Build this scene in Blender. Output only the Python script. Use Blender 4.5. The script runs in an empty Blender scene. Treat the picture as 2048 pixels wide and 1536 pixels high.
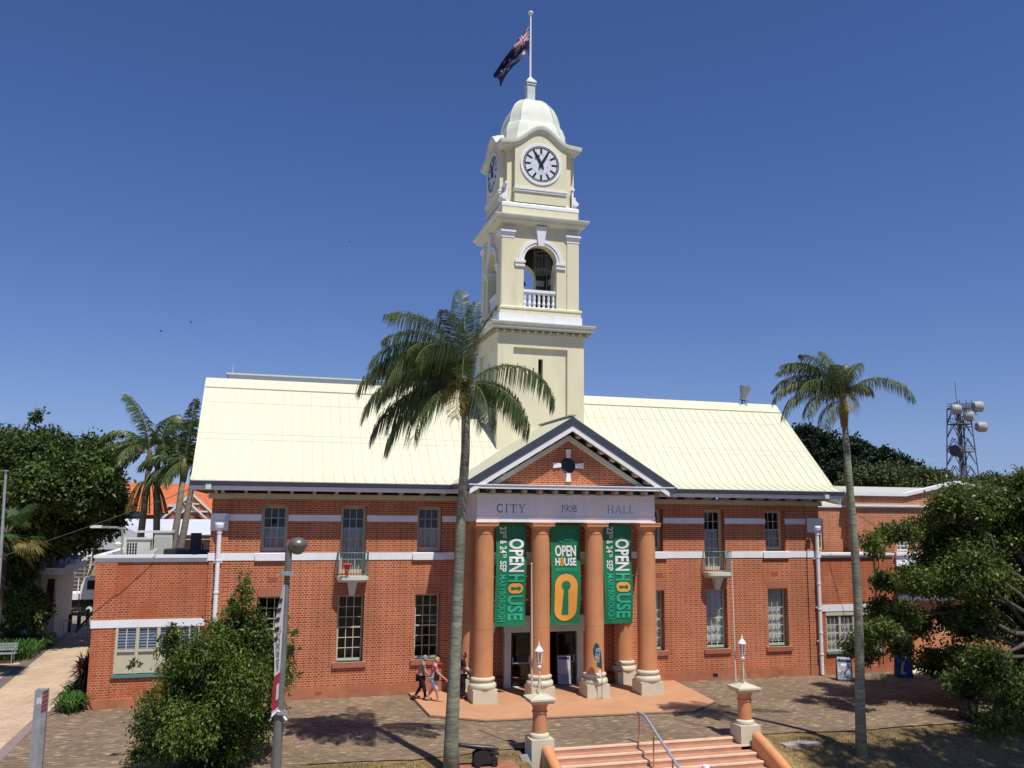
import bpy, math, random
from mathutils import Vector, Matrix
import numpy as np
R=math.radians
random.seed(7); rng=np.random.default_rng(7)
scene=bpy.context.scene
# ---------------------------------------------------------------- camera
CAM=Vector((0,-36,7.27))
yaw,pitch,roll=R(15.7633),R(8.2923),R(.5659)
fw=Vector((math.sin(yaw)*math.cos(pitch),math.cos(yaw)*math.cos(pitch),math.sin(pitch)))
rt=Vector((math.cos(yaw),-math.sin(yaw),0)); up=rt.cross(fw)
r2=rt*math.cos(roll)+up*math.sin(roll); u2=-rt*math.sin(roll)+up*math.cos(roll)
cd=bpy.data.cameras.new('camera'); cam=bpy.data.objects.new('camera',cd)
scene.collection.objects.link(cam); scene.camera=cam
cam.matrix_world=Matrix(((r2.x,u2.x,-fw.x,CAM.x),(r2.y,u2.y,-fw.y,CAM.y),(r2.z,u2.z,-fw.z,CAM.z),(0,0,0,1)))
cd.sensor_width=36; cd.lens=30.686; cd.clip_end=3000; cd.clip_start=.1
# ---------------------------------------------------------------- sky and sun
SUN=Vector((.95,-2.75,5.78)).normalized()
elev=math.asin(SUN.z)
w=bpy.data.worlds.new("World"); scene.world=w; w.use_nodes=True
nt=w.node_tree; bg=nt.nodes['Background']
sky=nt.nodes.new('ShaderNodeTexSky'); sky.sky_type='NISHITA'; sky.sun_disc=False
sky.sun_elevation=elev; sky.sun_rotation=math.atan2(SUN.x,SUN.y)
sky.altitude=0; sky.air_density=1.0; sky.dust_density=0; sky.ozone_density=6
tcw=nt.nodes.new('ShaderNodeTexCoord'); sx_=nt.nodes.new('ShaderNodeSeparateXYZ'); cx_=nt.nodes.new('ShaderNodeCombineXYZ')
nt.links.new(tcw.outputs['Generated'],sx_.inputs[0]); nt.links.new(sx_.outputs[0],cx_.inputs[0]); nt.links.new(sx_.outputs[1],cx_.inputs[1])
sq_=nt.nodes.new('ShaderNodeMath'); sq_.operation='MULTIPLY_ADD'; sq_.inputs[2].default_value=.0085; nt.links.new(sx_.outputs[2],sq_.inputs[0]); nt.links.new(sx_.outputs[2],sq_.inputs[1])
rt_=nt.nodes.new('ShaderNodeMath'); rt_.operation='SQRT'; nt.links.new(sq_.outputs[0],rt_.inputs[0]); nt.links.new(rt_.outputs[0],cx_.inputs[2]); nt.links.new(cx_.outputs[0],sky.inputs[0])
hs=nt.nodes.new('ShaderNodeHueSaturation'); hs.inputs['Saturation'].default_value=1.15; hs.inputs['Hue'].default_value=.505; nt.links.new(sky.outputs[0],hs.inputs['Color'])
tn=nt.nodes.new('ShaderNodeVectorMath'); tn.operation='MULTIPLY'; tn.inputs[1].default_value=(1.50,1.23,1.37); nt.links.new(hs.outputs[0],tn.inputs[0]); nt.links.new(tn.outputs[0],bg.inputs[0]); bg.inputs[1].default_value=.075
sd=bpy.data.lights.new('sun','SUN'); sd.energy=5.0; sd.angle=R(.53); sd.color=(1,.95,.87)
so=bpy.data.objects.new('sun',sd); scene.collection.objects.link(so)
so.rotation_euler=SUN.to_track_quat('Z','Y').to_euler()
scene.view_settings.view_transform='Standard'; scene.view_settings.look='None'
scene.view_settings.exposure=-.09; scene.view_settings.gamma=1; scene.view_settings.use_curve_mapping=False
scene.cycles.max_bounces=6; scene.cycles.diffuse_bounces=2; scene.cycles.transparent_max_bounces=8
scene.cycles.use_denoising=True
# ---------------------------------------------------------------- materials
MATS={}
def newmat(name):
    m=bpy.data.materials.new(name); m.use_nodes=True; MATS[name]=m
    return m,m.node_tree,m.node_tree.nodes['Principled BSDF']
def mat(name,col,rough=.6,var=.12,scale=3,bump=0,spec=.4,metal=0,var2=0,scale2=.4,dirt=None,stretch=None):
    if name in MATS: return MATS[name]
    m,nt,b=newmat(name); N=nt.nodes; L=nt.links
    b.inputs['Roughness'].default_value=rough; b.inputs['Metallic'].default_value=metal
    b.inputs['Specular IOR Level'].default_value=spec
    tc=N.new('ShaderNodeTexCoord'); src=tc.outputs['Object']
    if stretch:
        mp=N.new('ShaderNodeMapping'); mp.inputs['Scale'].default_value=stretch; L.new(src,mp.inputs[0]); src=mp.outputs[0]
    n=N.new('ShaderNodeTexNoise'); n.inputs['Scale'].default_value=scale; n.inputs['Detail'].default_value=5; L.new(src,n.inputs['Vector'])
    mr=N.new('ShaderNodeMapRange'); mr.inputs[1].default_value=.3; mr.inputs[2].default_value=.7
    mr.inputs[3].default_value=1-var; mr.inputs[4].default_value=1+var; L.new(n.outputs['Fac'],mr.inputs[0])
    val=mr.outputs[0]
    if var2:
        n2=N.new('ShaderNodeTexNoise'); n2.inputs['Scale'].default_value=scale2; n2.inputs['Detail'].default_value=3; L.new(tc.outputs['Object'],n2.inputs['Vector'])
        m2=N.new('ShaderNodeMapRange'); m2.inputs[1].default_value=.35; m2.inputs[2].default_value=.65
        m2.inputs[3].default_value=1-var2; m2.inputs[4].default_value=1+var2; L.new(n2.outputs['Fac'],m2.inputs[0])
        mm=N.new('ShaderNodeMath'); mm.operation='MULTIPLY'; L.new(val,mm.inputs[0]); L.new(m2.outputs[0],mm.inputs[1]); val=mm.outputs[0]
    vm=N.new('ShaderNodeVectorMath'); vm.operation='SCALE'; vm.inputs[0].default_value=col[:3]; L.new(val,vm.inputs['Scale'])
    out=vm.outputs[0]
    if dirt:
        n3=N.new('ShaderNodeTexNoise'); n3.inputs['Scale'].default_value=dirt[1]; n3.inputs['Detail'].default_value=6; L.new(src,n3.inputs['Vector'])
        m3=N.new('ShaderNodeMapRange'); m3.inputs[1].default_value=.55; m3.inputs[2].default_value=.75; m3.inputs[4].default_value=dirt[2]; L.new(n3.outputs['Fac'],m3.inputs[0])
        mx=N.new('ShaderNodeMix'); mx.data_type='RGBA'; mx.inputs['B'].default_value=(*dirt[0],1); L.new(m3.outputs[0],mx.inputs['Factor']); L.new(out,mx.inputs['A']); out=mx.outputs['Result']
    L.new(out,b.inputs['Base Color'])
    if bump:
        bp=N.new('ShaderNodeBump'); bp.inputs['Strength'].default_value=bump; bp.inputs['Distance'].default_value=.02; L.new(n.outputs['Fac'],bp.inputs['Height']); L.new(bp.outputs[0],b.inputs['Normal'])
    return m
def brickmat(name,c1,c2,mortar,bw=.23,rh=.086,ms=.012,bias=0,patch=None,off=.5,freq=2,zoff=0.0,sq=.5):
    m,nt,b=newmat(name); N=nt.nodes; L=nt.links
    g=N.new('ShaderNodeNewGeometry'); s=N.new('ShaderNodeSeparateXYZ'); L.new(g.outputs['Position'],s.inputs[0])
    a=N.new('ShaderNodeMath'); a.operation='ADD'; L.new(s.outputs[0],a.inputs[0]); L.new(s.outputs[1],a.inputs[1])
    zz=N.new('ShaderNodeMath'); zz.operation='ADD'; zz.inputs[1].default_value=zoff; L.new(s.outputs[2],zz.inputs[0])
    c=N.new('ShaderNodeCombineXYZ'); L.new(a.outputs[0],c.inputs[0]); L.new(zz.outputs[0],c.inputs[1])
    t=N.new('ShaderNodeTexBrick'); L.new(c.outputs[0],t.inputs['Vector']); t.inputs['Scale'].default_value=1
    t.inputs['Brick Width'].default_value=bw; t.inputs['Row Height'].default_value=rh; t.inputs['Mortar Size'].default_value=ms; t.inputs['Mortar Smooth'].default_value=.1
    t.inputs['Bias'].default_value=bias; t.offset=off; t.offset_frequency=freq; t.squash=sq; t.squash_frequency=2
    t.inputs['Color1'].default_value=(*c1,1); t.inputs['Color2'].default_value=(*c2,1); t.inputs['Mortar'].default_value=(*mortar,1)
    n=N.new('ShaderNodeTexNoise'); n.inputs['Scale'].default_value=.55; n.inputs['Detail'].default_value=6; n.inputs['Roughness'].default_value=.65; L.new(g.outputs['Position'],n.inputs['Vector'])
    mr=N.new('ShaderNodeMapRange'); mr.inputs[1].default_value=.3; mr.inputs[2].default_value=.7; mr.inputs[3].default_value=.82; mr.inputs[4].default_value=1.15; L.new(n.outputs['Fac'],mr.inputs[0])
    ms_=N.new('ShaderNodeMapping'); ms_.inputs['Scale'].default_value=(1.7,1.7,.16); L.new(g.outputs['Position'],ms_.inputs[0])
    ns_=N.new('ShaderNodeTexNoise'); ns_.inputs['Scale'].default_value=1.0; ns_.inputs['Detail'].default_value=5; L.new(ms_.outputs[0],ns_.inputs['Vector'])
    mq=N.new('ShaderNodeMapRange'); mq.inputs[1].default_value=.3; mq.inputs[2].default_value=.7; mq.inputs[3].default_value=.86; mq.inputs[4].default_value=1.1; L.new(ns_.outputs['Fac'],mq.inputs[0])
    mt_=N.new('ShaderNodeMath'); mt_.operation='MULTIPLY'; L.new(mr.outputs[0],mt_.inputs[0]); L.new(mq.outputs[0],mt_.inputs[1])
    vm=N.new('ShaderNodeVectorMath'); vm.operation='SCALE'; L.new(t.outputs['Color'],vm.inputs[0]); L.new(mt_.outputs[0],vm.inputs['Scale'])
    out=vm.outputs[0]
    if patch:
        n2=N.new('ShaderNodeTexNoise'); n2.inputs['Scale'].default_value=.9; n2.inputs['Detail'].default_value=7; L.new(g.outputs['Position'],n2.inputs['Vector'])
        m3=N.new('ShaderNodeMapRange'); m3.inputs[1].default_value=.45; m3.inputs[2].default_value=.65; m3.inputs[4].default_value=.75; L.new(n2.outputs['Fac'],m3.inputs[0])
        mx=N.new('ShaderNodeMix'); mx.data_type='RGBA'; mx.inputs['B'].default_value=(*patch,1); L.new(m3.outputs[0],mx.inputs['Factor']); L.new(out,mx.inputs['A']); out=mx.outputs['Result']
    L.new(out,b.inputs['Base Color']); b.inputs['Roughness'].default_value=.8; b.inputs['Specular IOR Level'].default_value=.25
    bp=N.new('ShaderNodeBump'); bp.inputs['Strength'].default_value=.5; bp.inputs['Distance'].default_value=.006; bp.invert=True
    L.new(t.outputs['Fac'],bp.inputs['Height']); L.new(bp.outputs[0],b.inputs['Normal'])
    return m
def leafmat(name,ca,cb,rough=.45,trans=.25):
    m,nt,b=newmat(name); N=nt.nodes; L=nt.links
    g=N.new('ShaderNodeNewGeometry'); cr=N.new('ShaderNodeValToRGB')
    cr.color_ramp.elements[0].color=(*ca,1); cr.color_ramp.elements[1].color=(*cb,1)
    n=N.new('ShaderNodeTexNoise'); n.inputs['Scale'].default_value=.8; L.new(g.outputs['Position'],n.inputs['Vector'])
    mm=N.new('ShaderNodeMath'); mm.operation='MULTIPLY_ADD'; mm.inputs[1].default_value=.6; L.new(g.outputs['Random Per Island'],mm.inputs[0])
    m2=N.new('ShaderNodeMath'); m2.operation='MULTIPLY_ADD'; m2.inputs[1].default_value=1.4; m2.inputs[2].default_value=-.5; L.new(n.outputs['Fac'],m2.inputs[0]); L.new(m2.outputs[0],mm.inputs[2])
    L.new(mm.outputs[0],cr.inputs[0]); L.new(cr.outputs[0],b.inputs['Base Color'])
    b.inputs['Roughness'].default_value=rough; b.inputs['Specular IOR Level'].default_value=.3
    tr=N.new('ShaderNodeBsdfTranslucent'); L.new(cr.outputs[0],tr.inputs[0])
    mx=N.new('ShaderNodeMixShader'); mx.inputs[0].default_value=trans; L.new(b.outputs[0],mx.inputs[1]); L.new(tr.outputs[0],mx.inputs[2])
    L.new(mx.outputs[0],N['Material Output'].inputs[0])
    return m
def glassmat(name,tint=(.35,.38,.4),refl=.12):
    m,nt,b=newmat(name); N=nt.nodes; L=nt.links
    tr=N.new('ShaderNodeBsdfTransparent'); tr.inputs[0].default_value=(*tint,1)
    gl=N.new('ShaderNodeBsdfGlossy'); gl.inputs['Roughness'].default_value=.03
    lw=N.new('ShaderNodeLayerWeight'); lw.inputs[0].default_value=.5
    pw=N.new('ShaderNodeMath'); pw.operation='POWER'; pw.inputs[1].default_value=4; L.new(lw.outputs['Facing'],pw.inputs[0])
    ma=N.new('ShaderNodeMath'); ma.operation='MULTIPLY_ADD'; ma.inputs[1].default_value=.6; ma.inputs[2].default_value=refl*.4; L.new(pw.outputs[0],ma.inputs[0])
    mx=N.new('ShaderNodeMixShader'); L.new(ma.outputs[0],mx.inputs[0]); L.new(tr.outputs[0],mx.inputs[1]); L.new(gl.outputs[0],mx.inputs[2])
    L.new(mx.outputs[0],N['Material Output'].inputs[0])
    return m
BR=brickmat('red_brick',(.43,.090,.036),(.26,.050,.022),(.63,.295,.160),bw=.245,rh=.0865,ms=.0175)
BRW=brickmat('wing_brick',(.47,.105,.036),(.29,.058,.025),(.57,.27,.15),bw=.25,rh=.0865,ms=.015,patch=(.43,.105,.038))
BRO=brickmat('orange_brick',(.56,.19,.085),(.42,.12,.06),(.60,.34,.2),bw=.26,rh=.09,ms=.014)
BRK=mat('brick_end',(.36,.10,.055),.8,.25,30); MOR=mat('mortar',(.6,.32,.2),.9,.1,20)
PLI=brickmat('plinth_render',(.47,.185,.095),(.41,.155,.08),(.50,.20,.11),bw=.5,rh=.17,ms=.006,sq=1)
WH=mat('white_paint',(.84,.855,.86),.5,.04,2,var2=.04,dirt=((.62,.61,.57),1.3,.25),stretch=(2,2,.4))
WHR=mat('white_render',(.66,.685,.58),.6,.05,2,dirt=((.44,.43,.36),1.5,.35))
CRM=mat('cream_paint',(.56,.53,.37),.5,.06,3)
RAF=mat('rafter_paint',(.50,.43,.30),.6,.15,4)
SOF=mat('soffit_boards',(.20,.13,.08),.8,.2,6)
TOW=mat('tower_render',(.77,.725,.505),.75,.035,1.2,var2=.05,scale2=.35,dirt=((.56,.50,.35),1.1,.35),stretch=(1.6,1.6,.3))
TEAL=mat('teal_paint',(.10,.24,.24),.45,.08,5)
SLT=mat('slate_gutter',(.055,.065,.092),.45,.1,3)
ROOF=mat('cream_roof_sheet',(.69,.675,.50),.5,.03,.6,var2=.03,scale2=.25,dirt=((.58,.54,.38),.8,.30),spec=.25,stretch=(2.2,.25,.25))
SEAM=mat('roof_seam',(.60,.59,.46),.5,.05,3)
COL=mat('terracotta_column',(.60,.265,.118),.6,.05,2,var2=.07,scale2=.6,dirt=((.40,.17,.08),1.1,.35))
STO=mat('cream_stone',(.62,.57,.42),.6,.05,3,dirt=((.42,.37,.26),2,.3))
BLK=mat('black_paint',(.012,.013,.016),.4,.1,5)
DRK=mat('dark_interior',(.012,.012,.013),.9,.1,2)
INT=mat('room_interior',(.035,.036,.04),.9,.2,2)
CUR=mat('net_curtain',(.60,.63,.68),.9,.3,14,stretch=(1,1,.05))
BLN=mat('office_blind',(.86,.87,.88),.9,.05,4)
GLS=glassmat('window_glass'); GLC=glassmat('clear_glass',(.80,.83,.84))
STL=mat('galvanised_steel',(.36,.38,.40),.45,.15,6,metal=.3)
# ---------------------------------------------------------------- mesh helpers
COLL=scene.collection
def woff(o):
    v=Vector((0,0,0))
    while o is not None: v+=o.location; o=o.parent
    return v
def tag(o,label=None,cat=None,group=None,kind=None):
    if label: o['label']=label
    if cat: o['category']=cat
    if group: o['group']=group
    if kind: o['kind']=kind
    return o
def empty(name,loc=(0,0,0),label=None,cat=None,group=None):
    o=bpy.data.objects.new(name,None); COLL.objects.link(o); o.location=loc; o.empty_display_size=.3
    return tag(o,label,cat,group)
class MB:
    def __init__(s): s.v=[]; s.f=[]; s.m=[]
    def add(s,vs,fs,m=0):
        n=len(s.v); s.v+= [tuple(p) for p in vs]; s.f+=[tuple(i+n for i in f) for f in fs]; s.m+=[m]*len(fs); return s
    def box(s,x0,x1,y0,y1,z0,z1,m=0):
        return s.add([(x0,y0,z0),(x1,y0,z0),(x1,y1,z0),(x0,y1,z0),(x0,y0,z1),(x1,y0,z1),(x1,y1,z1),(x0,y1,z1)],
            [(0,3,2,1),(4,5,6,7),(0,1,5,4),(1,2,6,5),(2,3,7,6),(3,0,4,7)],m)
    def obox(s,c,ax,ay,az,m=0):
        c=Vector(c);ax=Vector(ax);ay=Vector(ay);az=Vector(az)
        P=[c+ax*i+ay*j+az*k for k in(-1,1) for i,j in((-1,-1),(1,-1),(1,1),(-1,1))]
        return s.add(P,[(0,3,2,1),(4,5,6,7),(0,1,5,4),(1,2,6,5),(2,3,7,6),(3,0,4,7)],m)
    def bar(s,a,b,wd,dp,m=0,upv=(0,0,1)):
        a=Vector(a);b=Vector(b);d=(b-a); L=d.length/2; d.normalize(); u=Vector(upv)
        if abs(d.dot(u))>.98: u=Vector((0,1,0))
        sd=d.cross(u).normalized(); u=sd.cross(d)
        return s.obox((a+b)/2,d*L,sd*wd/2,u*dp/2,m)
    def prism(s,pts,axis,a,b,m=0):
        # pts 2d polygon (convex), axis 'y': pts=(x,z); 'x': pts=(y,z); 'z': pts=(x,y)
        n=len(pts); f={'y':lambda p,t:(p[0],t,p[1]),'x':lambda p,t:(t,p[0],p[1]),'z':lambda p,t:(p[0],p[1],t)}[axis]
        return s.add([f(p,a) for p in pts]+[f(p,b) for p in pts],[tuple(range(n)),tuple(range(2*n-1,n-1,-1))]+[(i,(i+1)%n+0 if 0 else (i+1)%n,(i+1)%n+n,i+n)[::-1] for i in range(n)],m)
    def lathe(s,c,prof,n=24,m=0,cap=True):
        vs=[];fs=[]
        for r,z in prof:
            for i in range(n):
                a=2*math.pi*i/n; vs.append((c[0]+r*math.cos(a),c[1]+r*math.sin(a),c[2]+z))
        for k in range(len(prof)-1):
            for i in range(n):
                j=(i+1)%n; fs.append((k*n+i,k*n+j,(k+1)*n+j,(k+1)*n+i))
        if cap: fs.append(tuple(range(n-1,-1,-1))); fs.append(tuple(range((len(prof)-1)*n,len(prof)*n)))
        return s.add(vs,fs,m)
    def tube(s,pts,rad,n=8,m=0):
        pts=[Vector(p) for p in pts]; k=len(pts)
        if not hasattr(rad,'__len__'): rad=[rad]*k
        vs=[];fs=[]; u=None
        for i in range(k):
            d=(pts[min(i+1,k-1)]-pts[max(i-1,0)]); 
            if d.length<1e-9: d=Vector((0,0,1))
            d.normalize()
            if u is None: u=d.orthogonal().normalized()
            u=(u-d*u.dot(d)); u=u.normalized() if u.length>1e-6 else d.orthogonal().normalized(); w_=d.cross(u)
            for j in range(n):
                a=2*math.pi*j/n; vs.append(pts[i]+(u*math.cos(a)+w_*math.sin(a))*rad[i])
        for i in range(k-1):
            for j in range(n): fs.append((i*n+j,i*n+(j+1)%n,(i+1)*n+(j+1)%n,(i+1)*n+j))
        fs.append(tuple(range(n-1,-1,-1))); fs.append(tuple(range((k-1)*n,k*n)))
        return s.add(vs,fs,m)
    def sqm(s,cx,cy,b,prof,m=0,bump=None,seg=1,cap=False):
        # square moulding: prof [(offset,z)], swept round a square of half width b
        for k in range(4):
            ca,sa=[(1,0),(0,1),(-1,0),(0,-1)][k]
            vs=[];fs=[]; n=len(prof)
            for i in range(seg+1):
                t=-1+2*i/seg
                for (o,z) in prof:
                    x=t*(b+o); y=-(b+o); zz=z+(bump(x) if bump else 0)
                    vs.append((cx+x*ca-y*sa,cy+x*sa+y*ca,zz))
            for i in range(seg):
                for j in range(n-1): fs.append((i*n+j,i*n+j+1,(i+1)*n+j+1,(i+1)*n+j)[::-1])
            s.add(vs,fs,m)
        return s
    def build(s,name,mats,parent=None,smooth=False,label=None,angle=None):
        me=bpy.data.meshes.new(name)
        off=woff(parent) if parent else Vector((0,0,0))
        me.from_pydata([(v[0]-off.x,v[1]-off.y,v[2]-off.z) for v in s.v],[],s.f)
        if not isinstance(mats,(list,tuple)): mats=[mats]
        for mm in mats: me.materials.append(mm)
        me.polygons.foreach_set('material_index',s.m)
        if smooth: me.polygons.foreach_set('use_smooth',[True]*len(s.f))
        me.update()
        if smooth and angle:
            try: me.set_sharp_from_angle(angle=R(angle))
            except Exception: pass
        o=bpy.data.objects.new(name,me); COLL.objects.link(o)
        if parent: o.parent=parent
        if label: o['label']=label
        return o
def solo(mb,name,mats,label,cat,group=None,kind=None,loc=None,**k):
    # one-mesh thing with origin at loc
    if loc is not None:
        mb.v=[(a-loc[0],b-loc[1],c-loc[2]) for a,b,c in mb.v]
    o=mb.build(name,mats,**k)
    if loc is not None: o.location=loc
    return tag(o,label,cat,group,kind)
def copytree(o,parent=None):
    c=o.copy(); COLL.objects.link(c)
    if parent is not None: c.parent=parent
    for ch in list(o.children): copytree(ch,c)
    return c
def wall(mb,x0,x1,z0,z1,holes,y,depth,m=0):
    # front face at y with rectangular holes (hx0,hx1,hz0,hz1) and reveals going to y+depth
    xs=sorted({x0,x1,*[h[0] for h in holes],*[h[1] for h in holes]}); zs=sorted({z0,z1,*[h[2] for h in holes],*[h[3] for h in holes]})
    xs=[x for x in xs if x0<=x<=x1]; zs=[z for z in zs if z0<=z<=z1]
    for i in range(len(xs)-1):
        for j in range(len(zs)-1):
            cx=(xs[i]+xs[i+1])/2; cz=(zs[j]+zs[j+1])/2
            if any(h[0]<cx<h[1] and h[2]<cz<h[3] for h in holes): continue
            mb.add([(xs[i],y,zs[j]),(xs[i+1],y,zs[j]),(xs[i+1],y,zs[j+1]),(xs[i],y,zs[j+1])],[(0,1,2,3)],m)
    for a,b,c,d in holes:
        e=y+depth
        mb.add([(a,y,c),(b,y,c),(b,y,d),(a,y,d),(a,e,c),(b,e,c),(b,e,d),(a,e,d)],[(0,3,7,4),(1,5,6,2),(3,2,6,7),(0,4,5,1)],m)
def struct(mb,name,mats,**k): return tag(mb.build(name,mats,**k),kind='structure')
# ================================================================ THE CITY HALL
PX=11.9
hall=empty('city_hall',(11.7,2,0),'red brick city hall with cream metal roof, columned portico and tall cream clock tower','city hall')
# windows ------------------------------------------------------------
def grid_window(y,x0,x1,z0,z1,cols,rows,name='window',parent=hall,fr=.07,mid=True,wood=CRM,glass=None,mun=.028,dy=.05,depth=.5,curt=None,curtm=None,arch_w=0,sill=None):
    """sash window: frame in the plane y, glass behind, dark room box and curtain behind that"""
    glass=glass or GLS
    b=MB(); b.box(x0,x0+fr,y,y+dy+.06,z0,z1); b.box(x1-fr,x1,y,y+dy+.06,z0,z1)
    b.box(x0+fr,x1-fr,y,y+dy+.06,z1-fr,z1); b.box(x0+fr,x1-fr,y,y+dy+.06,z0,z0+fr*1.3)
    gx0,gx1,gz0,gz1=x0+fr,x1-fr,z0+fr*1.3,z1-fr
    for i in range(1,cols):
        x=gx0+(gx1-gx0)*i/cols; b.box(x-mun/2,x+mun/2,y+.03,y+.07,gz0,gz1)
    for j in range(1,rows):
        z=gz0+(gz1-gz0)*j/rows; h=mun
        if mid and j==rows//2: h=.055
        b.box(gx0,gx1,y+.025,y+.065,z-h/2,z+h/2)
    w_=b.build(name,wood,parent)
    g=MB(); g.add([(gx0,y+.06,gz0),(gx1,y+.06,gz0),(gx1,y+.06,gz1),(gx0,y+.06,gz1)],[(0,1,2,3)]); g.build('pane',glass,w_)
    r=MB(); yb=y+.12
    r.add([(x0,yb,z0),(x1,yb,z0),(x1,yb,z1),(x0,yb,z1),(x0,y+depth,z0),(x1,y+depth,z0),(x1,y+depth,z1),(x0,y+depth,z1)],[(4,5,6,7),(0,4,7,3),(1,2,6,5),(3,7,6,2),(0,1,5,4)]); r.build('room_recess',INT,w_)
    if curt:
        c=MB(); a0,a1=curt; n=48
        vs=[];fs=[]
        for i in range(n+1):
            x=gx0+(gx1-gx0)*i/n; yy=y+.17+.025*math.sin(i*1.3)+.012*math.sin(i*.47+x)
            vs+=[(x,yy,a0),(x,yy,a1)]
        for i in range(n): fs.append((2*i,2*i+2,2*i+3,2*i+1))
        c.add(vs,fs); c.build('curtain',curtm or CUR,w_,smooth=True)
    if sill:
        s=MB(); s.box(x0-.03,x1+.03,y-.06,y+.03,z0-.075,z0-.002); s.build('sill',TEAL,w_)
    return w_
UP=[.52,6.7,16.69,22.86]; FR=[3.6,19.75]; LO=[.52,3.6,6.69,16.7,19.78,22.88]
# wall ---------------------------------------------------------------
b=MB()
holes=[(c-.515,c+.515,5.57,7.42) for c in UP]+[(c-.515,c+.515,4.72,7.42) for c in FR]+[(c-.52,c+.52,1.33,3.89) for c in LO]
holes+=[(8.95,14.85,.45,6.86)]
zs_spl=[.45]
wall(b,-1.85,25.15,.45,7.9,holes,0,.34)
wall(b,8.9,14.9,.0,6.9,[(10.0,13.35,.0,2.8)],.34,.2)
b.add([(-1.85,.002,.45),(-1.85,.002,7.9),(-1.85,9.6,7.9),(-1.85,9.6,0),(-1.85,.002,0)],[(0,1,2,3,4)])
b.add([(25.15,.002,0),(25.15,9.6,0),(25.15,9.6,7.9),(25.15,.002,7.9)],[(0,1,2,3)])
b.add([(-1.85,9.6,0),(25.15,9.6,0),(25.15,9.6,8.2),(-1.85,9.6,8.2)],[(3,2,1,0)])
# gable triangles
for x in (-1.85,25.15): b.add([(x,0,7.9),(x,9.6,7.9),(x,4.4,12.7)],[(0,1,2) if x>0 else (2,1,0)])
# corner pilasters
b.box(-1.85,-1.2,-.06,-.001,.45,7.65); b.box(24.47,25.15,-.06,-.001,.45,7.65)
b.build('wall',BR,hall)
for q_ in((-1.88,8.95,-.05,.34,-.3,.45),(14.85,25.18,-.05,.34,-.3,.45),(-1.9,-1.15,-.10,-.052,-.3,.45),(24.42,25.22,-.10,-.052,-.3,.45)):
    b=MB(); b.box(*q_); b.build('plinth',PLI,hall)
for i,(x,c) in enumerate(((2.45,0),(19.6,1),(22.9,0),(14.4,0))):
    if i==3: continue
    b=MB(); b.box(x-.12,x+.12,-.056,-.05,.14,.28); b.build('air_vent',DRK if c else BRK,hall)
for x in (.55,22.75,17.0):
    b=MB(); b.box(x-.17,x+.17,-.012,.0,4.45,4.63); b.build('air_vent',BRK,hall)
# bands
def bands(parent,name,x0,x1,z0,z1,y,skip,mt=WH):
    xs=[x0]
    for a,c in sorted(skip): xs+=[a,c]
    xs.append(x1)
    for i in range(0,len(xs),2):
        b=MB(); b.box(xs[i],xs[i+1],y-.022,y+.01,z0,z1); b.build(name,mt,parent)
sk=[(c-.515,c+.515) for c in UP+FR]
bands(hall,'upper_band',-1.2,24.47,6.80,7.05,0,sk)
bands(hall,'lower_band',-1.2,24.47,5.28,5.57,0,[(c-.515,c+.515) for c in FR])
for x0,x1 in((-1.9,-1.2),(24.47,25.2)): b=MB(); b.box(x0,x1,-.085,.02,5.28,5.57); b.build('lower_band',WH,hall)
for c in UP:
    b=MB(); b.box(c-.68,c+.68,-.10,-.023,5.27,5.54); b.build('sill_block',WH,hall)
# frieze and eaves
b=MB(); b.box(-1.7,25.0,-.09,.0,7.66,7.83); b.box(-2.0,-1.1,-.16,-.091,7.64,7.84); b.box(24.37,25.3,-.16,-.091,7.64,7.84)
b.box(-1.7,25.0,-.10,0,7.83,7.86)
b.box(8.0,8.07,-.0,.0,7,7.1) if 0 else None
b.build('frieze',CRM,hall)
EY=-.86
b=MB()
b.prism([(EY,8.0),(0,8.0),(0,8.05),(EY,8.05)],'x',-2.6,25.9); b.box(-2.6,-1.86,0,9.6,8.0,8.05); b.box(25.16,25.9,0,9.6,8.0,8.05)
b.build('soffit',SOF,hall)
b=MB(); x=-1.72; k=0
while x<25.3:
    b.prism([(EY+.04,7.91),(0,7.84),(0,7.998),(EY+.04,7.998)],'x',x-.055,x+.055)
    x+=.25 if k==0 else .86; k+=1
b.prism([(EY+.04,7.91),(0,7.84),(0,7.998),(EY+.04,7.998)],'x',25.05,25.16)
b.build('rafter_ends',RAF,hall)
b=MB(); b.box(-2.62,25.92,EY-.035,EY,7.96,8.14); b.box(-2.62,-2.58,EY,9.6,7.96,8.14); b.box(25.88,25.92,EY,9.6,7.96,8.14); b.build('fascia',WH,hall)
b=MB(); b.prism([(EY-.16,8.30),(EY-.14,8.16),(EY-.036,8.13),(EY-.036,8.30)],'x',-2.64,25.94)
b.build('gutter',SLT,hall)
# main roof ----------------------------------------------------------
prof=[(EY-.10,8.33),(-.12,8.60),(4.4,12.90),(8.95,8.60),(9.7,8.33)]
def roofsheet(b,prof,xa,xb,th=.07):
    for i in range(len(prof)-1):
        (y0,z0),(y1,z1)=prof[i],prof[i+1]
        b.add([(xa,y0,z0),(xb,y0,z0),(xb,y1,z1),(xa,y1,z1),(xa,y0,z0-th),(xb,y0,z0-th),(xb,y1,z1-th),(xa,y1,z1-th)],[(0,1,2,3),(7,6,5,4),(0,3,7,4),(1,5,6,2),(0,4,5,1),(2,6,7,3)])
b=MB(); roofsheet(b,prof,-2.62,25.92); b.build('roof',ROOF,hall)
b=MB(); x=-2.55
while x<25.9:
    for i in (0,1):
        (y0,z0),(y1,z1)=prof[i],prof[i+1]
        b.bar((x,y0,z0+.008),(x,y1,z1+.008),.018,.026)
    x+=.405
b.build('roof_seams',SEAM,hall)
b=MB()
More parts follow.
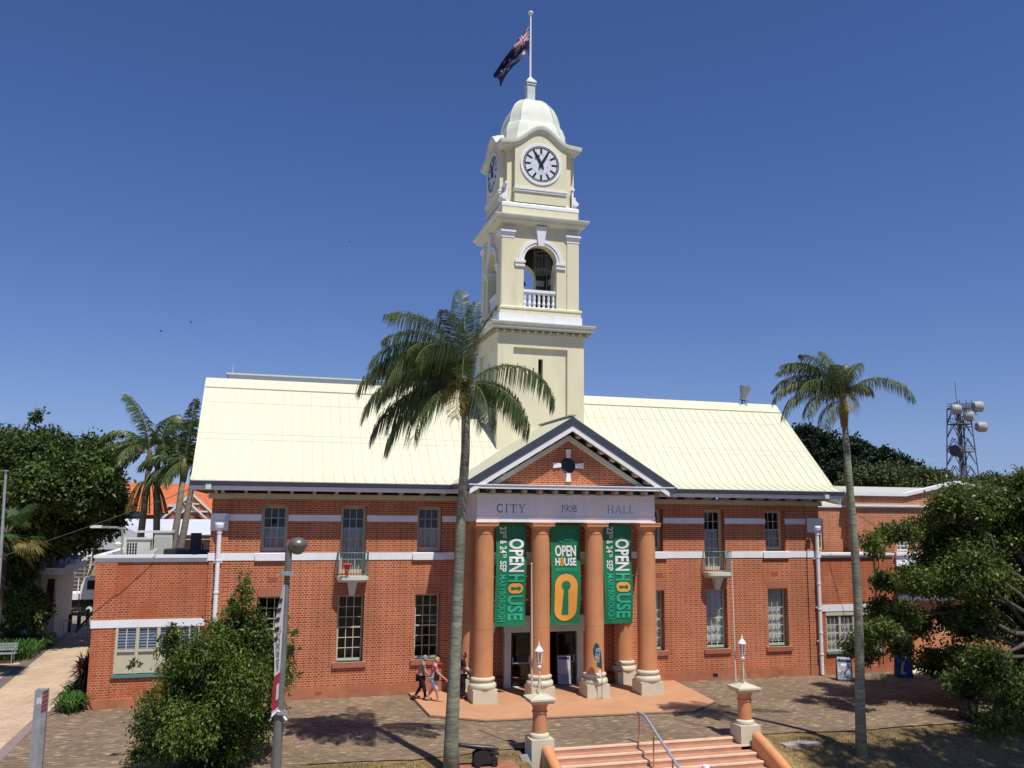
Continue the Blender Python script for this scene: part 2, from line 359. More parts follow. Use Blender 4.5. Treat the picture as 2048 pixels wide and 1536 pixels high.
for t in (.34,.40,.74):
    y_=-.12+4.52*t; z_=8.6+4.3*t; b.bar((-2.6,y_,z_+.006),(25.9,y_,z_+.004),.010,.008)
b.build('sheet_laps',SEAM,hall)
b=MB(); b.prism([(3.95,12.50),(4.4,12.94),(4.85,12.50),(4.4,12.99)],'x',-2.64,25.94); b.add([(-2.64,3.95,12.53),(25.94,3.95,12.53),(25.94,4.4,12.99),(-2.64,4.4,12.99)],[(0,1,2,3)]); b.add([(-2.64,4.4,12.99),(25.94,4.4,12.99),(25.94,4.85,12.53),(-2.64,4.85,12.53)],[(0,1,2,3)]); b.build('ridge_capping',ROOF,hall)
for xa,xb in((-2.66,-2.62),(25.92,25.96)):
    b=MB()
    for i in range(4):
        (y0,z0),(y1,z1)=prof[i],prof[i+1]
        b.add([(xa,y0,z0+.02),(xa,y1,z1+.02),(xa,y1,z1-.22),(xa,y0,z0-.22),(xb,y0,z0+.02),(xb,y1,z1+.02),(xb,y1,z1-.22),(xb,y0,z0-.22)],[(0,1,2,3),(7,6,5,4),(0,4,5,1),(2,6,7,3)])
    b.build('verge_board',ROOF,hall)
for x in (-1.97,24.9):
    b=MB(); b.box(x-.1,x+.1,EY-.30,EY-.17,7.98,8.16); b.box(x-.03,x+.03,EY-.17,EY-.03,8.05,8.09); b.build('floodlight',WHR,hall)
# higher roof of the hall behind
b=MB(); b.box(-2.0,14,11,24,8,14.14); b.build('rear_roof_wall',mat('rear_grey_sheet',(.74,.78,.82),.5,.04,1),hall)
b=MB(); b.box(-2.1,14.1,10.9,24.1,14.14,14.22); b.tube([(-1.8,11.2,14.2),(-1.8,11.2,14.75)],.015,5); b.build('rear_roof_capping',WHR,hall)
# brick arches over lower windows + brick sills
def arch(b,c,z,w0=.52,w1=.68,h=.33,n=19,y=-.006):
    for i in range(n):
        t0=-1+2*(i+.14)/n; t1=-1+2*(i+.86)/n
        b.add([(c+t0*w0,y,z),(c+t1*w0,y,z),(c+t1*w1,y,z+h),(c+t0*w1,y,z+h)],[(0,1,2,3)],0)
    b.add([(c-w0,y+.003,z),(c+w0,y+.003,z),(c+w1,y+.003,z+h),(c-w1,y+.003,z+h)],[(0,1,2,3)],1)
def brick_sill(c,z,w=.66):
    b=MB(); n=17
    for i in range(n):
        a=c-w+2*w*i/n; b.box(a+.014,a+2*w/n-.014,-.09,.22,z-.22,z-.02,0)
    b.box(c-w+.002,c+w-.002,-.075,.2,z-.2,z-.035,1)
    b.box(c-w,c+w,-.085,.22,z-.019,z,1)
    return b
for k,c in enumerate(LO):
    b=MB(); arch(b,c,3.90); b.build('brick_arch',[BRK,MOR],hall)
    brick_sill(c,1.33).build('brick_sill',[BRK,MOR],hall)
    bl=k>=3
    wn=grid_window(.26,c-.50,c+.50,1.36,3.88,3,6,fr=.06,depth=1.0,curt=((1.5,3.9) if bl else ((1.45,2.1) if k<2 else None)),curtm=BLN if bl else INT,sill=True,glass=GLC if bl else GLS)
for k,c in enumerate(UP):
    wn=grid_window(.0,c-.515,c+.515,5.60,7.42,3,4,fr=.125,depth=.9,curt=(5.75,6.55),sill=True,glass=GLC)
for k,c in enumerate(FR):
    wn=grid_window(.0,c-.515,c+.515,4.73,7.42,3,6,fr=.12,depth=.9,curt=(4.9,6.55),glass=GLC,mid=False)
    # balcony: curved slab, corbel keystone, curved railing
    bal=MB(); n=16
    def bow(t,rx=.62,ry=.42,y0=-.25): return (c+rx*math.sin(t),y0-ry*math.cos(t)**.6 if math.cos(t)>0 else y0)
    T=[-math.pi/2+math.pi*i/n for i in range(n+1)]
    P=[(c-.62,0)]+[bow(t) for t in T]+[(c+.62,0)]
    bal.prism(P,'z',4.53,4.66); P2=[((p[0]-c)*.94+c,p[1]*.92) for p in P]; bal.prism(P2,'z',4.44,4.53)
    bo=bal.build('balcony',WHR,hall)
    cb=MB(); cb.add([(c-.19,-.38,4.44),(c+.19,-.38,4.44),(c+.10,-.16,3.9),(c-.10,-.16,3.9),(c-.19,0,4.44),(c+.19,0,4.44),(c+.10,0,3.9),(c-.10,0,3.9)],[(0,1,2,3)[::-1],(0,3,7,4),(1,5,6,2),(3,2,6,7),(0,4,5,1)])
    cb.build('corbel',WHR,bo)
    ra=MB(); Pr=[(c-.60,-.02)]+[bow(t,.60,.38,-.24) for t in T]+[(c+.60,-.02)]
    for z_,rr in((5.58,.018),(4.76,.014)): ra.tube([(p[0],p[1],z_) for p in Pr],rr,6)
    for i in range(19):
        # even spacing along the path
        Ls=[0]; 
        for a,b2 in zip(Pr,Pr[1:]): Ls.append(Ls[-1]+math.dist(a,b2))
        s_=Ls[-1]*(i+.3)/18.6; j=max(q for q in range(len(Ls)-1) if Ls[q]<=s_); u_=(s_-Ls[j])/(Ls[j+1]-Ls[j]+1e-9)
        px_=Pr[j][0]+(Pr[j+1][0]-Pr[j][0])*u_; py_=Pr[j][1]+(Pr[j+1][1]-Pr[j][1])*u_
        ra.tube([(px_,py_,4.66),(px_,py_,5.58)],.010,5)
    ra.build('railing',TEAL,bo)
# downpipes with rainwater heads
for xx,first in((-1.52,1),(24.93,0)):
    b=MB(); pl=(-1.87,-1.21) if first else (24.52,25.30)
    b.box(pl[0],pl[1],-.09,-.062,6.42,7.08)
    b.box(xx-.22,xx+.22,-.34,-.091,6.95,7.08); b.box(xx-.17,xx+.17,-.30,-.091,6.80,6.95); b.box(xx-.19,xx+.19,-.32,-.091,6.70,6.79)
    b.lathe((xx,-.2,6.42),[(.09,0),(.17,.12),(.19,.24),(.17,.28)],16)
    b.tube([(xx,-.2,6.5),(xx,-.2,.05)],.085,12)
    for z_ in (6.35,5.3,4.1,2.95,1.9,.95): b.tube([(xx,-.2,z_-.03),(xx,-.2,z_+.03)],.105,12); 
    for z_ in (5.2,3.0,1.5): b.box(xx-.15,xx+.15,-.16,-.06,z_,z_+.05)
    b.build('downpipe',WH,hall)
# ================================================================ PORTICO
CX=[8.47,10.77,13.05,15.35]; CY=-2.25; PZ=.07
def colparts(cx,cy,yblk=None):
    st=MB(); st.box(cx-.475,cx+.475,cy-.475,cy+.475,PZ,.56)
    st.lathe((cx,cy,.56),[(.0,0),(.49,0),(.525,.04),(.535,.10),(.52,.17),(.48,.21),(.44,.215),(.425,.25),(.43,.29),(.46,.31),(.475,.35),(.46,.40),(.42,.42),(.40,.44),(0,.44)],32,cap=False)
    sh=MB(); sh.lathe((cx,cy,0),[(.40,.99),(.392,1.1),(.39,2.745),(.382,2.75),(.382,2.765),(.39,2.77),(.375,5),(.36,6.38),(.375,6.385),(.375,6.42),(.36,6.425),(.36,6.55),(.40,6.62),(.45,6.69)],40)
    cp=MB(); cp.box(cx-.455,cx+.455,cy-.455,cy+.455,6.69,6.80); cp.box(cx-.475,cx+.475,cy-.475,cy+.475,6.80,6.845)
    return st,sh,cp
for cx in CX:
    st,sh,cp=colparts(cx,CY)
    s_=sh.build('column',COL,hall,smooth=True,angle=40); st.build('column_base',STO,s_,smooth=True,angle=35); cp.build('column_capital',COL,s_)
for cx in (8.47,15.33):
    st,sh,cp=colparts(cx,.12)
    s_=sh.build('column',COL,hall,smooth=True,angle=40); st.build('column_base',STO,s_,smooth=True,angle=35); cp.build('column_capital',COL,s_)
# entablature
b=MB(); x0,x1=8.13,15.71
b.box(x0,x1,-2.35,0,7.06,7.95); b.box(x0-.03,x1+.03,-2.38,0,7.0,7.06); b.box(x0-.01,x1+.01,-2.36,0,6.93,7.0); b.box(x0-.03,x1+.03,-2.38,0,6.845,6.93)
b.box(x0-.04,x1+.04,-2.39,0,7.90,7.97)
b.build('entablature',WH,hall)
b=MB(); 
for i in range(13):
    x=8.02+i*.645; b.box(x-.07,x+.07,-2.84,-2.39,7.99,8.118); b.box(x-.055,x+.055,-2.78,-2.39,7.93,7.99)
b.build('cornice_brackets',RAF,hall)
b=MB(); b.box(7.72,16.24,-2.88,-2.30,8.121,8.14); b.build('cornice_soffit',SOF,hall)
b=MB(); b.box(7.68,16.28,-2.93,-2.30,8.141,8.27); b.box(7.64,16.32,-2.97,-2.30,8.271,8.31); b.build('pediment_cornice',WH,hall)
s=.609
def chev(b,y0,y1,zt,dz,hw,m=0,zend=None):
    # chevron bar: apex top z=zt, vertical thickness dz, half width hw
    for sg in(-1,1):
        P=[(PX,zt),(PX+sg*hw,zt-hw*s),(PX+sg*hw,zt-hw*s-dz),(PX,zt-dz)]
        if sg>0: P=P[::-1]
        b.prism(P,'y',y0,y1,m)
# brick pediment
b=MB(); n=28; oz=9.13; orr=.34
hw=3.55; zt=10.2
# fan of quads round the oculus out to the triangle edge
import bisect
def trihit(a):
    dx,dz=math.cos(a),math.sin(a); best=1e9
    # base z=8.3
    if dz<0: best=min(best,(8.3-oz)/dz)
    for sg in(-1,1):
        den=dz+sg*dx*s; 
        if den>1e-6: best=min(best,(zt-oz)/den)
    return best
angs=sorted([2*math.pi*i/96 for i in range(96)]+[math.atan2(8.3-oz,sg*(zt-8.3)/s)%(2*math.pi) for sg in(-1,1)])
m_=len(angs)
for i in range(m_):
    a,c=angs[i],angs[(i+1)%m_]
    ra_,rc=trihit(a),trihit(c)
    b.add([(PX+orr*math.cos(a),-2.35,oz+orr*math.sin(a)),(PX+ra_*math.cos(a),-2.35,oz+ra_*math.sin(a)),(PX+rc*math.cos(c),-2.35,oz+rc*math.sin(c)),(PX+orr*math.cos(c),-2.35,oz+orr*math.sin(c))],[(0,1,2,3)])
    b.add([(PX+orr*math.cos(a),-2.35,oz+orr*math.sin(a)),(PX+orr*math.cos(c),-2.35,oz+orr*math.sin(c)),(PX+orr*math.cos(c),-2.1,oz+orr*math.sin(c)),(PX+orr*math.cos(a),-2.1,oz+orr*math.sin(a))],[(0,1,2,3)])
b.build('pediment_wall',BR,hall)
b=MB()
for i in range(40):
    a0=2*math.pi*(i+.1)/40; a1=2*math.pi*(i+.9)/40
    b.add([(PX+r_*math.cos(a),-2.356,oz+r_*math.sin(a)) for r_,a in((orr,a0),(orr+.30,a0),(orr+.30,a1),(orr,a1))],[(0,3,2,1)[::-1]],0)
for i in range(40):
    a0=2*math.pi*i/40; a1=2*math.pi*(i+1)/40
    b.add([(PX+r_*math.cos(a),-2.353,oz+r_*math.sin(a)) for r_,a in((orr,a0),(orr+.30,a0),(orr+.30,a1),(orr,a1))],[(0,1,2,3)],1)
oc=b.build('brick_arch',[BRK,MOR],hall)
b=MB()
for i in range(11):
    z_=oz-.30+.06*i; h_=math.sqrt(max(0,orr**2-(z_-oz)**2))
    b.add([(PX-h_,-2.25,z_),(PX+h_,-2.25,z_),(PX+h_,-2.19,z_+.05),(PX-h_,-2.19,z_+.05)],[(0,1,2,3)])
b.lathe((0,0,0),[(0,0)],3,cap=False) if 0 else None
b.build('louvre',mat('louvre_paint',(.14,.15,.18),.5,.1,5),hall)
b=MB(); b.box(PX-.34,PX+.34,-2.15,-2.12,oz-.34,oz+.34); b.build('louvre_backing',DRK,hall)
for a in (0,math.pi/2,math.pi,3*math.pi/2):
    d=Vector((math.cos(a),0,math.sin(a))); t=Vector((-math.sin(a),0,math.cos(a))); c0=Vector((PX,-2.35,oz))
    b=MB(); P=[c0+d*.31-t*.075,c0+d*.31+t*.075,c0+d*.65+t*.115,c0+d*.65-t*.115]; Q_=[p+Vector((0,-.07,0)) for p in P]
    b.add(P+Q_,[(4,5,6,7)[::-1],(0,1,5,4)[::-1],(1,2,6,5)[::-1],(2,3,7,6)[::-1],(3,0,4,7)[::-1]]); b.build('keystone',WH,hall)
# raking parts
b=MB(); chev(b,-2.47,-2.351,10.36,.22,3.42); b.build('raking_moulding',WHR,hall)
b=MB(); chev(b,-2.94,-2.90,10.73,.24,4.22); b.build('raking_fascia',WH,hall)
b=MB(); chev(b,-2.965,-2.941,11.06,.34,4.45); b.build('raking_gutter',SLT,hall)
b=MB(); chev(b,-2.90,-2.36,10.60,.03,4.15); b.build('raking_soffit',SOF,hall)
b=MB()
for sg in(-1,1):
    for i in range(8):
        x=PX+sg*(.32+i*.5); z_=10.57-abs(x-PX)*s
        b.add([(x-.06,y_,z_+(.06*s*sg)+dz) for y_ in(-2.86,-2.36) for dz in(0,-.13)]+[(x+.06,y_,z_-(.06*s*sg)+dz) for y_ in(-2.86,-2.36) for dz in(0,-.13)],[(0,1,5,4),(1,3,7,5),(0,2,3,1),(4,5,7,6)])
b.build('raking_brackets',RAF,hall)
# portico roof
b=MB()
for sg in(-1,1):
    P=[(PX,11.09),(PX+sg*4.5,11.09-4.5*s),(PX+sg*4.5,11.02-4.5*s),(PX,11.02)]
    if sg>0: P=P[::-1]
    b.prism(P,'y',-2.95,2.7)
b.build('portico_roof',ROOF,hall)
b=MB()
for sg in(-1,1):
    y_=-2.6
    while y_<2.6:
        b.bar((PX,y_,11.10),(PX+sg*4.48,y_,11.10-4.48*s),.02,.03); y_+=.405
b.build('portico_roof_seams',SEAM,hall)
b=MB(); b.bar((PX,-3.0,11.12),(PX,1.3,11.12),.25,.05); 
for i in range(9): b.tube([(PX-.04,-2.8+i*.5,11.13),(PX-.04,-2.8+i*.5,11.18)],.012,5)
b.build('portico_ridge',STL,hall)
# side eaves of portico
for sg in(-1,1):
    b=MB(); xe=PX+sg*4.45
    b.box(min(xe,xe+sg*.12),max(xe,xe+sg*.12),-2.94,EY-.02,8.14,8.31)
    b.build('portico_gutter',SLT,hall)
b=MB()
for sg in(-1,1):
    xe=PX+sg*4.40
    b.box(min(xe,xe+sg*.04),max(xe,xe+sg*.04),-2.94,EY-.02,7.97,8.14); 
    xa=PX+sg*3.8; b.box(min(xa,xe),max(xa,xe),-2.29,0,8.0,8.03)
b.build('portico_side_fascia',WH,hall)
# porch ceiling, door surround, doors
b=MB(); b.box(8.2,15.6,-1.9,0,6.86,6.9); b.build('porch_ceiling',SOF,hall)
_n0=len(hall.children)
b=MB(); b.box(9.94,10.22,-.06,.25,PZ,2.28); b.box(13.13,13.41,-.06,.25,PZ,2.28); b.box(9.90,13.45,-.10,.25,2.28,2.78); b.box(9.80,13.55,-.18,.25,2.78,2.95)
b.box(10.22,13.13,-.05,.25,PZ-.05,PZ+.02)
b.build('door_surround',WHR,hall)
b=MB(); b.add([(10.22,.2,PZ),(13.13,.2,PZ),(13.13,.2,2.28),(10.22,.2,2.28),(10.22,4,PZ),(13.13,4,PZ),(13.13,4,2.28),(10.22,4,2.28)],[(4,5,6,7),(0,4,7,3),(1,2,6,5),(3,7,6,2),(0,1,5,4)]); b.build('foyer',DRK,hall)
for (xa,xb) in((10.26,11.12),(12.25,13.09)):
    b=MB(); b.box(xa,xa+.08,.1,.15,PZ+.02,2.26); b.box(xb-.08,xb,.1,.15,PZ+.02,2.26); b.box(xa+.08,xb-.08,.1,.15,2.14,2.26); b.box(xa+.08,xb-.08,.1,.15,PZ+.02,.35)
    d_=b.build('entrance_door',BLK,hall)
    b=MB(); b.add([(xa+.08,.125,.35),(xb-.08,.125,.35),(xb-.08,.125,2.14),(xa+.08,.125,2.14)],[(0,1,2,3)]); b.build('pane',GLS,d_)
    b=MB(); b.bar((xa+.08,.07,1.02),(xb-.08,.07,1.02),.03,.04); b.box(xa+.05,xa+.09,.06,.1,.98,1.25); b.box(xb-.1,xb-.05,.06,.1,.98,1.3); b.build('handle',STL,d_)
for sg in(-1,1):
    x=PX-.22+sg*2.25
    b=MB(); b.add([(x-.05,-.3,2.62),(x+.05,-.3,2.62),(x+.05,0,2.62),(x-.05,0,2.62),(x+.05,0,2.2),(x-.05,0,2.2)],[(0,1,2,3)[::-1],(0,3,5),(1,4,2),(0,5,4,1)]); b.box(x-.08,x+.08,-.34,0,2.62,2.72); b.build('bracket',WHR,hall)
for o_ in list(hall.children)[_n0:]:
    o_.location.y+=.34
# upper openings behind the banners
for c in (9.66,11.9,14.2):
    grid_window(-.03,c-.45,c+.45,5.0,6.6,3,4,fr=.07,depth=.02+.3) if 0 else None
b=MB(); b.box(8.95,14.85,.31,.338,5.0,5.28); b.build('porch_band',WHR,hall)
# lettering ----------------------------------------------------------
def strokes(b,pts,wd,y):
    for a,c in zip(pts,pts[1:]):
        d=Vector((c[0]-a[0],c[1]-a[1])); L=d.length
        if L<1e-6: continue
        d/=L; n_=Vector((-d.y,d.x))*wd/2; e=d*wd*.3
        P=[(a[0]-e.x+n_.x,a[1]-e.y+n_.y),(a[0]-e.x-n_.x,a[1]-e.y-n_.y),(c[0]+e.x-n_.x,c[1]+e.y-n_.y),(c[0]+e.x+n_.x,c[1]+e.y+n_.y)]
        b.add([(p[0],y,p[1]) for p in P],[(0,1,2,3)])
def arc(cx,cz,rx,rz,a0,a1,n=14): return [(cx+rx*math.cos(R(a0+(a1-a0)*i/n)),cz+rz*math.sin(R(a0+(a1-a0)*i/n))) for i in range(n+1)]
GL={'C':[(arc(.5,.5,.42,.5,55,305),.13),([(.74,.9),(.74,.66)],.05),([(.74,.1),(.74,.34)],.05)],
'I':[([(.25,0),(.25,1)],.13),([(.05,0),(.45,0)],.05),([(.05,1),(.45,1)],.05)],
'T':[([(.45,0),(.45,1)],.13),([(.02,.97),(.88,.97)],.06),([(.03,.97),(.03,.76)],.05),([(.87,.97),(.87,.76)],.05),([(.25,0),(.65,0)],.05)],
'Y':[([(.45,0),(.45,.45)],.13),([(.45,.45),(.12,.97)],.12),([(.45,.45),(.78,.97)],.06),([(0,1),(.3,1)],.05),([(.63,1),(.92,1)],.05),([(.25,0),(.65,0)],.05)],
'1':[([(.22,0),(.30,1)],.12),([(.30,1),(.08,.8)],.05),([(.08,0),(.36,0)],.05)],
'9':[(arc(.36,.68,.26,.28,0,360),.09),([(.62,.68),(.56,.3),(.3,0)],.09)],
'0':[(arc(.40,.45,.33,.42,0,360),.08)],
'8':[(arc(.36,.73,.2,.22,0,360),.08),(arc(.36,.27,.27,.26,0,360),.09)],
'H':[([(.15,0),(.15,1)],.09),([(.80,0),(.80,1)],.09),([(.15,.5),(.80,.5)],.05),([(0,0),(.3,0)],.05),([(0,1),(.3,1)],.05),([(.65,0),(.95,0)],.05),([(.65,1),(.95,1)],.05)],
'A':[([(.05,0),(.45,1)],.06),([(.45,1),(.85,0)],.10),([(.2,.32),(.7,.32)],.05),([(-.06,0),(.18,0)],.05),([(.7,0),(.98,0)],.05)],
'L':[([(.15,0),(.15,1)],.09),([(.0,1),(.3,1)],.05),([(0,.01),(.68,.01)],.05),([(.68,.01),(.72,.22)],.05)]}
def carve(text,xs,z0,h,name):
    b=MB()
    for ch,x in zip(text,xs):
        for pts,wd in GL[ch]: strokes(b,[(x+p[0]*h,z0+p[1]*h) for p in pts],wd*h,-2.352-.0002*len(b.f))
    b.build(name,mat('carved_letters',(.13,.15,.20),.7,.05,5),hall)
carve('CITY',[8.92,9.25,9.47,9.82],7.23,.31,'inscription'); carve('1908',[11.60,11.71,11.88,12.09],7.27,.27,'inscription'); carve('HALL',[13.60,13.95,14.29,14.56],7.23,.30,'inscription')
# ================================================================ TOWER
TX,TY=11.9,3.35
def tbox(b,w,z0,z1,m=0): b.box(TX-w,TX+w,TY-w,TY+w,z0,z1,m)
# shaft: front face with recessed panel and slit
b=MB(); hw=2.06; yf=TY-hw
def face_xf(k):
    ca,sa=[(1,0),(0,1),(-1,0),(0,-1)][k]
    return lambda x,y,z:(TX+x*ca-y*sa,TY+x*sa+y*ca,z)   # local: face at y=-w, x along the face
for k in (0,3,1,2):
    f=face_xf(k); t=MB()
    z0=4 if k!=0 else 7.5
    px0,px1=-1.32,1.26
    wall(t,-hw,hw,z0,15.3,[(px0,px1,z0+.01,14.62)],-hw,.14)
    wall(t,px0,px1,z0,14.62,[(-.10,.12,13.05,14.15)],-hw+.14,.3)
    b.add([f(*v) for v in t.v],t.f)
    if k in(0,3):
        d=MB(); d.add([f(*v) for v in [(-.10,-hw+.40,13.05),(.12,-hw+.40,13.05),(.12,-hw+.40,14.15),(-.10,-hw+.40,14.15)]],[(0,1,2,3)]); d.build('slit_window',DRK,hall)
b.build('tower_shaft',TOW,hall)
# lower cornice
b=MB(); b.sqm(TX,TY,2.06,[(0,15.22),(.05,15.22),(.05,15.36)]); b.sqm(TX,TY,2.06,[(.05,15.36),(.32,15.36),(.34,15.42)][0:0] or [(.0,15.361),(.0,15.36)]) if 0 else None
b.sqm(TX,TY,2.06,[(.05,15.38),(.30,15.38),(.30,15.44),(.35,15.47),(.35,15.57),(.42,15.63),(.44,15.68),(.44,15.72),(0,15.76),(-.8,15.78)])
b.build('tower_cornice',WHR,hall)
b=MB(); b.sqm(TX,TY,2.06,[(.02,15.375),(.29,15.375)]); b.build('tower_soffit',SOF,hall)
b=MB()
for k in range(4):
    f=face_xf(k)
    for i in range(13):
        x=-2.16+4.32*i/12
        t=MB(); t.box(x-.055,x+.055,-2.33,-2.06,15.29,15.372); b.add([f(*v) for v in t.v],t.f)
b.build('tower_brackets',RAF,hall)
# plinth of belfry
b=MB(); b.sqm(TX,TY,2.0,[(.0,15.75),(.0,16.18),(-.2,16.2)]); b.build('belfry_plinth',WH,hall)
b=MB(); b.sqm(TX,TY,1.96,[(0,16.19),(0,16.40),(.04,16.43),(.04,16.50),(-.02,16.54),(-.5,16.54)]); b.add([(TX-1.6,TY-1.6,16.535),(TX+1.6,TY-1.6,16.535),(TX+1.6,TY+1.6,16.535),(TX-1.6,TY+1.6,16.535)],[(0,1,2,3)])
b.build('belfry_sill',TOW,hall)
# belfry with arched openings
b=MB(); bw=1.84; ow=.80; zs=18.74; zt_=20.4; dep=.45
for k in range(4):
    f=face_xf(k); t=MB(); y0=-bw; y1=-bw+dep
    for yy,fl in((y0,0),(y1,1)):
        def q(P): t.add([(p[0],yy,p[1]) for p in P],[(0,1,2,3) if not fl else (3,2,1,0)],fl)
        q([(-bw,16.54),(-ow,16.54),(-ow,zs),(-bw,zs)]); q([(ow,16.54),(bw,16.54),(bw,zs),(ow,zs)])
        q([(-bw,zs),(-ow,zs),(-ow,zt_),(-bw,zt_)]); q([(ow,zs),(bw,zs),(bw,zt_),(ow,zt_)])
        n=20
        for i in range(n):
            a0=math.pi-math.pi*i/n; a1=math.pi-math.pi*(i+1)/n
            q([(ow*math.cos(a0),zs+ow*math.sin(a0)),(ow*math.cos(a1),zs+ow*math.sin(a1)),(ow*math.cos(a1),zt_),(ow*math.cos(a0),zt_)])
    P=[(-ow,16.54)]+[(ow*math.cos(math.pi-math.pi*i/20),zs+ow*math.sin(math.pi*i/20)) for i in range(21)]+[(ow,16.54)]
    for a,c in zip(P,P[1:]): t.add([(a[0],y0,a[1]),(c[0],y0,c[1]),(c[0],y1,c[1]),(a[0],y1,a[1])],[(0,1,2,3)[::-1]])
    # corner pilasters slightly proud
    for sx in(-1,1): t.box(min(sx*bw*1.012,sx*1.30),max(sx*bw*1.012,sx*1.30),-bw-.05,-bw-.001,16.54,19.8)
    n0=len(b.m); b.add([f(*v) for v in t.v],t.f); b.m[n0:]=t.m
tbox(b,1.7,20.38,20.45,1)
b.build('belfry',[TOW,mat('belfry_inside',(.13,.115,.09),.9,.2,2)],hall)  # inner faces and ceiling coloured darker to paint in the shade inside
for k in range(4):
    b=MB(); f=face_xf(k); t=MB()
    # archivolt
    for (r0,r1,pr) in((.80,.92,.05),(.92,1.06,.09)):
        for i in range(24):
            a0=math.pi*i/24; a1=math.pi*(i+1)/24
            V=[(r*math.cos(a),y,zs+r*math.sin(a)) for y in(-bw,-bw-pr) for a in(a0,a1) for r in(r0,r1)]
            t.add(V,[(4,5,7,6),(1,3,7,5),(0,4,6,2)])
    b.add([f(*v) for v in t.v],t.f); b.build('archivolt',WH,hall)
    for sx in(-1,1):
        b=MB(); t=MB()
        for (w_,p,z0,z1) in((.02,.07,18.46,18.54),(0,.05,18.54,18.64),(.04,.10,18.64,18.75)):
            xa,xb=sorted((sx*(.78-w_),sx*(1.22+w_*.5))); t.box(xa,xb,-bw-p,-bw+dep+.03,z0,z1)
        b.add([f(*v) for v in t.v],t.f); b.build('impost',WH,hall); b=MB(); t=MB()
        for (w_,p,z0,z1) in((.0,.07,19.78,19.83),(.0,.055,19.83,19.95),(.02,.11,19.95,20.03),(.05,.15,20.03,20.12)):
            xa,xb=sorted((sx*(1.27-w_),sx*(1.90+w_))); t.box(xa,xb,-bw-p,-bw,z0,z1)
        b.add([f(*v) for v in t.v],t.f); b.build('pilaster_capital',WH,hall)
for k in range(4):
    f=face_xf(k); t=MB()
    t.add([(-.13,-bw-.14,19.48),(.13,-bw-.14,19.48),(.26,-bw-.20,20.40),(-.26,-bw-.20,20.40),(-.13,-bw,19.48),(.13,-bw,19.48),(.26,-bw,20.40),(-.26,-bw,20.40)],[(0,1,2,3),(0,3,7,4),(1,5,6,2),(0,4,5,1)])
    b=MB(); b.add([f(*v) for v in t.v],t.f); b.build('keystone',WH,hall)
    # balustrade
    t=MB(); t.box(-ow,ow,-bw+.08,-bw+.28,17.29,17.42); t.box(-ow,ow,-bw+.11,-bw+.25,17.23,17.29); t.box(-ow,ow,-bw+.08,-bw+.28,16.54,16.60)
    for i in range(7):
        x=-.69+1.38*i/6
        t.lathe((x,-bw+.18,16.6),[(.075,0),(.05,.03),(.045,.08),(.085,.17),(.055,.30),(.05,.33),(.062,.35),(.05,.37),(.075,.45),(.05,.56),(.06,.60),(.08,.63)],10)
    b=MB(); b.add([f(*v) for v in t.v],t.f); b.build('balustrade',WH,hall,smooth=True,angle=35)
# bell frame, cage and ladder inside
b=MB(); b.lathe((TX-.55,TY+.1,18.1),[(.42,0),(.40,.06),(.30,.25),(.24,.5),(.20,.62),(.0,.68)],24,cap=False); b.tube([(TX-.55,TY+.1,18.7),(TX-.55,TY+.1,20.3)],.05,6); b.bar((TX-1.4,TY+.1,20.0),(TX+1.4,TY+.1,20.0),.16,.16)
b.build('bell',mat('bell_bronze',(.03,.03,.03),.5,.2,4,metal=.5),hall,smooth=True,angle=40)
b=MB()
for i in range(14):
    a=2*math.pi*i/14; b.tube([(TX+.42+.38*math.cos(a),TY-.75+.38*math.sin(a),18.55),(TX+.42+.38*math.cos(a),TY-.75+.38*math.sin(a),20.2)],.012,5)
for z_ in(18.55,18.65,19.5): b.tube([(TX+.42+.38*math.cos(2*math.pi*i/20),TY-.75+.38*math.sin(2*math.pi*i/20),z_) for i in range(21)],.018,5)
for sx in(-.1,.1): b.tube([(TX+.72+sx,TY-.9,16.6),(TX+.72+sx,TY-.9,20.2)],.014,5)
b.build('ladder_cage',STL,hall)
# upper cornice + attic
b=MB(); b.sqm(TX,TY,1.87,[(-.1,20.40),(.02,20.40),(.14,20.46),(.27,20.52),(.30,20.60),(.30,20.63),(.40,20.70),(.42,20.76),(.42,20.80),(0,20.86),(-.6,20.86)]); b.build('belfry_cornice',WHR,hall)
b=MB(); b.sqm(TX,TY,1.87,[(0,20.84),(0,21.30)]); b.build('attic_wall',TOW,hall)
b=MB(); b.sqm(TX,TY,1.87,[(-.01,21.3),(.02,21.3),(.02,21.44),(-.02,21.50),(-.3,21.62)]); b.build('attic_coping',WH,hall)
# clock stage
cb=1.58
def bumpf(x):
    t=abs(x)/1.42
    return (.5*(1+math.cos(math.pi*t)) if t<1 else 0)*.78-(.10*max(0,(abs(x)-1.3)))
b=MB(); b.sqm(TX,TY,cb,[(-.25,21.5),(-.02,21.6),(-.02,22.0),(0,22.0)])
for k in range(4):
    f=face_xf(k); t=MB(); n=28
    for (xa,xb,y) in((-cb,cb,-cb),(-1.27,1.27,-cb-.27)):
        for i in range(n):
            x0_=xa+(xb-xa)*i/n; x1_=xa+(xb-xa)*(i+1)/n
            t.add([(x0_,y,21.55),(x1_,y,21.55),(x1_,y,24.28+bumpf(x1_)),(x0_,y,24.28+bumpf(x0_))],[(0,1,2,3)])
    for sx in(-1.27,1.27): t.add([(sx,-cb-.27,21.55),(sx,-cb,21.55),(sx,-cb,24.3),(sx,-cb-.27,24.3)],[(0,1,2,3)])
    b.add([f(*v) for v in t.v],t.f)
b.build('clock_stage',TOW,hall)
b=MB()
for k in range(4):
    f=face_xf(k); t=MB()
    t.box(-1.30,1.30,-cb-.33,-cb-.001,22.08,22.17); t.box(-1.32,1.32,-cb-.36,-cb-.001,22.17,22.25)
    b.add([f(*v) for v in t.v],t.f)
b.build('clock_string_course',WH,hall)
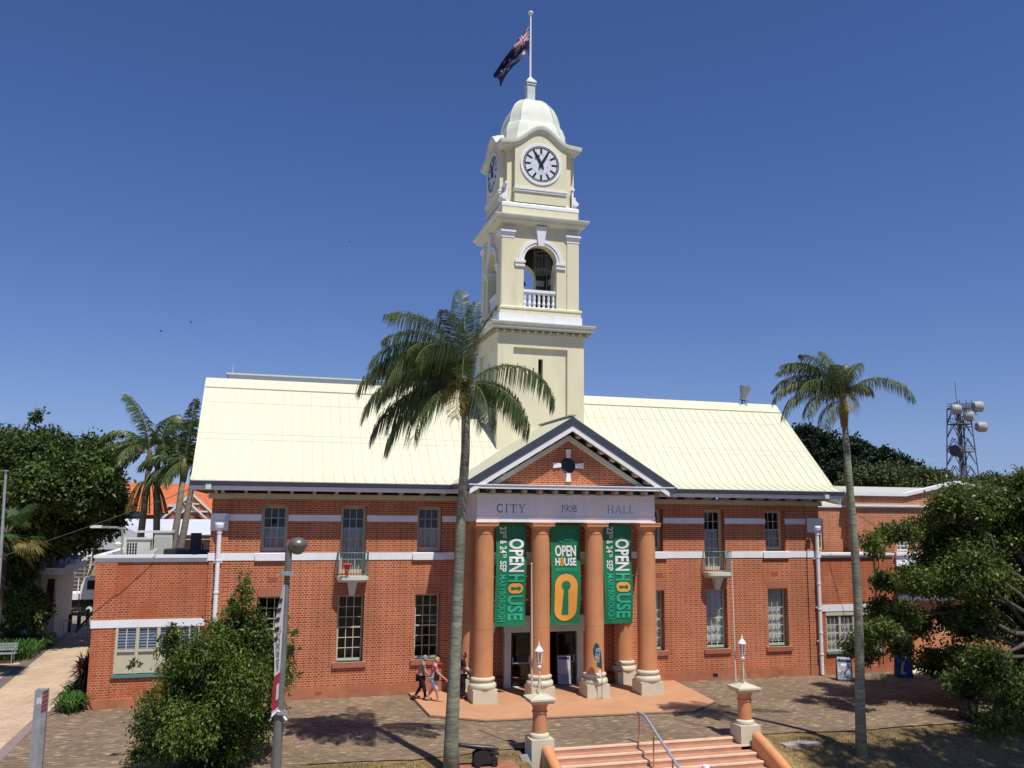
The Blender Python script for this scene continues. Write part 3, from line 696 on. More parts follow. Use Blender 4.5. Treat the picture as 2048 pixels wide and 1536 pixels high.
# scroll consoles at the corners
for (sx,sy) in((-1,-1),(1,-1)):
    b=MB(); n=30
    def outl(t):
        g=lambda c_,w_:math.exp(-((t-c_)/w_)**2)
        return .05+.10*g(.10,.09)+.27*g(.80,.20)+.05*t
    P=[]
    for i in range(n+1):
        t=i/n; z_=22.56-.98*t; P.append((outl(t),z_))
    for i in range(n):
        (o0,z0),(o1,z1)=P[i],P[i+1]
        x_=TX+sx*cb; y0_,y1_=TY+sy*(cb+.02),TY+sy*(cb-.34)
        yy0,yy1=min(y0_,y1_)-.14,max(y0_,y1_)
        V=[(x_,y,z) for y in(yy0,yy1) for z in(z0,z1)]+[(x_+sx*o,y,z) for y in(yy0,yy1) for o,z in((o0,z0),(o1,z1))]
        b.add(V,[(0,1,5,4),(2,3,7,6),(4,5,7,6)])
    for (t,r) in((.10,.065),(.80,.13)):
        z_=22.56-.98*t; o=outl(t)*.5; b.tube([(TX+sx*(cb+o),TY+sy*cb-.20,z_),(TX+sx*(cb+o),TY+sy*cb-.10,z_)],r,14)
    b.build('scroll_console',WH,hall)
# clocks
for k in (0,3):
    f=face_xf(k); y=-cb-.27; zc_=23.49
    ck=[]
    def disc(b,r0,r1,y,n=72,a0=0,a1=2*math.pi):
        for i in range(n):
            a=a0+(a1-a0)*i/n; c=a0+(a1-a0)*(i+1)/n
            P=[(r0*math.cos(a),y,zc_+r0*math.sin(a)),(r1*math.cos(a),y,zc_+r1*math.sin(a)),(r1*math.cos(c),y,zc_+r1*math.sin(c)),(r0*math.cos(c),y,zc_+r0*math.sin(c))]
            b.add([f(*v) for v in P],[(0,1,2,3)])
    def cyl(b,r,y0,y1,n=72):
        for i in range(n):
            a=2*math.pi*i/n; c=2*math.pi*(i+1)/n
            b.add([f(*v) for v in [(r*math.cos(a),y0,zc_+r*math.sin(a)),(r*math.cos(c),y0,zc_+r*math.sin(c)),(r*math.cos(c),y1,zc_+r*math.sin(c)),(r*math.cos(a),y1,zc_+r*math.sin(a))]],[(3,2,1,0)])
    b=MB(); disc(b,0,.90,y-.03); ck=b.build('clock',mat('opal_dial',(.72,.76,.82),.4,.03,3),hall)
    b=MB(); disc(b,.89,1.02,y-.05); cyl(b,1.02,y-.05,y); cyl(b,.89,y-.05,y-.03); b.build('clock_rim',WH,ck,smooth=False)
    b=MB(); disc(b,.775,.895,y-.034)
    for i in range(12):
        a=math.pi/2-2*math.pi*i/12; d=(math.cos(a),math.sin(a)); n_=(-d[1],d[0]); r0,r1=.52,.79; hw_=.05
        P=[(d[0]*r+n_[0]*h,y-.036,zc_+d[1]*r+n_[1]*h) for r,h in((r0,-hw_),(r1,-hw_),(r1,hw_),(r0,hw_))]
        b.add([f(*v) for v in P],[(0,1,2,3)])
    b.build('dial_markings',BLK,ck)
    b=MB()
    for i in range(60):
        a=2*math.pi*(i+.5)/60; disc(b,.815,.855,y-.038,1,a-.020,a+.020)
    b.build('minute_dots',WH,ck)
    b=MB()
    disc(b,.488,.497,y-.032,48)
    for i in range(5):
        a=math.pi/2+2*math.pi*i/5; cx_,cz_=.24*math.cos(a),.24*math.sin(a)
        for j in range(20):
            q0=a-1.9+3.8*j/20; q1=a-1.9+3.8*(j+1)/20
            P=[(cx_+r_*math.cos(q_),y-.033-.0004*i,zc_+cz_+r_*math.sin(q_)) for r_,q_ in((.215,q0),(.223,q0),(.223,q1),(.215,q1))]
            b.add([f(*v) for v in P],[(0,1,2,3)])
    b.build('dial_tracery',mat('dial_tracery',(.35,.38,.44),.5,.05,5),ck)
    def hand(ang,L,w_,tail,kind):
        a=math.pi/2-R(ang); d=Vector((math.cos(a),math.sin(a))); n_=Vector((-d.y,d.x)); b=MB()
        if kind=='h': prof=[(-tail,.02),(-tail*.5,.055),(0,.06),(L*.35,.065),(L*.52,.055),(L*.56,.12),(L*.68,.10),(L*.72,.05),(L*.80,.035),(L*.86,.05),(L,.0)]
        else: prof=[(-tail,.03),(-tail*.6,.06),(0,.05),(L*.2,.06),(L*.8,.04),(L,.008)]
        yy=y-(.07 if kind=='h' else .085)
        for (r0,h0),(r1,h1) in zip(prof,prof[1:]):
            P=[(d.x*r+n_.x*h,yy,zc_+d.y*r+n_.y*h) for r,h in((r0,-h0),(r1,-h1),(r1,h1),(r0,h0))]
            b.add([f(*v) for v in P],[(0,1,2,3)])
            P2=[(p[0],yy+.012,p[2]) for p in P]; b.add([f(*v) for v in P2],[(0,1,2,3)])
        return b
    hand(-28,.66,.05,.26,'h').build('hour_hand',BLK,ck)
    hand(30,.80,.04,.22,'m').build('minute_hand',BLK,ck)
    b=MB(); b.tube([f(0,y-.03,zc_),f(0,y-.1,zc_)],.05,10); b.build('hub',BLK,ck)
# curved cornice
b=MB(); b.sqm(TX,TY,cb,[(-.05,24.12),(.05,24.14),(.10,24.2),(.26,24.22),(.28,24.27),(.36,24.33),(.36,24.36),(.41,24.40),(.43,24.50),(.43,24.58),(.1,24.70),(-.3,24.76)],bump=bumpf,seg=48)
b.build('curved_cornice',WHR,hall,smooth=True,angle=25)
# dome
DP=[(1.66,24.55),(1.56,24.66),(1.53,24.80),(1.47,25.3),(1.36,25.72),(1.30,25.84),(1.285,25.86),(1.27,25.9),(1.22,26.2),(1.13,26.55),(1.0,26.86),(.82,27.12),(.60,27.32),(.38,27.42),(.12,27.45)]
b=MB(); n=len(DP)
vs=[]
for w_,z_ in DP:
    c_=min(.42,w_*.33)
    ring=[(-w_+c_,-w_),(w_-c_,-w_),(w_,-w_+c_),(w_,w_-c_),(w_-c_,w_),(-w_+c_,w_),(-w_,w_-c_),(-w_,-w_+c_)]
    # inset chamfers a touch
    vs+=[(TX+x,TY+y_,z_) for x,y_ in ring]
fs=[]
for i in range(n-1):
    for j in range(8): fs.append((i*8+j,i*8+(j+1)%8,(i+1)*8+(j+1)%8,(i+1)*8+j))
fs.append(tuple(range((n-1)*8,n*8)))
b.add(vs,fs); b.build('dome',WHR,hall,smooth=True,angle=28)
b=MB()
for j in range(8):
    L_=[]
    for w_,z_ in DP[3:-1]:
        c_=min(.42,w_*.33); ring=[(-w_+c_,-w_),(w_-c_,-w_),(w_,-w_+c_),(w_,w_-c_),(w_-c_,w_),(-w_+c_,w_),(-w_,w_-c_),(-w_,-w_+c_)]
        L_.append((TX+ring[j][0]*1.005,TY+ring[j][1]*1.005,z_))
    b.tube(L_,.022,5)
b.build('dome_ribs',WHR,hall)
b=MB(); tbox(b,.20,27.35,28.32); tbox(b,.24,28.32,28.42); b.sqm(TX,TY,.24,[(.03,28.42),(.03,28.48),(-.22,28.85)]); b.build('finial',mat('finial_paint',(.58,.63,.60),.6,.12,3),hall)
b=MB(); b.tube([(TX,TY,28.75),(TX,TY,32.15)],[.055,.04],10); b.lathe((TX,TY,32.1),[(.04,0),(.07,.06),(.13,.16),(.14,.2),(.12,.24),(.0,.27)],14); b.build('flagpole',WH,hall,smooth=True,angle=40)
# ---------------------------------------------------------------- flag
def star(cx,cy,r,n=7,k=.45):
    P=[]
    for i in range(2*n): 
        a=math.pi/2+math.pi*i/n; rr=r if i%2==0 else r*k; P.append((cx+rr*math.cos(a),cy+rr*math.sin(a)))
    return P
def inpoly(P,x,y):
    c=False; n=len(P)
    for i in range(n):
        x0,y0=P[i]; x1,y1=P[i-1]
        if (y0>y)!=(y1>y) and x<(x1-x0)*(y-y0)/(y1-y0)+x0: c=not c
    return c
STARS=[star(.5,.25,.15),star(1.5,.83,.07),star(1.5,.17,.07),star(1.25,.56,.07),star(1.72,.63,.07),star(1.6,.43,.05,5)]
def flagcol(u,v):
    # u 0..2, v 0..1 (bottom to top)
    if u<1 and v>.5:
        x=u; y=(v-.5)*2  # canton 1 x .5
        X=x*2-1; Y=y*2-1
        if abs(X)*1.0<.10 or abs(Y)<.20: return 1
        if abs(X)<.17 or abs(Y)<.34: return 2
        d1=abs(Y-X)/1.414; d2=abs(Y+X)/1.414
        if d1<.05 or d2<.05: return 1
        if d1<.14 or d2<.14: return 2
        return 0
    return 2 if any(inpoly(s_,u,v) for s_ in STARS) else 0
b=MB(); NU,NV=150,60; HO=1.45; LE=3.0
def flagpt(u,v):
    # u along the fly 0..1, v 1=top 0=bottom. the cloth hangs down from the top corner
    top=Vector((TX-.09,TY-.02,31.55)); 
    tp=top+Vector((-1.80*u,-.25*math.sin(u*3.0),-2.85*u**1.03))
    down=Vector((0,0,-1)); sw=Vector((-.10,.0,-1)); 
    wdt=HO*(1-.1*u); fold=1-.38*math.sin(math.pi*min(1,u*1.0))**.7 if u<1 else 1
    dirn=(Vector((.40*u**.6+.12*u,.0,-1))).normalized()
    wv=(1-v)*wdt*(1-.48*min(1,u*1.6))
    p=tp+dirn*wv
    amp=.16*min(1,u*2.5)
    p.y+=amp*math.sin(9*(1-v)*(1-.2*u)+u*7)+.05*math.sin(23*u+5*v)*u
    p.x+=.05*math.sin(14*u+3*v)*u*(1-v)
    return p
vs=[flagpt(i/NU,j/NV) for i in range(NU+1) for j in range(NV+1)]
fs=[];ms=[]
for i in range(NU):
    for j in range(NV):
        fs.append((i*(NV+1)+j,(i+1)*(NV+1)+j,(i+1)*(NV+1)+j+1,i*(NV+1)+j+1)); ms.append(flagcol(2*(i+.5)/NU,(j+.5)/NV))
b.v=vs; b.f=fs; b.m=ms
FB=mat('flag_blue',(.012,.013,.065),.7,.1,4); FR_=mat('flag_red',(.32,.02,.03),.7,.1,4); FW=mat('flag_white',(.42,.42,.47),.7,.05,4)
solo(b,'flag',[FB,FR_,FW],'dark blue flag with white stars drooping from the pole above the clock tower','flag',loc=(TX,TY,31),smooth=True)
# ================================================================ WINGS
b=MB()
wall(b,-5.78,-1.86,.32,5.25,[(-4.97,-2.05,1.17,2.86)],0,.12)
b.add([(-5.78,0,-.3),(-5.78,10,-.3),(-5.78,10,5.25),(-5.78,0,5.25)],[(3,2,1,0)]); b.add([(-5.78,10,-.3),(-1.86,10,-.3),(-1.86,10,5.25),(-5.78,10,5.25)],[(3,2,1,0)])
b.box(-5.80,-5.05,-.05,-.001,.32,5.25)
b.build('side_wing_wall',BRW,hall)
b=MB(); b.box(-5.83,-1.92,-.06,.02,-.3,.32); b.box(-5.84,-5.03,-.10,-.061,-.3,.32); b.build('side_wing_plinth',PLI,hall)
b=MB(); b.box(-5.82,-1.88,-.03,.1,2.86,3.14); b.box(-5.84,-5.04,-.075,-.031,2.86,3.14); b.box(-5.86,-1.90,-.06,.3,5.25,5.40); b.box(-5.90,-1.91,-.13,.3,5.40,5.50); b.box(-5.90,-5.6,.3,10,5.25,5.50)
b.build('side_wing_band',WH,hall)
b=MB(); b.box(-5.7,-1.9,.25,9.9,5.0,5.1); b.build('side_wing_roof',mat('flat_roof_grey',(.3,.3,.31),.8,.15,2),hall)
w_=MB()
for i in range(4):
    x0_=-4.97+i*.73; x1_=x0_+.73
    w_.box(x0_,x0_+.09,-.02,.1,1.2,2.86); w_.box(x1_-.035,x1_,-.012,.1,1.2,2.86)
    w_.box(x0_+.09,x1_-.035,0,.1,2.80,2.86); w_.box(x0_+.09,x1_-.035,-.04,.1,1.98,2.06); w_.box(x0_+.36,x0_+.40,0,.06,2.06,2.80)
    w_.box(x0_+.09,x1_-.035,.02,.1,1.2,1.98); w_.box(x0_+.30,x0_+.305,.012,.02,1.2,1.98)
wo=w_.build('window',CRM,hall)
b=MB()
for i in range(4):
    x0_=-4.97+i*.73
    for (a,c) in((.09,.36),(.40,.695)):
        for j in range(7):
            z_=2.07+j*.104; b.add([(x0_+a,.03,z_),(x0_+c,.03,z_),(x0_+c,.075,z_+.11),(x0_+a,.075,z_+.11)],[(0,1,2,3)])
b.build('louvre_glass',mat('louvre_glass',(.16,.20,.24),.12,.25,1.5,spec=.8),wo)
b=MB(); b.box(-4.97,-2.05,.09,.11,2.0,2.86); b.build('room_recess',DRK,wo)
b=MB(); b.box(-5.02,-2.0,-.09,.1,1.07,1.17); b.build('sill',TEAL,wo)
# right wing
b=MB()
wall(b,25.16,29.15,.32,5.26,[(25.42,28.4,.97,2.80)],.05,.14)
b.add([(29.15,.05,-.3),(29.15,1.0,-.3),(29.15,1.0,5.26),(29.15,.05,5.26)],[(0,1,2,3)])
b.box(28.42,29.17,.0,.049,.32,5.26)
b.build('side_wing_wall',BRW,hall)
b=MB(); b.box(25.24,29.18,-.01,.06,-.3,.32); b.build('side_wing_plinth',PLI,hall)
b=MB(); b.box(25.2,29.18,.01,.2,2.81,3.11); b.box(25.2,29.20,-.03,1.0,5.26,5.37); b.box(25.2,29.24,-.09,1.0,5.37,5.46); b.build('side_wing_band',WH,hall)
b=MB(); b.box(25.4,28.42,.03,.19,2.62,2.80); b.build('window_head',CRM,hall)
for i in range(4):
    x0_=25.42+i*.745
    grid_window(.07,x0_,x0_+.745,1.0,2.62,3,4,fr=.05,depth=.8,curt=(1.05,2.5),curtm=BLN,glass=GLC)
b=MB(); b.box(25.38,28.45,-.05,.1,.90,.99); b.build('sill',TEAL,hall)
b=MB(); b.box(28.16,28.24,-.02,.049,.32,5.9); b.lathe((28.2,-.03,5.9),[(.05,0),(.05,.06)],8); b.build('conduit',mat('old_paint',(.17,.09,.06),.7,.2,5),hall)
# parts that belong to the roof of the left wing: separate plant items
def thing_box(name,label,cat,group=None): return None
b=MB(); 
acr=empty('air_conditioner',(-4.75,2.6,5.1),'cream air conditioner with square dark grille on the left wing roof','air conditioner')
b.box(-5.15,-4.25,2.3,3.0,5.1,6.0); b.box(-5.2,-4.2,2.25,3.05,6.0,6.06); b.build('housing',mat('ac_cream',(.60,.60,.54),.5,.05,3),acr)
b=MB()
for i in range(4):
    for j in range(5): b.box(-5.1+i*.1,-5.04+i*.1,2.28,2.3,5.3+j*.12,5.38+j*.12)
b.build('grille',DRK,acr)
ac2=empty('air_conditioner',(-3.9,3.4,5.1),'wide low cream air conditioning unit behind the grille unit on the left wing roof','air conditioner')
b=MB(); b.box(-4.2,-3.5,3.2,3.9,5.1,6.25); b.box(-4.9,-3.45,3.15,3.95,6.25,6.32); b.build('housing',MATS['ac_cream'],ac2)
b=MB(); b.box(-4.15,-3.55,3.18,3.2,5.3,6.1); b.build('side_panel',mat('ac_grey',(.5,.5,.46),.5,.05,3),ac2)
b=MB(); b.prism([(-5.4,5.1),(-4.25,5.1),(-3.9,5.62),(-4.0,5.66)],'y',1.6,2.0); 
solo(b,'roof_flashing',MATS['ac_cream'],'cream sloping roof flashing in front of the grille air conditioner','flashing',loc=(-4.6,1.8,5.1))
b=MB(); b.box(-3.7,-1.92,2.0,3.6,5.1,5.62); b.box(-2.75,-2.35,2.6,3.0,5.62,6.25); b.tube([(-2.25,2.5,5.62),(-2.25,2.5,5.75),(-2.3,2.5,5.82),(-2.4,2.5,5.82)],.03,6); b.lathe((-2.35,2.0,5.62),[(.06,0),(.07,.06),(0,.12)],10,cap=False)
solo(b,'kitchen_exhaust',mat('dark_plant',(.025,.035,.045),.4,.1,4),'black metal exhaust box with square flue on the left wing roof beside the main wall','exhaust',loc=(-2.8,2.8,5.1))
pf=empty('roof_floodlight',(-5.3,2.3,5.1),'pair of small grey floodlights on a thin post standing on the left wing roof','floodlight')
b=MB(); b.tube([(-5.3,2.3,5.1),(-5.3,2.3,6.3),(-5.35,2.25,6.42),(-5.5,2.1,6.48),(-6.0,1.6,6.5)],.04,6); b.build('post',STL,pf)
b=MB(); b.lathe((-5.42,2.1,5.72),[(.05,0),(.13,.03),(.15,.12),(.05,.2)],12); b.box(-5.2,-5.12,2.1,2.2,5.5,6.1); b.build('lamp',WHR,pf)
b=MB(); b.obox((-6.15,1.45,6.52),(.2,0,0),(0,.12,0),(0,0,.05)); b.build('lamp_head',WHR,pf)
# ---------------------------------------------------------------- reflector lamp on right ridge
fl=empty('ridge_floodlight',(23.95,4.35,12.95),'grey cone shaped floodlight standing on the right hand end of the roof ridge','floodlight')
b=MB(); b.tube([(23.95,4.35,13.15),(24.1,4.3,13.85)],[.12,.3],14); b.build('shade',STL,fl,smooth=True,angle=40)
b=MB()
for a in((-.2,-.1),(.2,-.1),(.05,.15)): b.tube([(23.95,4.35,13.2),(23.95+a[0],4.35+a[1],12.85)],.02,5)
b.tube([(23.7,4.3,13.15),(24.25,4.3,13.1)],.02,5); b.build('stand',BLK,fl)
# ================================================================ RIGHT BUILDING
an=empty('annex_building',(34,5,0),'orange brick annex with white edged gable parapet behind the big right hand tree','building')
b=MB()
Hs=[(30.3,31.05,5.52,6.3),(32.45,33.5,1.5,3.1),(34.95,35.95,1.5,3.05),(36.9,37.9,5.6,6.6),(30.05,31.0,.1,3.1)]
wall(b,27.85,46,-.4,7.62,Hs,1.0,.2)
wall(b,25.2,27.85,4.9,7.62,[(25.5,26.55,5.55,7.05)],1.6,.2)
b.add([(27.85,1.0,4.9),(27.85,1.6,4.9),(27.85,1.6,8.3),(27.85,1.0,8.3)],[(3,2,1,0)])
b.box(27.85,46,1.02,1.3,7.78,8.2)
b.add([(30.9,1.02,8.2),(34.2,1.02,8.88),(37.5,1.02,8.2)],[(0,1,2)]); b.add([(30.9,1.3,8.2),(34.2,1.3,8.88),(37.5,1.3,8.2)],[(2,1,0)])
b.add([(46,1,-.4),(46,20,-.4),(46,20,8.2),(46,1,8.2)],[(0,1,2,3)])
b.build('wall',BRO,an)
b=MB()
b.box(27.8,46.1,.90,1.25,7.62,7.68); b.box(27.8,46.1,.84,1.25,7.68,7.78); b.box(25.2,27.84,1.5,1.8,7.62,7.74)
def cop(P,y0,y1,h):
    for a,c in zip(P,P[1:]):
        b.add([(a[0],y0,a[1]),(c[0],y0,c[1]),(c[0],y0,c[1]+h),(a[0],y0,a[1]+h),(a[0],y1,a[1]),(c[0],y1,c[1]),(c[0],y1,c[1]+h),(a[0],y1,a[1]+h)],[(0,1,2,3),(3,2,6,7),(0,4,5,1),(4,7,6,5)])
cop([(27.7,8.2),(30.9,8.2),(34.2,8.88),(37.5,8.2),(46.1,8.2)],.86,1.36,.15)
b.box(30.15,46,.9,1.0,4.8,5.38); b.box(30.15,46,.86,1.0,5.38,5.46); b.box(30.1,31.25,.80,.9,5.30,5.36); b.box(30.15,33.4,.88,1.0,3.12,3.5)
b.build('white_trim',WH,an)
b=MB(); b.box(30.15,46,-.1,1.0,4.72,4.79); b.build('awning',mat('awning_grey',(.35,.35,.37),.7,.1,2),an)
b=MB(); b.add([(25.2,1.6,7.74),(27.9,1.6,7.74),(27.9,9,8.9),(25.2,9,8.9)],[(0,1,2,3)]); b.add([(27.7,1.3,8.25),(46,1.3,8.25),(46,12,9.05),(27.7,12,9.05)],[(0,1,2,3)]); b.build('roof',mat('pale_roof',(.55,.56,.47),.6,.05,2),an)
b=MB(); b.box(27.6,28.0,1.6,8,7.7,8.5); b.build('parapet_return',MATS['pale_roof'],an)
grid_window(1.05,30.3,31.05,5.52,6.3,3,4,parent=an,fr=.06,depth=.8,wood=WH,curt=(5.55,6.0),curtm=BLN,glass=GLC)
grid_window(1.12,32.45,33.5,1.5,3.1,4,6,parent=an,fr=.06,depth=.8); grid_window(1.12,34.95,35.95,1.5,3.05,4,6,parent=an,fr=.06,depth=.8); grid_window(1.12,36.9,37.9,5.6,6.6,3,4,parent=an,fr=.06,depth=.8)
grid_window(1.7,25.5,26.55,5.55,7.05,3,4,parent=an,fr=.09,depth=.8)
b=MB(); b.box(30.05,31.0,1.15,1.2,.1,2.8); b.build('door',BLK,an); b=MB(); b.box(30.0,31.05,.97,1.1,2.8,3.1); b.build('lintel',COL,an)
b=MB(); b.box(29.6,31.6,-.3,1.0,-.2,.15); b.box(29.3,31.9,-.7,1.0,-.2,.03); b.box(29.75,29.95,-.3,.98,.15,.6); b.build('front_steps',STO,an)
# ================================================================ GROUND
def pavemat(name,c1,c2,mort,bw,rh,ms,hl=None,ang=0):
    m,nt,b=newmat(name); N=nt.nodes; L=nt.links
    g=N.new('ShaderNodeNewGeometry'); mp=N.new('ShaderNodeMapping'); mp.inputs['Rotation'].default_value=(0,0,ang); L.new(g.outputs['Position'],mp.inputs[0])
    t=N.new('ShaderNodeTexBrick'); L.new(mp.outputs[0],t.inputs['Vector']); t.inputs['Scale'].default_value=1
    t.inputs['Brick Width'].default_value=bw; t.inputs['Row Height'].default_value=rh; t.inputs['Mortar Size'].default_value=ms
    t.inputs['Color1'].default_value=(*c1,1); t.inputs['Color2'].default_value=(*c2,1); t.inputs['Mortar'].default_value=(*mort,1)
    out=t.outputs['Color']
    n=N.new('ShaderNodeTexNoise'); n.inputs['Scale'].default_value=.35; n.inputs['Detail'].default_value=7; n.inputs['Roughness'].default_value=.7; L.new(g.outputs['Position'],n.inputs['Vector'])
    mr=N.new('ShaderNodeMapRange'); mr.inputs[1].default_value=.3; mr.inputs[2].default_value=.7; mr.inputs[3].default_value=.75; mr.inputs[4].default_value=1.3; L.new(n.outputs['Fac'],mr.inputs[0])
    vm=N.new('ShaderNodeVectorMath'); vm.operation='SCALE'; L.new(out,vm.inputs[0]); L.new(mr.outputs[0],vm.inputs['Scale']); out=vm.outputs[0]
    if hl:
        # scattered paler pavers, in small irregular patches
        mp2=N.new('ShaderNodeMapping'); mp2.inputs['Scale'].default_value=(2.3,8.5,1); L.new(g.outputs['Position'],mp2.inputs[0])
        n2=N.new('ShaderNodeTexNoise'); n2.inputs['Scale'].default_value=1.0; n2.inputs['Detail'].default_value=2; L.new(mp2.outputs[0],n2.inputs['Vector'])
        m3=N.new('ShaderNodeMapRange'); m3.inputs[1].default_value=hl[1]; m3.inputs[2].default_value=hl[1]+.05; m3.inputs[4].default_value=hl[2]; L.new(n2.outputs['Fac'],m3.inputs[0])
        mx=N.new('ShaderNodeMix'); mx.data_type='RGBA'; mx.inputs['B'].default_value=(*hl[0],1); L.new(m3.outputs[0],mx.inputs['Factor']); L.new(out,mx.inputs['A']); out=mx.outputs['Result']
    L.new(out,b.inputs['Base Color']); b.inputs['Roughness'].default_value=.85; b.inputs['Specular IOR Level'].default_value=.2
    return m
PAV=pavemat('brown_pavers',(.25,.175,.11),(.155,.115,.078),(.15,.115,.08),.24,.12,.006,hl=((.50,.39,.28),.60,.7))
TAN=pavemat('tan_pavers',(.56,.42,.285),(.51,.375,.255),(.30,.22,.16),.60,.30,.008,ang=.03)
TER=mat('terracotta_slab',(.52,.275,.15),.7,.06,1.5,var2=.08,scale2=.4)
STEP=mat('step_terracotta',(.50,.26,.16),.75,.10,2,dirt=((.25,.15,.11),1.5,.4))
NOS=mat('step_nosing',(.86,.62,.44),.7,.12,4)
DRY=mat('dry_grass',(.21,.145,.06),.95,.35,9,var2=.3,scale2=.7,bump=.6,dirt=((.17,.13,.09),1.2,.7))
GRS=mat('green_lawn',(.12,.17,.035),.95,.3,9,var2=.2)
DKS=mat('dark_paving',(.16,.13,.115),.85,.15,2,var2=.1); MAU=mat('mauve_paving',(.27,.20,.185),.85,.12,3)
def sheet(name,pts,z,m,nm=None):
    b=MB(); b.add([(x,y,z) for x,y in pts],[tuple(range(len(pts)))]); return struct(b,name,m)
# terrain: level round the hall, falling towards the street in front
b=MB()
YS=[1500,300,60,-9,-9.6,-10.5,-11.5,-12.5,-14,-17,-20,-24,-60,-300]
def gz(x,y):
    base=[(-9.4,-.03),(-10.5,-.22),(-12.5,-.9),(-15,-1.9),(-18,-2.5),(-24,-2.8),(-400,-2.8)]
    if x<1.3: base=[(-13.2,-.03),(-15,-1.2),(-18,-2.3),(-24,-2.8),(-400,-2.8)]
    if 8.05<x<16.05: base=[(-9,-.5),(-10,-1.0),(-13,-2.6),(-16,-3),(-400,-3)]
    if y>=base[0][0]: return base[0][1] if not(8.05<x<16.05) else -.03 if y>-9 else -.5
    for (a,za),(c,zc) in zip(base,base[1:]):
        if c<=y<=a: return za+(zc-za)*(a-y)/(a-c)
    return -2.8
for xs in([-1500,-300,-60,-20,0,1.25],[1.3,3,5,8.0],[8.1,12,16.0],[16.1,18,22,30,60,300,1500]):
    n=len(xs)
    b.add([(x,y,gz(x,y)) for y in YS for x in xs],[(i*n+j,(i+1)*n+j,(i+1)*n+j+1,i*n+j+1) for i in range(len(YS)-1) for j in range(n-1)])
struct(b,'ground',DRY)
b=MB(); b.box(-60,1.45,-11.5,-8.9,-.6,.0) ; 
b=MB()
b.add([(-7.0,1,0),(-7.0,-13,0),(1.25,-13,0),(1.15,-10.6,0),(1.45,-8.95,0),(3.2,-9.0,0),(4.7,-9.2,0),(6.2,-9.0,0),(7.4,-8.75,0),(8.3,-8.75,0),(9.0,-9.1,0),(15.25,-9.1,0),(16.0,-9.0,0),(17.5,-9.0,0),(19.6,-9.3,0),(22,-9.15,0),(26,-9.25,0),(45,-9.2,0),(45,1,0)],[tuple(range(19))[::-1]])
struct(b,'plaza_paving',PAV)
sheet('path',[(-9.75,-16),(-7.0,-16),(-7.0,1),(-7.0,5),(-8.0,12.5),(-8.6,17),(-9.3,22),(-10.3,22),(-10.2,15),(-9.75,4.5)],.004,TAN)
sheet('path_edge',[(-10.25,-16),(-9.75,-16),(-9.75,4.5),(-10.2,15),(-10.7,15),(-10.25,4.5)],.006,DKS)
sheet('path_border',[(-7.25,-13),(-6.75,-13),(-6.95,-2.0),(-7.05,-.4),(-7.25,-.4)],.010,MAU)
sheet('side_path',[(-20,-16),(-10.25,-16),(-10.25,4.5),(-10.55,11.2),(-20,11.2)],.003,TAN)
sheet('lawn',[(-20,7.9),(-10.9,7.9),(-10.5,9.3),(-10.7,10.2),(-20,10.6)],.008,GRS)
sheet('side_path_edge',[(-20,10.6),(-10.7,10.2),(-10.5,9.3),(-10.35,9.5),(-10.4,10.6),(-20,11.0)],.010,DKS)
sheet('yard',[(-40,17),(-9,17),(-6,22),(-6,70),(-40,70)],.002,mat('yard_concrete',(.28,.24,.20),.85,.2,1.5,var2=.2))
# raised entrance slab
pl=[(6.0,0),(6.11,-4.02),(7.83,-5.2),(15.76,-5.48),(17.26,-4.24),(17.6,0)]
b=MB(); b.prism([(x,y) for x,y in pl],'z',0.0,PZ); struct(b,'entrance_platform',TER)
b=MB()
for a,c in zip(pl,pl[1:]): b.bar((a[0],a[1],.012),(c[0],c[1],.012),.09,.02)
struct(b,'platform_edge_strip',mat('edge_strip',(.06,.05,.045),.8,.1,4))
# steps
b=MB(); RI,TR=.15,.41
for i in range(14):
    z1=-.0-RI*i; y1=-9.1-TR*i
    b.box(8.75,15.65+.12*min(i,6),y1-TR,y1+.02 if i else -9.0,z1-RI-.6,z1-RI if i else z1-RI,0)
    b.box(8.75,15.6+.12*min(i,6),y1-.012,y1+.06,z1-.05,z1+.006,1)
b.box(8.75,15.65,-9.1,-8.95,-.4,.005,0)
struct(b,'steps',[STEP,NOS])
# grey side kerbs and retaining blocks of the stair
for x in(7.95,16.15):
    b=MB(); b.prism([(-9.5,0.02),(-15,-2.0),(-15,-3),(-9.5,-3)],'x',x-.13,x+.13)
    struct(b,'stair_kerb',mat('kerb_concrete',(.24,.235,.21),.85,.15,3))
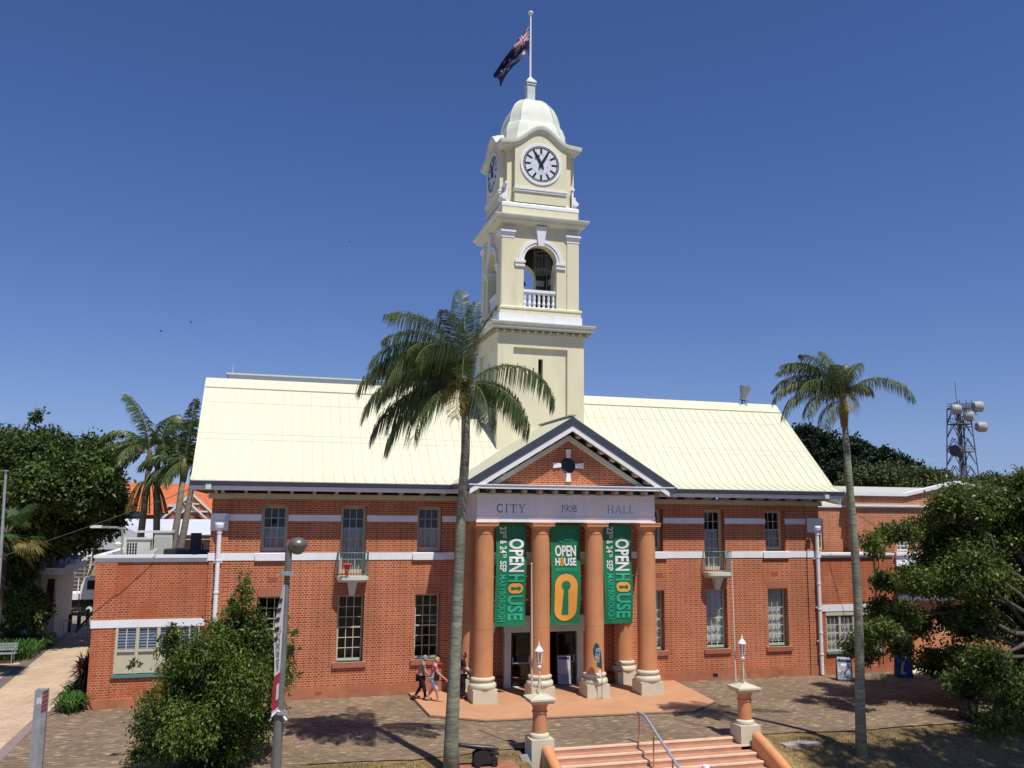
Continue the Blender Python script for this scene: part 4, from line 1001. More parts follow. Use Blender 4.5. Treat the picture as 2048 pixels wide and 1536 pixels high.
# ================================================================ STAIR PEDESTALS WITH LANTERNS
def pedestal(x,y,label):
    r=empty('lantern_pedestal',(x,y,0),label,'pedestal','columned pedestals at the head of the steps')
    b=MB(); b.box(x-.36,x+.36,y-.36,y+.36,-.5,.42); b.build('block',STO,r)
    b=MB(); b.lathe((x,y,.42),[(0,0),(.29,0),(.31,.05),(.29,.11),(.25,.13),(.23,.15),(0,.15)],24,cap=False); b.build('base_ring',STO,r,smooth=True,angle=40)
    b=MB(); b.lathe((x,y,0),[(.225,.56),(.215,1.14),(.245,1.17),(.245,1.20),(.22,1.22),(.22,1.3),(.27,1.40),(.29,1.46)],28); b.build('column',COL,r,smooth=True,angle=40)
    b=MB(); b.box(x-.36,x+.36,y-.36,y+.36,1.46,1.52); b.sqm(x,y,.36,[(0,1.52),(.05,1.55),(.05,1.60),(-.30,1.72),(-.36,1.72)]); b.box(x-.07,x+.07,y-.07,y+.07,1.70,1.74); b.build('cap',STO,r)
    l=MB(); l.tube([(x,y,1.74),(x-.02,y,2.45)],.025,8)
    for a in(0,2.1,4.2): l.tube([(x+.13*math.cos(a),y+.13*math.sin(a),1.72),(x-.02,y,2.25)],.013,5)
    lamp=l.build('lamp_stand',STO,r)
    l=MB(); l.lathe((x-.03,y,2.44),[(0,0),(.06,.02),(.075,.07),(.05,.12),(.04,.15),(.09,.19)],14,cap=False); l.lathe((x-.03,y,2.98),[(.13,-.03),(.14,0),(.09,.08),(.05,.13),(.03,.15),(.035,.19),(.015,.22),(.0,.34)],14,cap=False)
    for i in range(6):
        a=math.pi*i/3; l.tube([(x-.03+.085*math.cos(a),y+.085*math.sin(a),2.62),(x-.03+.12*math.cos(a),y+.12*math.sin(a),2.96)],.009,4)
    lo=l.build('lantern',WH,r,smooth=True,angle=40)
    g=MB(); g.lathe((x-.03,y,2.62),[(.07,0),(.105,.34)],6,cap=False); g.build('lantern_glass',GLC,lo)
    p=MB(); px=x-.20; p.tube([(px,y+.18,1.6),(px-.01,y+.18,3.2),(px-.03,y+.2,5.6)],[.03,.028,.022],8); p.lathe((px-.03,y+.2,5.6),[(.03,0),(.035,.03),(.0,.06)],8,cap=False)
    p.tube([(px+.0,y+.10,1.72),(px+.08,y+.1,1.95),(px+.12,y+.1,1.72)],.012,5); p.build('flag_staff',STO,r)
    return r
pedestal(8.54,-9.25,'left terracotta lantern pedestal at the head of the steps, nearer the black cannon')
pedestal(15.68,-9.15,'right terracotta lantern pedestal at the head of the steps, nearer the tall thin palm')
for x,lb in((8.66,'terracotta rendered stair wall running down from the left pedestal'),(15.83,'terracotta rendered stair wall running down from the right pedestal')):
    b=MB(); P=[(x,-9.6,.12),(x,-9.9,.02),(x,-10.6,-.22),(x,-12,-.75),(x,-15,-1.85)]
    b.tube(P,[.17]*5,18)
    for a,c in zip(P,P[1:]): b.add([(x-.17,a[1],a[2]),(x+.17,a[1],a[2]),(x+.17,c[1],c[2]),(x-.17,c[1],c[2]),(x-.17,a[1],a[2]-2),(x+.17,a[1],a[2]-2),(x+.17,c[1],c[2]-2),(x-.17,c[1],c[2]-2)],[(0,3,7,4),(1,5,6,2)])
    solo(b,'stair_wall',mat('stair_wall_render',(.66,.30,.13),.6,.05,2),lb,'stair wall',group='walls flanking the steps',loc=(x,-12,-1),smooth=True,angle=40)
# handrail
hr=empty('stair_handrail',(12,-10.4,-.3),'grey handrail on terracotta posts running down the middle of the front steps','handrail')
b=MB(); P=[(11.93,-8.95,.93),(12.02,-9.35,.88),(11.98,-10.9,.30),(11.93,-13.5,-.66)]
for a,c in zip(P,P[1:]): b.bar(a,c,.07,.05)
b.build('rail',mat('rail_grey',(.33,.36,.42),.35,.08,4,metal=.2),hr)
for y_ in(-9.03,-10.1,-11.4,-12.6):
    zb=-.37*max(0,-9.1-y_)-.1; zt=.93-.0 if y_>-9.3 else .88+(y_+9.35)*.37
    b=MB(); b.tube([(11.95,y_,zb-.1),(11.95,y_,zt)],.025,8); b.build('post',COL,hr)
# ================================================================ BANNERS
FD={}
def textmesh(b,txt,size,M4,m,xs=.6,bold=.02,align='LEFT',space=1.0):
    cu=bpy.data.curves.new('t','FONT'); cu.body=txt; cu.size=size; cu.offset=bold*size; cu.align_x=align; cu.space_character=space; cu.resolution_u=3
    o=bpy.data.objects.new('t',cu); COLL.objects.link(o); dg=bpy.context.evaluated_depsgraph_get(); me=bpy.data.meshes.new_from_object(o.evaluated_get(dg))
    vs=[M4@Vector((v.co.x*xs,v.co.y,0)) for v in me.vertices]; fs=[tuple(p.vertices) for p in me.polygons]
    wdt=max([v.co.x*xs for v in me.vertices] or [0])
    b.add(vs,fs,m); bpy.data.objects.remove(o); bpy.data.curves.remove(cu); bpy.data.meshes.remove(me); return wdt
BG=mat('banner_green',(.010,.185,.075),.55,.06,1.5); BQ=mat('banner_dark_green',(.02,.24,.14),.55,.05,3); BW=mat('banner_white',(.80,.80,.80),.6,.02,3); BT=mat('banner_teal',(.03,.42,.25),.6,.05,3); BO=mat('banner_orange',(.85,.36,.06),.6,.04,3)
def wave(p,ph):
    x,y,z=p; t=max(0,(4.2-z)/1.4)
    return (x+.02*math.sin(z*1.3+ph),y+.022*math.sin(x*5+z*.9+ph)+.035*math.sin(z*2.1+ph)-.05*t*math.sin(x*3.2+ph*2)*(t if t<1 else 1),z)
def keyhole(b,cx,cz,w,h,rot,y,m1,m2):
    # rounded slot with a keyhole in it, tessellated so that it follows the cloth; rot turns it on its side
    def rows(f,v0,v1,nv,yy,m):
        vs=[]
        for j in range(nv+1):
            v=v0+(v1-v0)*j/nv; hw_=f(v)
            for i in range(7):
                u=hw_*(-1+2*i/6); vs.append((cx+v,yy,cz-u) if rot else (cx+u,yy,cz+v))
        b.add(vs,[(j*7+i,j*7+i+1,(j+1)*7+i+1,(j+1)*7+i) for j in range(nv) for i in range(6)],m)
    # w,h are now along u and v of the slot itself
    r=w/2; L=h/2-r
    f=lambda v: r if abs(v)<=L else math.sqrt(max(0,r*r-(abs(v)-L)**2))
    if not rot: rows(f,-h/2,h/2,44,y,m1); k=.2*w; kz=.25*h; rows(lambda v:math.sqrt(max(0,k*k-(v-kz)**2)),kz-k,kz+k,16,y-.006,m2); rows(lambda v:.09*w+(.16-.09)*w*(kz-v)/(.62*h),-.37*h,kz-k*.7,20,y-.006,m2)
    else:
        # O of the sideways word: long axis across (x), keyhole head at the right
        W,Hh=w,h
        r_=Hh/2; La=W/2-r_; vs=[]
        N_=24
        for k in range(N_+1):
            x_=-W/2+W*k/N_; hw_=r_ if abs(x_)<=La else math.sqrt(max(0,r_*r_-(abs(x_)-La)**2))
            for q_ in(-1,-.5,0,.5,1): vs.append((cx+x_,y,cz+hw_*q_))
        b.add(vs,[(k*5+q_,(k+1)*5+q_,(k+1)*5+q_+1,k*5+q_+1) for k in range(N_) for q_ in range(4)],m1)
        kk=.20*Hh
        b.add([(cx+.22*W+kk*math.cos(2*math.pi*i/16),y-.006,cz+kk*math.sin(2*math.pi*i/16)) for i in range(16)],[tuple(range(16))],m2)
        b.add([(cx-.32*W,y-.006,cz-.16*Hh),(cx+.18*W,y-.006,cz-.08*Hh),(cx+.18*W,y-.006,cz+.08*Hh),(cx-.32*W,y-.006,cz+.16*Hh)],[(0,1,2,3)],m2)
def finish(b,ph):
    b.v=[wave(p,ph) for p in b.v]
def subdiv_cloth(x0,x1,z0,z1,y,ph,m=0):
    b=MB(); nx,nz=14,46
    b.add([(x0+(x1-x0)*i/nx,y,z0+(z1-z0)*j/nz) for j in range(nz+1) for i in range(nx+1)],[(j*(nx+1)+i,j*(nx+1)+i+1,(j+1)*(nx+1)+i+1,(j+1)*(nx+1)+i) for j in range(nz) for i in range(nx)],m)
    finish(b,ph); return b
def splitbig(b,mx=.12):
    return b
def fit(b,txt,x0,x1,z0,z1,yl,m,down=False,bold=.012):
    t=MB(); textmesh(t,txt,1.0,Matrix.Identity(4),m,xs=1,bold=bold)
    xs_=[v[0] for v in t.v]; ys_=[v[1] for v in t.v]; a,c=min(xs_),max(xs_); d,e=min(ys_),max(ys_)
    if down: V=[(x0+(x1-x0)*(v[1]-d)/(e-d),yl,z1-(z1-z0)*(v[0]-a)/(c-a)) for v in t.v]
    else: V=[(x0+(x1-x0)*(v[0]-a)/(c-a),yl,z0+(z1-z0)*(v[1]-d)/(e-d)) for v in t.v]
    b.add(V,t.f,m)
for idx,(cx,ph,lab) in enumerate(((9.61,.4,'tall green open house banner with sideways lettering hanging between the two left portico columns'),(11.90,1.7,'green open house banner with a big orange keyhole hanging between the two middle portico columns'),(14.17,2.9,'tall green open house banner with sideways lettering hanging between the two right portico columns'))):
    y=-2.05; x0,x1=cx-.62,cx+.62; z1,z0=6.74,2.80
    r=empty('banner',(cx,y,6.74),lab,'banner','open house banners between the portico columns')
    b=subdiv_cloth(x0,x1,z0,z1,y,ph); b.build('cloth',BG,r,smooth=True)
    b=MB()
    for z_ in(6.75,2.81): b.tube([(x0-.02,y+.03,z_),(x1+.02,y+.03,z_)],.012,6)
    b.build('rod',BG,r)
    b=MB()
    for k in range(5):
        for sx in(x0-.01,x1+.01): b.tube([(sx,y,6.5-k*.9),(sx+(.07 if sx>cx else -.07),y-.05,6.52-k*.9)],.006,4)
    b.build('ties',WHR,r)
    b=MB(); yl=y-.010
    if idx==1:
        fit(b,'QLD',cx-.44,cx+.44,6.03,6.58,yl,1); fit(b,'OPEN',cx-.44,cx+.44,5.48,5.93,yl,0,bold=.03)
        fit(b,'H',cx-.44,cx-.26,5.12,5.43,yl,0,bold=.03); fit(b,'USE',cx-.07,cx+.44,5.115,5.435,yl,0,bold=.03)
        keyhole(b,cx-.165,5.275,.16,.34,False,yl,3,4)
        fit(b,'MARYBOROUGH',cx-.44,cx+.44,4.89,5.03,yl,2)
        keyhole(b,cx+.0,3.87,.95,1.86,False,yl,3,4)
    else:
        a,c=cx-.10,cx+.52
        fit(b,'QLD',a,c,6.24,6.67,yl,1,True); fit(b,'OPEN',a,c,4.89,6.18,yl,0,True,.03)
        fit(b,'H',a,c,4.50,4.80,yl,2,True,.03); fit(b,'USE',a,c,3.02,4.00,yl,2,True,.03)
        keyhole(b,cx+.21,4.25,.60,.40,True,yl,3,4)
        a,c=cx-.47,cx-.20
        fit(b,'23',a,c,6.38,6.66,yl,0,True,.02); fit(b,'RD',a+.12,c,6.20,6.35,yl,0,True,.02); fit(b,'&',a,c,5.98,6.12,yl,0,True,.02); fit(b,'24',a,c,5.62,5.90,yl,0,True,.02); fit(b,'TH',a+.12,c,5.45,5.59,yl,0,True,.02); fit(b,'SEP',a,c,4.90,5.32,yl,0,True,.02)
        fit(b,'MARYBOROUGH',a,c,2.98,4.78,yl,2,True)
    finish(b,ph); b.v=[(p[0],p[1]-.012,p[2]) for p in b.v]
    b.build('lettering',[BW,BQ,BT,BO,BG],r)
# ================================================================ VEGETATION
BL_RT = [(26.36,-7.14,7.78,0.75),(27.77,-6.16,8.01,0.62),(28.48,-6.72,7.81,0.92),(30.63,-5.97,7.84,1.02),(31.25,-5.9,8.85,0.38),(30.43,-7.69,8.33,1.21),(21.98,-7.86,6.3,0.37),(24.78,-5.22,6.49,0.49),(22.69,-7.07,5.94,0.31),(24.04,-7.15,6.66,0.43),(26.88,-4.71,6.74,0.53),(26.93,-6.4,6.39,1.11),(29.41,-5.22,6.25,1.32),(30.06,-6.38,6.09,1.14),(26.72,-5.85,5.27,0.98),(26.49,-7.42,5.08,1.27),(29.69,-5.87,4.84,1.35),(30.2,-5.12,3.75,1.06),(30.43,-6.23,4.25,0.93),(24.11,-5.53,4.68,0.4),(24.71,-5.75,4.59,0.52),(23.91,-7.7,4.84,0.57),(26.64,-5.47,4.54,0.72),(22.44,-6.01,2.23,0.47),(22.27,-6.94,2.73,0.53),(22.38,-7.8,3.02,0.52),(24.58,-5.13,3.29,0.65),(24.41,-6.39,3.4,0.63),(25.75,-5.6,2.85,0.52),(24.47,-5.09,3.6,0.45),(24.73,-5.61,2.1,0.44),(23.75,-4.95,1.64,0.36),(26.25,-6.64,3.38,0.51),(28.37,-5.34,2.69,0.7),(28.3,-6.48,2.93,0.68),(26.83,-4.91,1.33,0.58),(27.61,-5.09,1.27,0.74),(26.42,-7.59,1.81,0.73),(25.2,-9.6,2.2,0.6),(29.16,-7.21,1.47,0.59),(25.14,-8.41,1.1,0.59),(25.3,-9.9,1.6,0.5),(26.51,-9.49,0.72,0.68),(24.35,-10.54,0.38,0.51),(25.48,-9.88,-0.25,0.63),(32.07,-6.67,5.89,1.87),(31.64,-6.78,2.88,1.84),(28.6,-9.2,1.2,.95)]
BL_BU = [(-0.41,-8.45,5.35,0.16),(-0.41,-7.87,4.91,0.24),(-0.49,-8.27,4.51,0.36),(-0.18,-7.83,4.02,0.48),(-0.67,-7.96,3.76,0.54),(0.07,-7.72,3.27,0.63),(-0.98,-8.29,3.24,0.73),(-1.54,-9.21,3.19,0.62),(-2.27,-7.95,3.7,0.29),(-2.33,-7.76,3.28,0.38),(-2.0,-7.87,2.57,0.64),(0.72,-8.48,3.29,0.38),(-1.06,-8.22,2.17,0.96),(-0.22,-9.12,2.37,0.85),(0.55,-8.0,2.35,0.54),(-2.38,-8.47,1.87,0.57),(-2.62,-8.99,1.38,0.5),(-1.62,-9.39,1.48,0.86),(-0.72,-7.96,0.84,0.94),(0.11,-7.72,1.17,0.66),(-2.36,-9.34,0.86,0.55),(-1.38,-8.06,0.35,0.72),(-0.4,-8.76,0.47,0.43),(0.87,-9.23,4.16,0.13),(1.04,-8.97,3.74,0.13),(1.17,-8.12,3.07,0.12),(-3.3,-7.93,2.77,0.14),(-2.97,-9.42,0.66,0.22)]
BL_LT = [(-13.7,18.46,10.93,1.06),(-12.16,16.18,10.67,1.07),(-12.01,18.87,11.73,0.51),(-10.68,17.32,10.8,0.83),(-9.8,19.52,10.99,0.99),(-8.99,19.92,10.75,0.71),(-7.62,18.02,7.68,0.4),(-12.26,19.99,9.21,1.9),(-9.78,17.24,9.16,1.55),(-12.73,16.31,8.53,1.47),(-8.83,18.4,9.22,0.85),(-8.09,16.13,7.52,0.71),(-7.67,16.79,7.26,0.61),(-9.94,17.63,6.96,1.66),(-8.76,18.44,6.41,0.96),(-10.91,16.62,6.03,1.48),(-12.2,16.17,4.9,1.1),(-10.9,19.0,4.9,0.55),(-13.02,17.26,6.27,1.35),(-15.52,19.83,10.41,1.98),(-15.41,19.59,7.04,2.23),(-14.1,17.51,4.15,1.87),(-13.3,17.2,3.4,1.1),(-10.2,18.0,5.6,0.5)]
BL_SH = [(-12.01,15.29,2.75,0.98),(-11.01,15.19,2.11,0.77),(-12.34,15.12,1.65,0.77),(-11.2,15.24,1.48,0.64),(-11.3,15.88,2.6,0.37)]
BG1 = [(68.81,64.03,16.82,1.71),(67.38,63.72,14.59,2.22),(71.28,64.88,16.09,1.74),(70.96,62.95,13.99,2.23),(73.88,63.2,15.39,1.72),(71.82,65.91,12.15,3.02),(76.12,64.08,15.84,1.47),(76.72,64.19,13.85,2.28)]
BG2 = [(75.52,58.05,13.85,1.65),(79.45,59.66,13.19,1.56),(75.74,60.32,12.68,2.2),(69.89,58.08,11.53,2.5),(81.63,60.46,12.48,1.31)]
BG3 = [(68.5,52.53,11.04,1.77),(69.49,50.24,11.57,1.39),(73.41,52.51,11.13,1.68),(76.46,51.87,11.47,1.44),(76.05,52.72,10.58,1.69),(78.21,51.41,11.19,1.2),(66.63,52.83,10.43,1.18)]
BG4 = [(76.84,48.71,10.91,0.82),(73.15,46.57,10.39,0.68),(77.39,46.68,10.47,1.03),(81.28,48.53,10.75,0.94),(83.96,49.39,11.05,1.08),(83.61,47.25,10.41,1.17),(87.93,47.87,10.67,1.55)]
LF=leafmat('fig_leaf',(.026,.050,.010),(.17,.22,.045),.42,.3)
LF2=leafmat('bush_leaf',(.018,.042,.010),(.17,.23,.035),.42,.3)
LF3=leafmat('dark_leaf',(.018,.040,.010),(.12,.17,.034),.45,.2)
LFD=leafmat('conifer_leaf',(.008,.018,.008),(.026,.05,.018),.6,.1)
LFO=leafmat('olive_leaf',(.05,.07,.022),(.13,.16,.055),.6,.2)
LFP=leafmat('palm_leaf',(.020,.046,.014),(.16,.20,.07),.35,.25)
LFP2=leafmat('pale_palm_leaf',(.04,.07,.03),(.19,.22,.09),.35,.3)
LFY=leafmat('dry_frond',(.10,.10,.02),(.34,.27,.09),.5,.3)
LFG=leafmat('strappy_leaf',(.02,.06,.012),(.10,.20,.04),.4,.25)
LFR=leafmat('red_cordyline_leaf',(.02,.012,.010),(.10,.035,.022),.4,.2)
BARK=mat('bark',(.085,.07,.055),.9,.3,8,bump=.8,dirt=((.19,.175,.15),4,.5))
def leaves(blobs,dens,size,aspect=.45,clump=.35,droop=.2,shell=.55,zs=.85):
    """leaf faces in clumps through the blob volumes"""
    V=[];cnt=0
    for (x,y,z,r) in blobs:
        nc=max(3,int(dens*r*r*r**.3))
        nl=14
        d=rng.normal(size=(nc,3)); d/=np.linalg.norm(d,axis=1)[:,None]
        rad=r*(shell+(1.08-shell)*rng.random(nc)**.6)
        ph=rng.random(3)*6.28
        rad=rad*(1+.22*np.sin(3.1*d[:,0]+ph[0])*np.cos(2.7*d[:,2]+ph[1])+.20*np.sin(7*d[:,1]+6*d[:,2]+ph[2])+.12*rng.normal(size=nc))
        cc=np.array([x,y,z])+d*rad[:,None]*np.array([1.08,1.08,zs])
        off=rng.normal(size=(nc,nl,3))*clump*min(r,.8)*.33
        p=(cc[:,None,:]+off).reshape(-1,3)
        out=np.repeat(d,nl,axis=0)
        k=len(p)
        ax=rng.normal(size=(k,3))+out*.5; ax[:,2]-=droop*2; ax/=np.linalg.norm(ax,axis=1)[:,None]
        nr=rng.normal(size=(k,3))*.7+out*.4+np.array([0,0,.9]); sd=np.cross(ax,nr); sd/=np.linalg.norm(sd,axis=1)[:,None]+1e-9
        nn=np.cross(sd,ax)
        s_=size*(.6+.8*rng.random(k))[:,None]
        a=p; b_=p+ax*s_*.5+sd*s_*aspect*.5+nn*s_*.08; c=p+ax*s_; d_=p+ax*s_*.5-sd*s_*aspect*.5+nn*s_*.08
        V.append(np.stack([a,b_,c,d_],axis=1).reshape(-1,3))
    return np.concatenate(V)
def quadmesh(name,V,m,parent):
    off=woff(parent) if parent else Vector((0,0,0))
    V=V-np.array(off); n=len(V)//4
    me=bpy.data.meshes.new(name); me.vertices.add(len(V)); me.vertices.foreach_set('co',V.astype(np.float32).ravel())
    me.loops.add(n*4); me.loops.foreach_set('vertex_index',np.arange(n*4,dtype=np.int32))
    me.polygons.add(n); me.polygons.foreach_set('loop_start',np.arange(0,n*4,4,dtype=np.int32)); me.polygons.foreach_set('loop_total',np.full(n,4,dtype=np.int32))
    me.update(calc_edges=True); me.materials.append(m)
    o=bpy.data.objects.new(name,me); COLL.objects.link(o)
    if parent: o.parent=parent
    return o
def limb(b,p0,p1,r0,r1,wig=.12,n=7):
    p0=Vector(p0);p1=Vector(p1); L=(p1-p0).length
    P=[];RR=[]
    for i in range(n):
        t=i/(n-1); q=p0.lerp(p1,t)+Vector((random.uniform(-1,1),random.uniform(-1,1),random.uniform(-.6,.6)))*wig*L*.35*math.sin(math.pi*t)
        q.z+=L*.06*math.sin(math.pi*t); P.append(q); RR.append(r0+(r1-r0)*t)
    b.tube(P,RR,8); return P
def tree(name,label,cat,base,blobs,dens,size,m,trunk,group=None,limbs=12,bark=None,tr=.25,hub=None,**k):
    r=empty(name,base,label,cat,group)
    quadmesh('crown',leaves(blobs,dens,size,**k),m,r)
    b=MB(); hub=Vector(hub or trunk)
    P=limb(b,base,trunk,tr,tr*.7,.1)
    bl=sorted(blobs,key=lambda q:-q[3])[:limbs]
    for (x,y,z,rr) in bl:
        t=random.choice(P[3:]); limb(b,t,(x,y,z),tr*.42,.035,.2)
    b.build('trunk',bark or BARK,r,smooth=True)
    return r
tree('fig_tree','large spreading dark green tree with pale bare limbs at the right edge','tree',(31.5,-9.2,-.1),[(x,y,z,r*(.96 if r>.5 else 1.0)) for x,y,z,r in BL_RT]+[(x+random.gauss(0,1)*r*.7,y+random.gauss(0,1)*r*.5,z+random.gauss(0,1)*r*.6,r*random.uniform(.28,.45)) for x,y,z,r in BL_RT if x>26 and z>1.6 for _ in range(2)],430,.15,LF,(30.3,-7.8,2.2),limbs=30,tr=.34,aspect=.5,clump=.62,shell=.35,zs=.72)
tree('bushy_tree','dense bushy young tree in front of the left half of the city hall','tree',(-1.2,-8.5,0),BL_BU,470,.12,LF2,(-.9,-8.4,1.6),limbs=14,tr=.10,aspect=.42,clump=.5,shell=.4,droop=.35)
BL_LT=[(x,y,z-(.45 if z>8 else 0),r) for x,y,z,r in BL_LT]+[(-9,13,7.8,1.1),(-8.1,12.6,8.5,.85),(-9.8,13.5,9,1.2),(-8.4,14,9.4,.8),(-10.8,12.5,8.2,1.2)]
tree('shade_tree','tall dark shade tree behind the fan palm at the left edge','tree',(-12.3,16.5,0),[q for q in BL_LT]+[(x+random.gauss(0,1)*r*.75,y,z+random.gauss(0,1)*r*.7,r*random.uniform(.22,.4)) for x,y,z,r in BL_LT if z>5.5 for _ in range(3)],170,.24,LF3,(-11.8,17,5),limbs=12,tr=.4,aspect=.5,clump=.8,shell=.4,zs=.8)
tree('dark_shrub','dark shrubs in deep shade below the tall left hand tree','shrub',(-11.3,15.2,0),BL_SH,120,.25,LF3,(-11.2,15.2,1),limbs=3,tr=.05,aspect=.4)
for (bl,nm,lb,m,sz,dn) in((BG1,'pine_tree','tallest dark green tree on the skyline right of the hall roof',LFD,.42,130),(BG2,'pine_tree','lower dark green tree sloping down to the right behind the annex roof',LFD,.42,135),(BG3,'olive_tree','pale olive green tree just above the annex roof behind the thin palm',LFO,.32,150),(BG4,'olive_tree','row of low olive green crowns below the telecommunications mast',LFO,.3,170)):
    c=np.array(bl).mean(axis=0); tree(nm,lb,'tree',(c[0],c[1],0),bl,dn,sz,m,(c[0],c[1],c[2]-1.5),group='trees on the skyline behind the annex',limbs=4,tr=.5,aspect=.6,clump=1.0,shell=.6,droop=0)
# street tree out of the frame to the right; its shade lies on the dry grass
ST=[(x,y,z,r) for x,y,z,r in((21.6,-20.3,19.5,1.3),(23.0,-20.8,19,1.6),(24.8,-20.5,18.5,1.7),(26.6,-20.8,18,1.8),(28.4,-20.6,17.6,1.9),(25.0,-19.0,17.0,1.2),(27.5,-18.6,15.5,1.5),(29.6,-19,15,1.8),(31,-21,17,2.2),(30,-17.2,12.5,1.5),(24.0,-22.0,20,1.2))]
tree('street_tree','tall street tree standing just outside the right edge','tree',(32,-19.5,-2.6),ST,26,.32,LF3,(31,-19.6,9),limbs=11,tr=.45,aspect=.5,clump=.8,shell=.4)
# ---- palms
def frond(L,D,base,az,el0,el1,length,leaf,hang,n=60,w=.035,tilt=0,spread=1.0,rw=.022):
    """feather frond: arching rachis tube and two rows of leaflets"""
    p=Vector(base); d=[];P=[p.copy()]; N=26
    for i in range(N):
        t=i/(N-1); e=R(el0+(el1-el0)*t**1.15); v=Vector((math.cos(az)*math.cos(e),math.sin(az)*math.cos(e),math.sin(e)))
        p=p+v*(length/N); P.append(p.copy()); d.append(v)
    D.tube(P,[rw*(1-.8*i/N) for i in range(N+1)],5)
    for i in range(n):
        t=.08+.92*(i+random.random()*.5)/n; q=t*N; k=min(int(q),N-1); pos=P[k].lerp(P[k+1],q-k); v=d[k]
        sdv=v.cross(Vector((0,0,1))); sdv=sdv.normalized() if sdv.length>.05 else Vector((-math.sin(az),math.cos(az),0))
        uu=sdv.cross(v).normalized()
        ll=leaf*(.55+.6*math.sin(math.pi*min(1,t*.9+.12)))*random.uniform(.8,1.12)
        if t>.93: ll*=.7
        for s_ in(-1,1):
            dr=(sdv*s_*spread*random.uniform(.6,1.1)+v*random.uniform(.5,.9)+uu*random.uniform(-.1,.35)).normalized()
            g=Vector((-.18 if hang>.7 else -.05,0,-1))
            if random.random()<.04: continue
            a=pos; b1=a+dr*ll*.4+g*ll*hang*.12; b2=b1+(dr*(1-hang)+g*hang).normalized()*ll*.35; b3=b2+(dr*(1-hang)*.5+g*hang*1.4).normalized()*ll*.3
            wv=v.cross(dr).normalized().cross(dr).normalized()*w*.5
            wv=(v*.8+uu*.3).normalized()*w*.5
            L.append([a-wv*.5,a+wv*.5,b1+wv,b1-wv]); L.append([b1-wv,b1+wv,b2+wv*.8,b2-wv*.8]); L.append([b2-wv*.8,b2+wv*.8,b3+wv*.1,b3-wv*.1])
def palmtree(name,label,base,pts,rad,top,fr,leafm=None,group=None,dry=(),barkm=None,leaf=.62,hang=.75,w=.035,sp=1.0,n=60):
    r=empty(name,base,label,'palm',group)
    b=MB(); b.tube(pts,rad,14)
    b.build('trunk',barkm,r,smooth=True)
    b=MB(); b.tube([Vector(top)+Vector((0,0,-.9)),Vector(top)+Vector((0,0,-.3)),Vector(top)+Vector((0,0,.3))],[rad[-1]*1.15,rad[-1]*1.6,.05],10); b.build('crown_shaft',mat('palm_sheath',(.16,.13,.06),.8,.3,8),r,smooth=True)
    for i,f in enumerate(fr):
        L=[];D=MB(); az,e0,e1,ln=f[:4]; off=Vector((.05*math.cos(az),.05*math.sin(az),random.uniform(-.1,.15)))
        frond(L,D,Vector(top)+off,az,e0,e1,ln,leaf*(f[4] if len(f)>4 else 1),hang,w=w,spread=sp,n=n)
        V=np.array([[tuple(v) for v in q] for q in L]).reshape(-1,3)
        o=quadmesh('frond',V,LFY if i in dry else (leafm or LFP),r); D.build('frond_stem',mat('frond_stem_green',(.16,.17,.05),.5,.2,5),o)
    return r
PB=mat('palm_bark',(.20,.205,.145),.85,.35,4,bump=.7,stretch=(1,1,5),var2=.25,scale2=1.2,dirt=((.36,.37,.32),1.3,.8))
def A(deg): return R(deg)-R(15.76)   # 0 = to the right in the picture plane, 90 = away
random.seed(12)
# big palm: azimuth, start elevation, end elevation, length
F1=[(A(3),50,-82,3.5),(A(178),50,-66,3.9),(A(168),72,-52,3.9),(A(190),30,-76,3.7),(A(172),82,-30,3.5),(A(100),89,35,3.9),(A(200),86,-15,3.6),(A(240),70,-60,3.3),(A(150),62,-66,3.3),(A(183),8,-76,3.5),(A(195),-8,-80,3.2),(A(225),-8,-84,2.8),(A(265),10,-86,2.5),(A(300),-5,-88,2.2),(A(345),5,-88,2.7),(A(20),18,-90,2.4),(A(80),86,40,3.3),(A(250),84,15,2.8),(A(215),60,-72,3.3),(A(130),44,-72,3.1),(A(160),18,-78,3.1),(A(20),88,50,2.9),(A(182),66,-70,3.6),(A(195),45,-80,3.3),(A(225),78,-45,3.0),(A(100),78,-60,2.6),(A(270),60,-80,2.2),(A(160),80,-62,3.4)]
palmtree('queen_palm','largest palm with wind swept drooping fronds in front of the clock tower base',(5.57,-10.3,-.1),[(5.57,-10.3,-.3),(5.55,-10.3,.6),(5.60,-10.3,2.5),(5.66,-10.3,4.7),(5.72,-10.3,7),(5.82,-10.3,9.1),(5.80,-10.3,10.6)],[.26,.21,.18,.165,.148,.135,.125],(5.78,-10.3,11.0),F1,barkm=PB,dry=(12,),leaf=.95,hang=.9,w=.026,n=112)
F2=[(A(2),52,-66,2.9),(A(180),48,-66,2.8),(A(170),74,-30,2.7),(A(190),30,-78,2.7),(A(120),86,40,1.9),(A(195),82,0,2.3),(A(150),64,-46,2.4),(A(260),20,-82,1.5),(A(220),-5,-82,1.7),(A(175),64,-52,2.8),(A(60),80,30,1.5),(A(240),75,-10,1.9),(A(205),22,-78,2.0),(A(300),70,-60,1.3),(A(30),84,20,1.6),(A(185),70,-20,2.6),(A(200),60,-60,2.2),(A(165),82,-5,2.3)]
palmtree('queen_palm','slender leaning palm with thin grey trunk in front of the right end of the hall',(18.75,-10.96,-.3),[(18.75,-10.96,-.6),(18.78,-10.96,1),(18.86,-10.96,3),(18.88,-10.96,4.6),(18.85,-10.96,6.5),(18.76,-10.96,8.4),(18.68,-10.96,10.5)],[.19,.16,.145,.14,.13,.115,.10],(18.67,-10.96,11.08),F2,leafm=LFP2,barkm=PB,dry=(7,),leaf=.60,hang=.68,w=.026,n=80)
